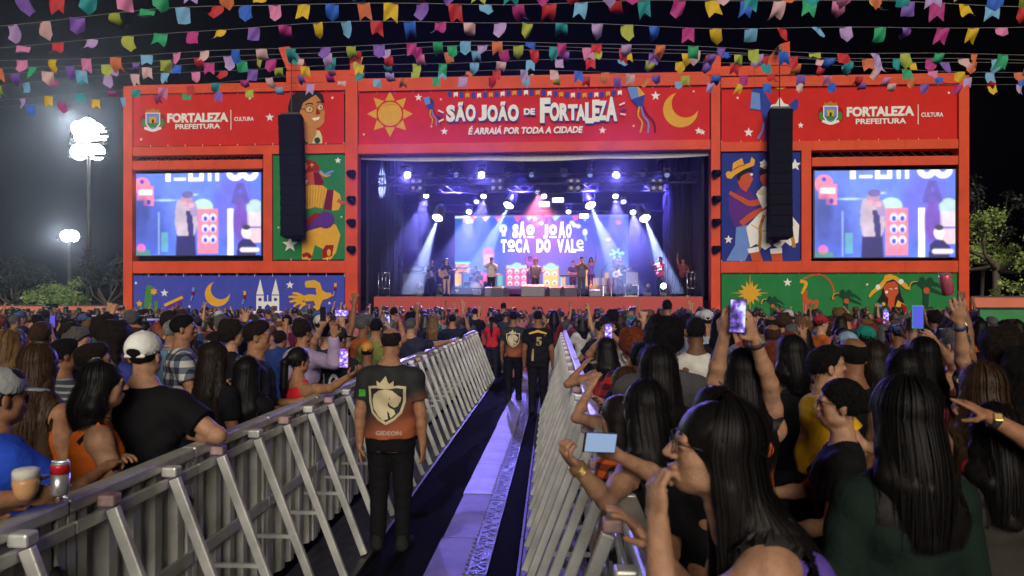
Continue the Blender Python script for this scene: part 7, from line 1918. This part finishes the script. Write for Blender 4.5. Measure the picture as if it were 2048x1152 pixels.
gi, _ = player('guitarist in long navy dress with bare legs near the deck lamps', 893, 32.0, R(190), H=1.7, sex='f', hair=('wavy', 'dark'), L=.2, top=('tee', (.015, .018, .05)), bottoms=None, skin='fair', arms=pl, hem=-.45)
g4, _ = player('guitarist in black tee and cap with a white guitar', 1241, 32.6, R(172), hair=('short', 'black'), cap=(.015, .015, .018), top=('tee', BK), bottoms=BK, skin='tan', arms=pl, face=True)
pc, _ = player('percussionist in navy shirt behind the congas', 1234, 36.0, R(180), z=DECK + .4, hair=('short', 'black'), cap=(.02, .02, .04), top=('tee', (.02, .024, .06)), skin='tan', arms=fwd)
dm, _ = player('drummer half hidden behind the drum kit', 952, 35.6, R(180), hair=('short', 'black'), top=('tee', BK), skin='tan', H=1.5, arms=fwd)
ky, _ = player('keyboard player in dark shirt behind the keyboard stand', 1146, 35.2, R(190), hair=('short', 'dark'), top=('tee', (.03, .03, .05)), skin='fair', arms=fwd, face=True)
dn, _ = player('dancer with raised arms behind the accordion player', 1060, 36.4, R(180), sex='f', H=1.70, z=DECK + .3, hair=('curly', 'dark'), top=('tank', (.10, .03, .12)), skin='brown', arms={1: ('dir', (.4, .1, .9), (-.35, .1, .9), 'open'), -1: ('dir', (-.4, .1, .9), (.35, .1, .9), 'open')})
d2, _ = player('dancer waving beside the singer in the grey vest', 1182, 35.6, R(180), sex='f', z=DECK + .2, hair=('long', 'dark'), L=.3, top=('tank', (.12, .08, .16)), skin='tan', arms={-1: ('dir', (-.3, .1, .9), (0, .1, 1), 'open'), 1: fwd[1]})
it, _ = player('sign interpreter in red top and black trousers with raised hand', 1321, 31.7, R(128), sex='f', hair=('bun', 'black'), top=('tee', (.55, .03, .07)), bottoms=BK, skin='brown', face=True, arms={1: ('ik', (.20, .42, 1.50), (.6, -.1, -.8), 'open', (0, -1, 0)), -1: ('ik', (-.05, .38, 1.10), (-.7, 0, -.7), 'open', (0, 0, 1))}, group=None)
sh_, _ = player('stagehand in floral shirt at the deck edge beside the silver frame', 1366, 33.2, R(170), hair=('short', 'black'), top=('tee', 'floral_red'), bottoms=BK, skin='tan', arms={1: ('dir', (.2, .4, .7), (0, .2, 1), 'relax'), -1: fwd[-1]}, group=None)
M_gw2 = mat('guitar_white', (.60, .58, .62), .25, var=.05); M_gwood = mat('guitar_wood', (.20, .09, .03), .35, var=.2); M_str = mat('chrome', (.6, .6, .6), .2, .9, var=0)
def guitar(root, lab, body, k=1.0):
    e = hold_thing('guitar', lab, 'guitar', root)
    rot = Matrix.Rotation(R(24), 3, 'Y'); o = Vector((.10, .20, 1.02))
    out = [(.22, -.10), (.26, .02), (.20, .13), (.08, .16), (0, .11), (-.10, .15), (-.17, .17), (-.13, .08), (-.12, 0), (-.14, -.10), (-.20, -.16), (-.08, -.15), (0, -.11), (.10, -.16)]
    q = MB(); q.prism([(x * k, z * k) for x, z in out], -.022, .022); q.v = [tuple(o + rot @ Vector(v)) for v in q.v]; q.build('body', body, e, bevel=.006)
    q = MB(); q.bar(o + rot @ Vector((-.08, .028, 0)), o + rot @ Vector((-.74 * k, .028, 0)), .05, .022); q.bar(o + rot @ Vector((-.74 * k, .028, 0)), o + rot @ Vector((-.92 * k, .02, .02)), .075, .018); q.build('neck', M_gwood, e, bevel=.004)
    q = MB(); q.box(o + rot @ Vector((.03, .028, 0)), (.05, .012, .08), rot); q.box(o + rot @ Vector((.13, .028, 0)), (.03, .014, .07), rot); q.build('pickup', M_blackmetal, e)
guitar(g4, 'white electric guitar of the player in the black cap', M_gw2); guitar(bs, 'dark bass guitar by the bass amplifier', M_blackmetal, 1.15); guitar(gi, 'brown guitar held by the player in the navy dress', M_gwood, 1.05)
e = hold_thing('accordion', 'black accordion with white keys on the curly-haired player', 'accordion', ac)
q = MB(); q.box((.20, .28, 1.18), (.13, .20, .46), Matrix.Rotation(R(8), 3, 'Y')); q.build('treble_box', M_blackmetal, e, bevel=.02); q = MB(); q.box((-.18, .28, 1.15), (.11, .20, .42), Matrix.Rotation(R(-14), 3, 'Y')); q.build('bass_box', M_blackmetal, e, bevel=.02)
q = MB()
for i in range(9): q.box((-.10 + i * .03, .28, 1.16 + .003 * i), (.018, .19 if i % 2 else .17, .40 if i % 2 else .37), Matrix.Rotation(R(-11 + 2.1 * i), 3, 'Y'))
q.build('bellows', mat('bellows', (.05, .05, .055), .5, var=.2), e)
q = MB(); q.box((.275, .36, 1.18), (.012, .07, .40)); q.build('keyboard', M_white, e)
for r_, lab in ((s1, 'microphone in the hands of the cream jacket singer'), (s2, 'microphone in the hands of the grey vest singer')):
    e = hold_thing('microphone', lab, 'microphone', r_); q = MB(); q.tube([(.02, .20, 1.42), (.0, .17, 1.52)], [.012, .018], 10); q.build('handle', M_blackmetal, e, True); q = MB(); q.lathe([(.004, -.024), (.02, -.014), (.024, 0), (.02, .014), (.004, .024)], (0, .165, 1.545), 12); q.build('grille', M_str, e, True)
# drum kit on the riser
M_shell = mat('drum_shell', (.03, .03, .035), .3, .2, var=.1); M_skinw = mat('drum_head', (.45, .43, .44), .5, var=.1); M_cym = mat('cymbal', (.5, .38, .14), .3, .9, var=.1)
X, Y, z = stage_pt(952, 33.9); e = empty('drum_kit', (X, Y, z)); tag(e, 'drum kit with pale bass drum head and cymbals', 'drum kit')
RX = Matrix.Rotation(R(90), 3, 'X')
q = MB(); q.lathe([(.30, -.2), (.32, -.18), (.32, .18), (.30, .2)], (0, 0, .38), 28, RX); q.build('bass_drum', M_shell, e, True); q = MB(); q.lathe([(.298, .201), (.15, .203), (.01, .203)], (0, 0, .38), 28, RX); q.build('drum_head', M_skinw, e, True)
for x, y, zz, r_, hh in ((-.22, .1, .86, .14, .2), (.18, .1, .88, .15, .2), (.52, .25, .52, .19, .38), (-.45, .3, .62, .17, .14)):
    q = MB(); q.lathe([(r_, 0), (r_ + .008, .012), (r_, .03), (r_, hh - .03), (r_ + .008, hh - .012), (r_, hh), (.01, hh)], (x, y, zz - hh / 2), 18, Matrix.Rotation(R(12), 3, 'X')); q.build('tom', M_shell, e, True)
for x, y, zz, r_ in ((-.62, .05, 1.12, .22), (.62, .05, 1.22, .24), (-.35, .35, 1.35, .2), (.95, .2, 1.05, .2)):
    q = MB(); q.lathe([(r_, 0), (r_ * .5, .018), (.03, .03), (.01, .04)], (x, y, zz), 20, Matrix.Rotation(R(14), 3, 'X')); c_ = q.build('cymbal', M_cym, e, True); q = MB(); q.tube([(x, y, 0), (x, y, zz)], .012, 6)
    for a in range(3): q.tube([(x, y, .25), (x + .2 * math.cos(a * 2.1), y + .2 * math.sin(a * 2.1), .0)], .01, 5)
    q.build('cymbal_stand', M_str, c_)
q = MB(); X2 = gx(905, 32.9); X3 = gx(1000, 32.9); q.box(((X2 + X3) / 2, 32.9, DECK + .2), (X3 - X2, .04, .38)); o = q.build('band_cloth', mat('band_black', (.014, .014, .02), .8, var=.1)); tag(o, 'black cloth with faint band lettering before the drums', 'cloth')
for t_, a, b_, z0_, z1_ in (('TOCA', 944, 962, .22, .34), ('VALE', 946, 962, .06, .2)):
    lettering(t_, gx(a, 32.88), gx(b_, 32.88), DECK + z0_, DECK + z1_, 32.876, mat('faint_white', (.30, .30, .34), .7, var=0), o, .01)
q = MB(); q.prism([(gx(914, 32.88) + x, DECK + .26 + zz) for x, zz in ((0, -.09), (.09, .02), (.06, .08), (0, .05), (-.06, .08), (-.09, .02))], 32.872, 32.874); q.build('heart_print', mat('faint_white'), o)
# congas, timbales
for px, Y_, m_, lab in ((1200, 34.2, mat('conga_white', (.55, .52, .55), .35, var=.1), 'pair of white congas on a stand'), (1228, 34.8, mat('conga_brown', (.20, .09, .04), .35, var=.2), 'pair of brown congas before the percussionist')):
    X, Y, z = stage_pt(px, Y_); e = empty('congas', (X, Y, z)); tag(e, lab, 'congas')
    for dx in (-.17, .17):
        q = MB(); q.lathe([(.10, .15), (.13, .3), (.165, .55), (.15, .78), (.14, .86), (.145, .87), (.01, .875)], (dx, 0, 0), 20); q.build('conga', m_, e, True)
    q = MB()
    for a in range(6): q.tube([(.28 * math.cos(a * 1.05), .2 * math.sin(a * 1.05), 0), (.3 * math.cos(a * 1.05), .16 * math.sin(a * 1.05), .55)], .013, 5)
    q.tube([(-.33, -.15, .5), (.33, -.15, .5), (.33, .15, .5), (-.33, .15, .5), (-.33, -.15, .5)], .013, 5); q.build('stand', M_str, e)
X, Y, z = stage_pt(1188, 33.8); e = empty('floor_drum', (X, Y, z)); tag(e, 'yellow floor drum beside the white congas', 'drum'); q = MB(); q.lathe([(.2, .1), (.21, .12), (.21, .5), (.2, .52), (.01, .525)], (0, 0, 0), 20); q.build('shell', mat('drum_yellow', (.55, .34, .05), .35, var=.1), e, True); q = MB(); [q.tube([(.2 * math.cos(a), .2 * math.sin(a), 0), (.2 * math.cos(a), .2 * math.sin(a), .3)], .012, 5) for a in (0, 2.1, 4.2)]; q.build('drum_leg', M_str, e)
# keyboard
X, Y, z = stage_pt(1143, 34.2); e = empty('keyboard', (X, Y, z)); tag(e, 'keyboard on a silver stand between the singers', 'keyboard')
q = MB(); q.box((0, 0, .98), (1.1, .32, .1)); q.build('keyboard_body', M_blackmetal, e, bevel=.015); q = MB(); q.box((0, .05, 1.035), (1.0, .14, .012)); q.build('keys', M_white, e); q = MB(); [q.box((sx, 0, .47), (.07, .07, .94)) for sx in (-.4, .4)]; [q.box((sx, 0, .02), (.08, .5, .04)) for sx in (-.4, .4)]; q.bar((-.4, 0, .5), (.4, 0, .5), .05, .05); q.build('stand', M_str, e)
# amplifiers, cases, wedges
M_grl = mat('amp_grille', (.05, .05, .055), .6, var=.3, scale=60, bump=.4, bscale=200); M_silver = mat('amp_cloth', (.20, .19, .20), .6, var=.15, scale=60)
def amp(px, Y_, w_, h_, lab, m=M_grl, head=True, zb=DECK):
    X, Y, z = stage_pt(px, Y_, zb); e = empty('amplifier', (X, Y, z)); tag(e, lab, 'amplifier'); q = MB(); q.box((0, 0, h_ / 2), (w_, .4, h_)); q.build('cabinet', M_spk, e, bevel=.02); q = MB(); q.box((0, -.203, h_ / 2), (w_ * .9, .012, h_ * .88)); q.build('grille', m, e)
    if head: q = MB(); q.box((0, 0, h_ + .15), (w_ * .95, .34, .26)); q.build('amp_head', M_spk, e, bevel=.02); q = MB(); [q.lathe([(.02, 0), (.018, .02), (.002, .021)], (-.3 * w_ + .1 * w_ * i, -.172, h_ + .13), 10, RX) for i in range(7)]; q.build('knob_row', M_str, e)
    return e
amp(828, 33.9, 1.1, 1.15, 'tall bass amplifier stack at the dark side of the stage'); amp(1263, 33.4, .62, .62, 'guitar amplifier with silver cloth on the flight case', M_silver, False, DECK + .52)
X, Y, z = stage_pt(1256, 33.3); e = empty('flight_case', (X, Y, z)); tag(e, 'black flight case with silver edges under the guitar amplifier', 'case'); q = MB(); q.box((0, 0, .26), (.86, .5, .5)); q.build('shell', M_spk, e, bevel=.01)
q = MB()
for sx in (-.43, .43):
    for sy in (-.25, .25): q.box((sx, sy, .26), (.04, .04, .53))
for zz in (.01, .51):
    for sy in (-.25, .25): q.box((0, sy, zz), (.9, .04, .04))
q.build('edge_rail', M_str, e)
def wedge(px, Y_, w_, rz, lab, k=1.0):
    X, Y, z = stage_pt(px, Y_); e = empty('floor_monitor', (X, Y, z), rz); tag(e, lab, 'monitor', 'floor monitor wedges')
    q = MB(); q.prism([(-.26 * k, 0), (.26 * k, 0), (.28 * k, .14 * k), (.02 * k, .42 * k), (-.2 * k, .36 * k)], -w_ / 2, w_ / 2); q.build('cabinet', M_wedge, e, bevel=.015)
    q = MB(); q.bar((.265 * k, 0, .165 * k), (.045 * k, 0, .40 * k), w_ * .88, .012, up=(1, 0, 1)); q.build('grille', M_grl, e); q = MB(); q.box((-.02, w_ / 2 + .001, .17), (.12, .004, .06)); q.box((-.02, -w_ / 2 - .001, .17), (.12, .004, .06)); q.build('handle', M_blackmetal, e)
M_wedge = mat('wedge_grey', (.10, .10, .12), .5, var=.2, scale=20)
wedge(1000, 30.9, .62, R(60), 'grey floor monitor wedge before the cream jacket singer'); wedge(1066, 31.0, 1.0, R(90), 'wide black floor monitor before the accordion player', 1.2); wedge(1108, 31.0, .6, R(115), 'violet-lit floor monitor wedge beside the wide one'); wedge(1136, 30.9, .62, R(125), 'grey floor monitor wedge with a printed mark before the vest singer')
wedge(985, 31.3, .6, R(85), 'dark floor monitor wedge behind the grey one'); wedge(1190, 31.0, .5, R(90), 'small dark monitor before the congas', .7)
# silver barrier-like frames at both deck edges
for px, lab in ((768, 'silver metal frame at the dark deck edge by the amplifier'), (1386, 'silver metal frame at the deck edge by the stagehand')):
    X, Y, z = stage_pt(px, 32); e = empty('metal_frame', (X, Y, z)); tag(e, lab, 'frame'); q = MB()
    for x in (-.25, .25): q.tube([(x, 0, 0), (x, 0, 1.05)], .022, 6)
    for zz in (.35, 1.05): q.tube([(-.25, 0, zz), (.25, 0, zz)], .022, 6)
    q.tube([(-.08, 0, .35), (-.08, 0, 1.05)], .014, 6); q.tube([(.08, 0, .35), (.08, 0, 1.05)], .014, 6); q.build('tube', M_str, e, True); q = MB(); [q.box((x, 0, .012), (.07, .5, .02)) for x in (-.25, .25)]; q.build('foot', M_str, e)
for px, lab in ((1203, 'microphone stand before the congas'), (1310, 'tall thin microphone stand by the interpreter'), (925, 'microphone stand beside the drums')):
    X, Y, z = stage_pt(px, 31.8 if px > 1000 else 33.2); e = empty('microphone_stand', (X, Y, z)); tag(e, lab, 'microphone stand'); q = MB(); q.tube([(0, 0, 0), (0, 0, 1.1)], .012, 6); q.tube([(0, 0, 1.1), (.3, -.1, 1.45)], .009, 6); q.build('pole', M_str, e); q = MB(); q.lathe([(.14, 0), (.14, .015), (.02, .03)], (0, 0, 0), 16); q.build('base', M_blackmetal, e, True)
# ================================================================ smoke over the stage, thin night air over the whole ground
def air(name, dens, g_, c, d, col=(.8, .85, 1, 1)):
    mh = bpy.data.materials.new(name); mh.use_nodes = True
    t = mh.node_tree
    for n in list(t.nodes):
        if n.type != 'OUTPUT_MATERIAL': t.nodes.remove(n)
    pv = t.nodes.new('ShaderNodeVolumePrincipled')
    pv.inputs['Color'].default_value = col
    pv.inputs['Density'].default_value = dens
    pv.inputs['Anisotropy'].default_value = g_
    t.links.new(pv.outputs[0], t.nodes['Material Output'].inputs['Volume'])
    q = MB(); q.box(c, d)
    tag(q.build(name, mh), kind='stuff')
air('haze', HAZE, 0.88, (0, 50, 14), (120, 130, 30))
air('stage_smoke', SMOKE, 0.7, ((x0s + x1s) / 2, 36.3, 5.45), (x1s - x0s - .5, 11.2, 6.6), (.62, .66, 1, 1))  # blue of the stage light deepened by tinting the smoke itself
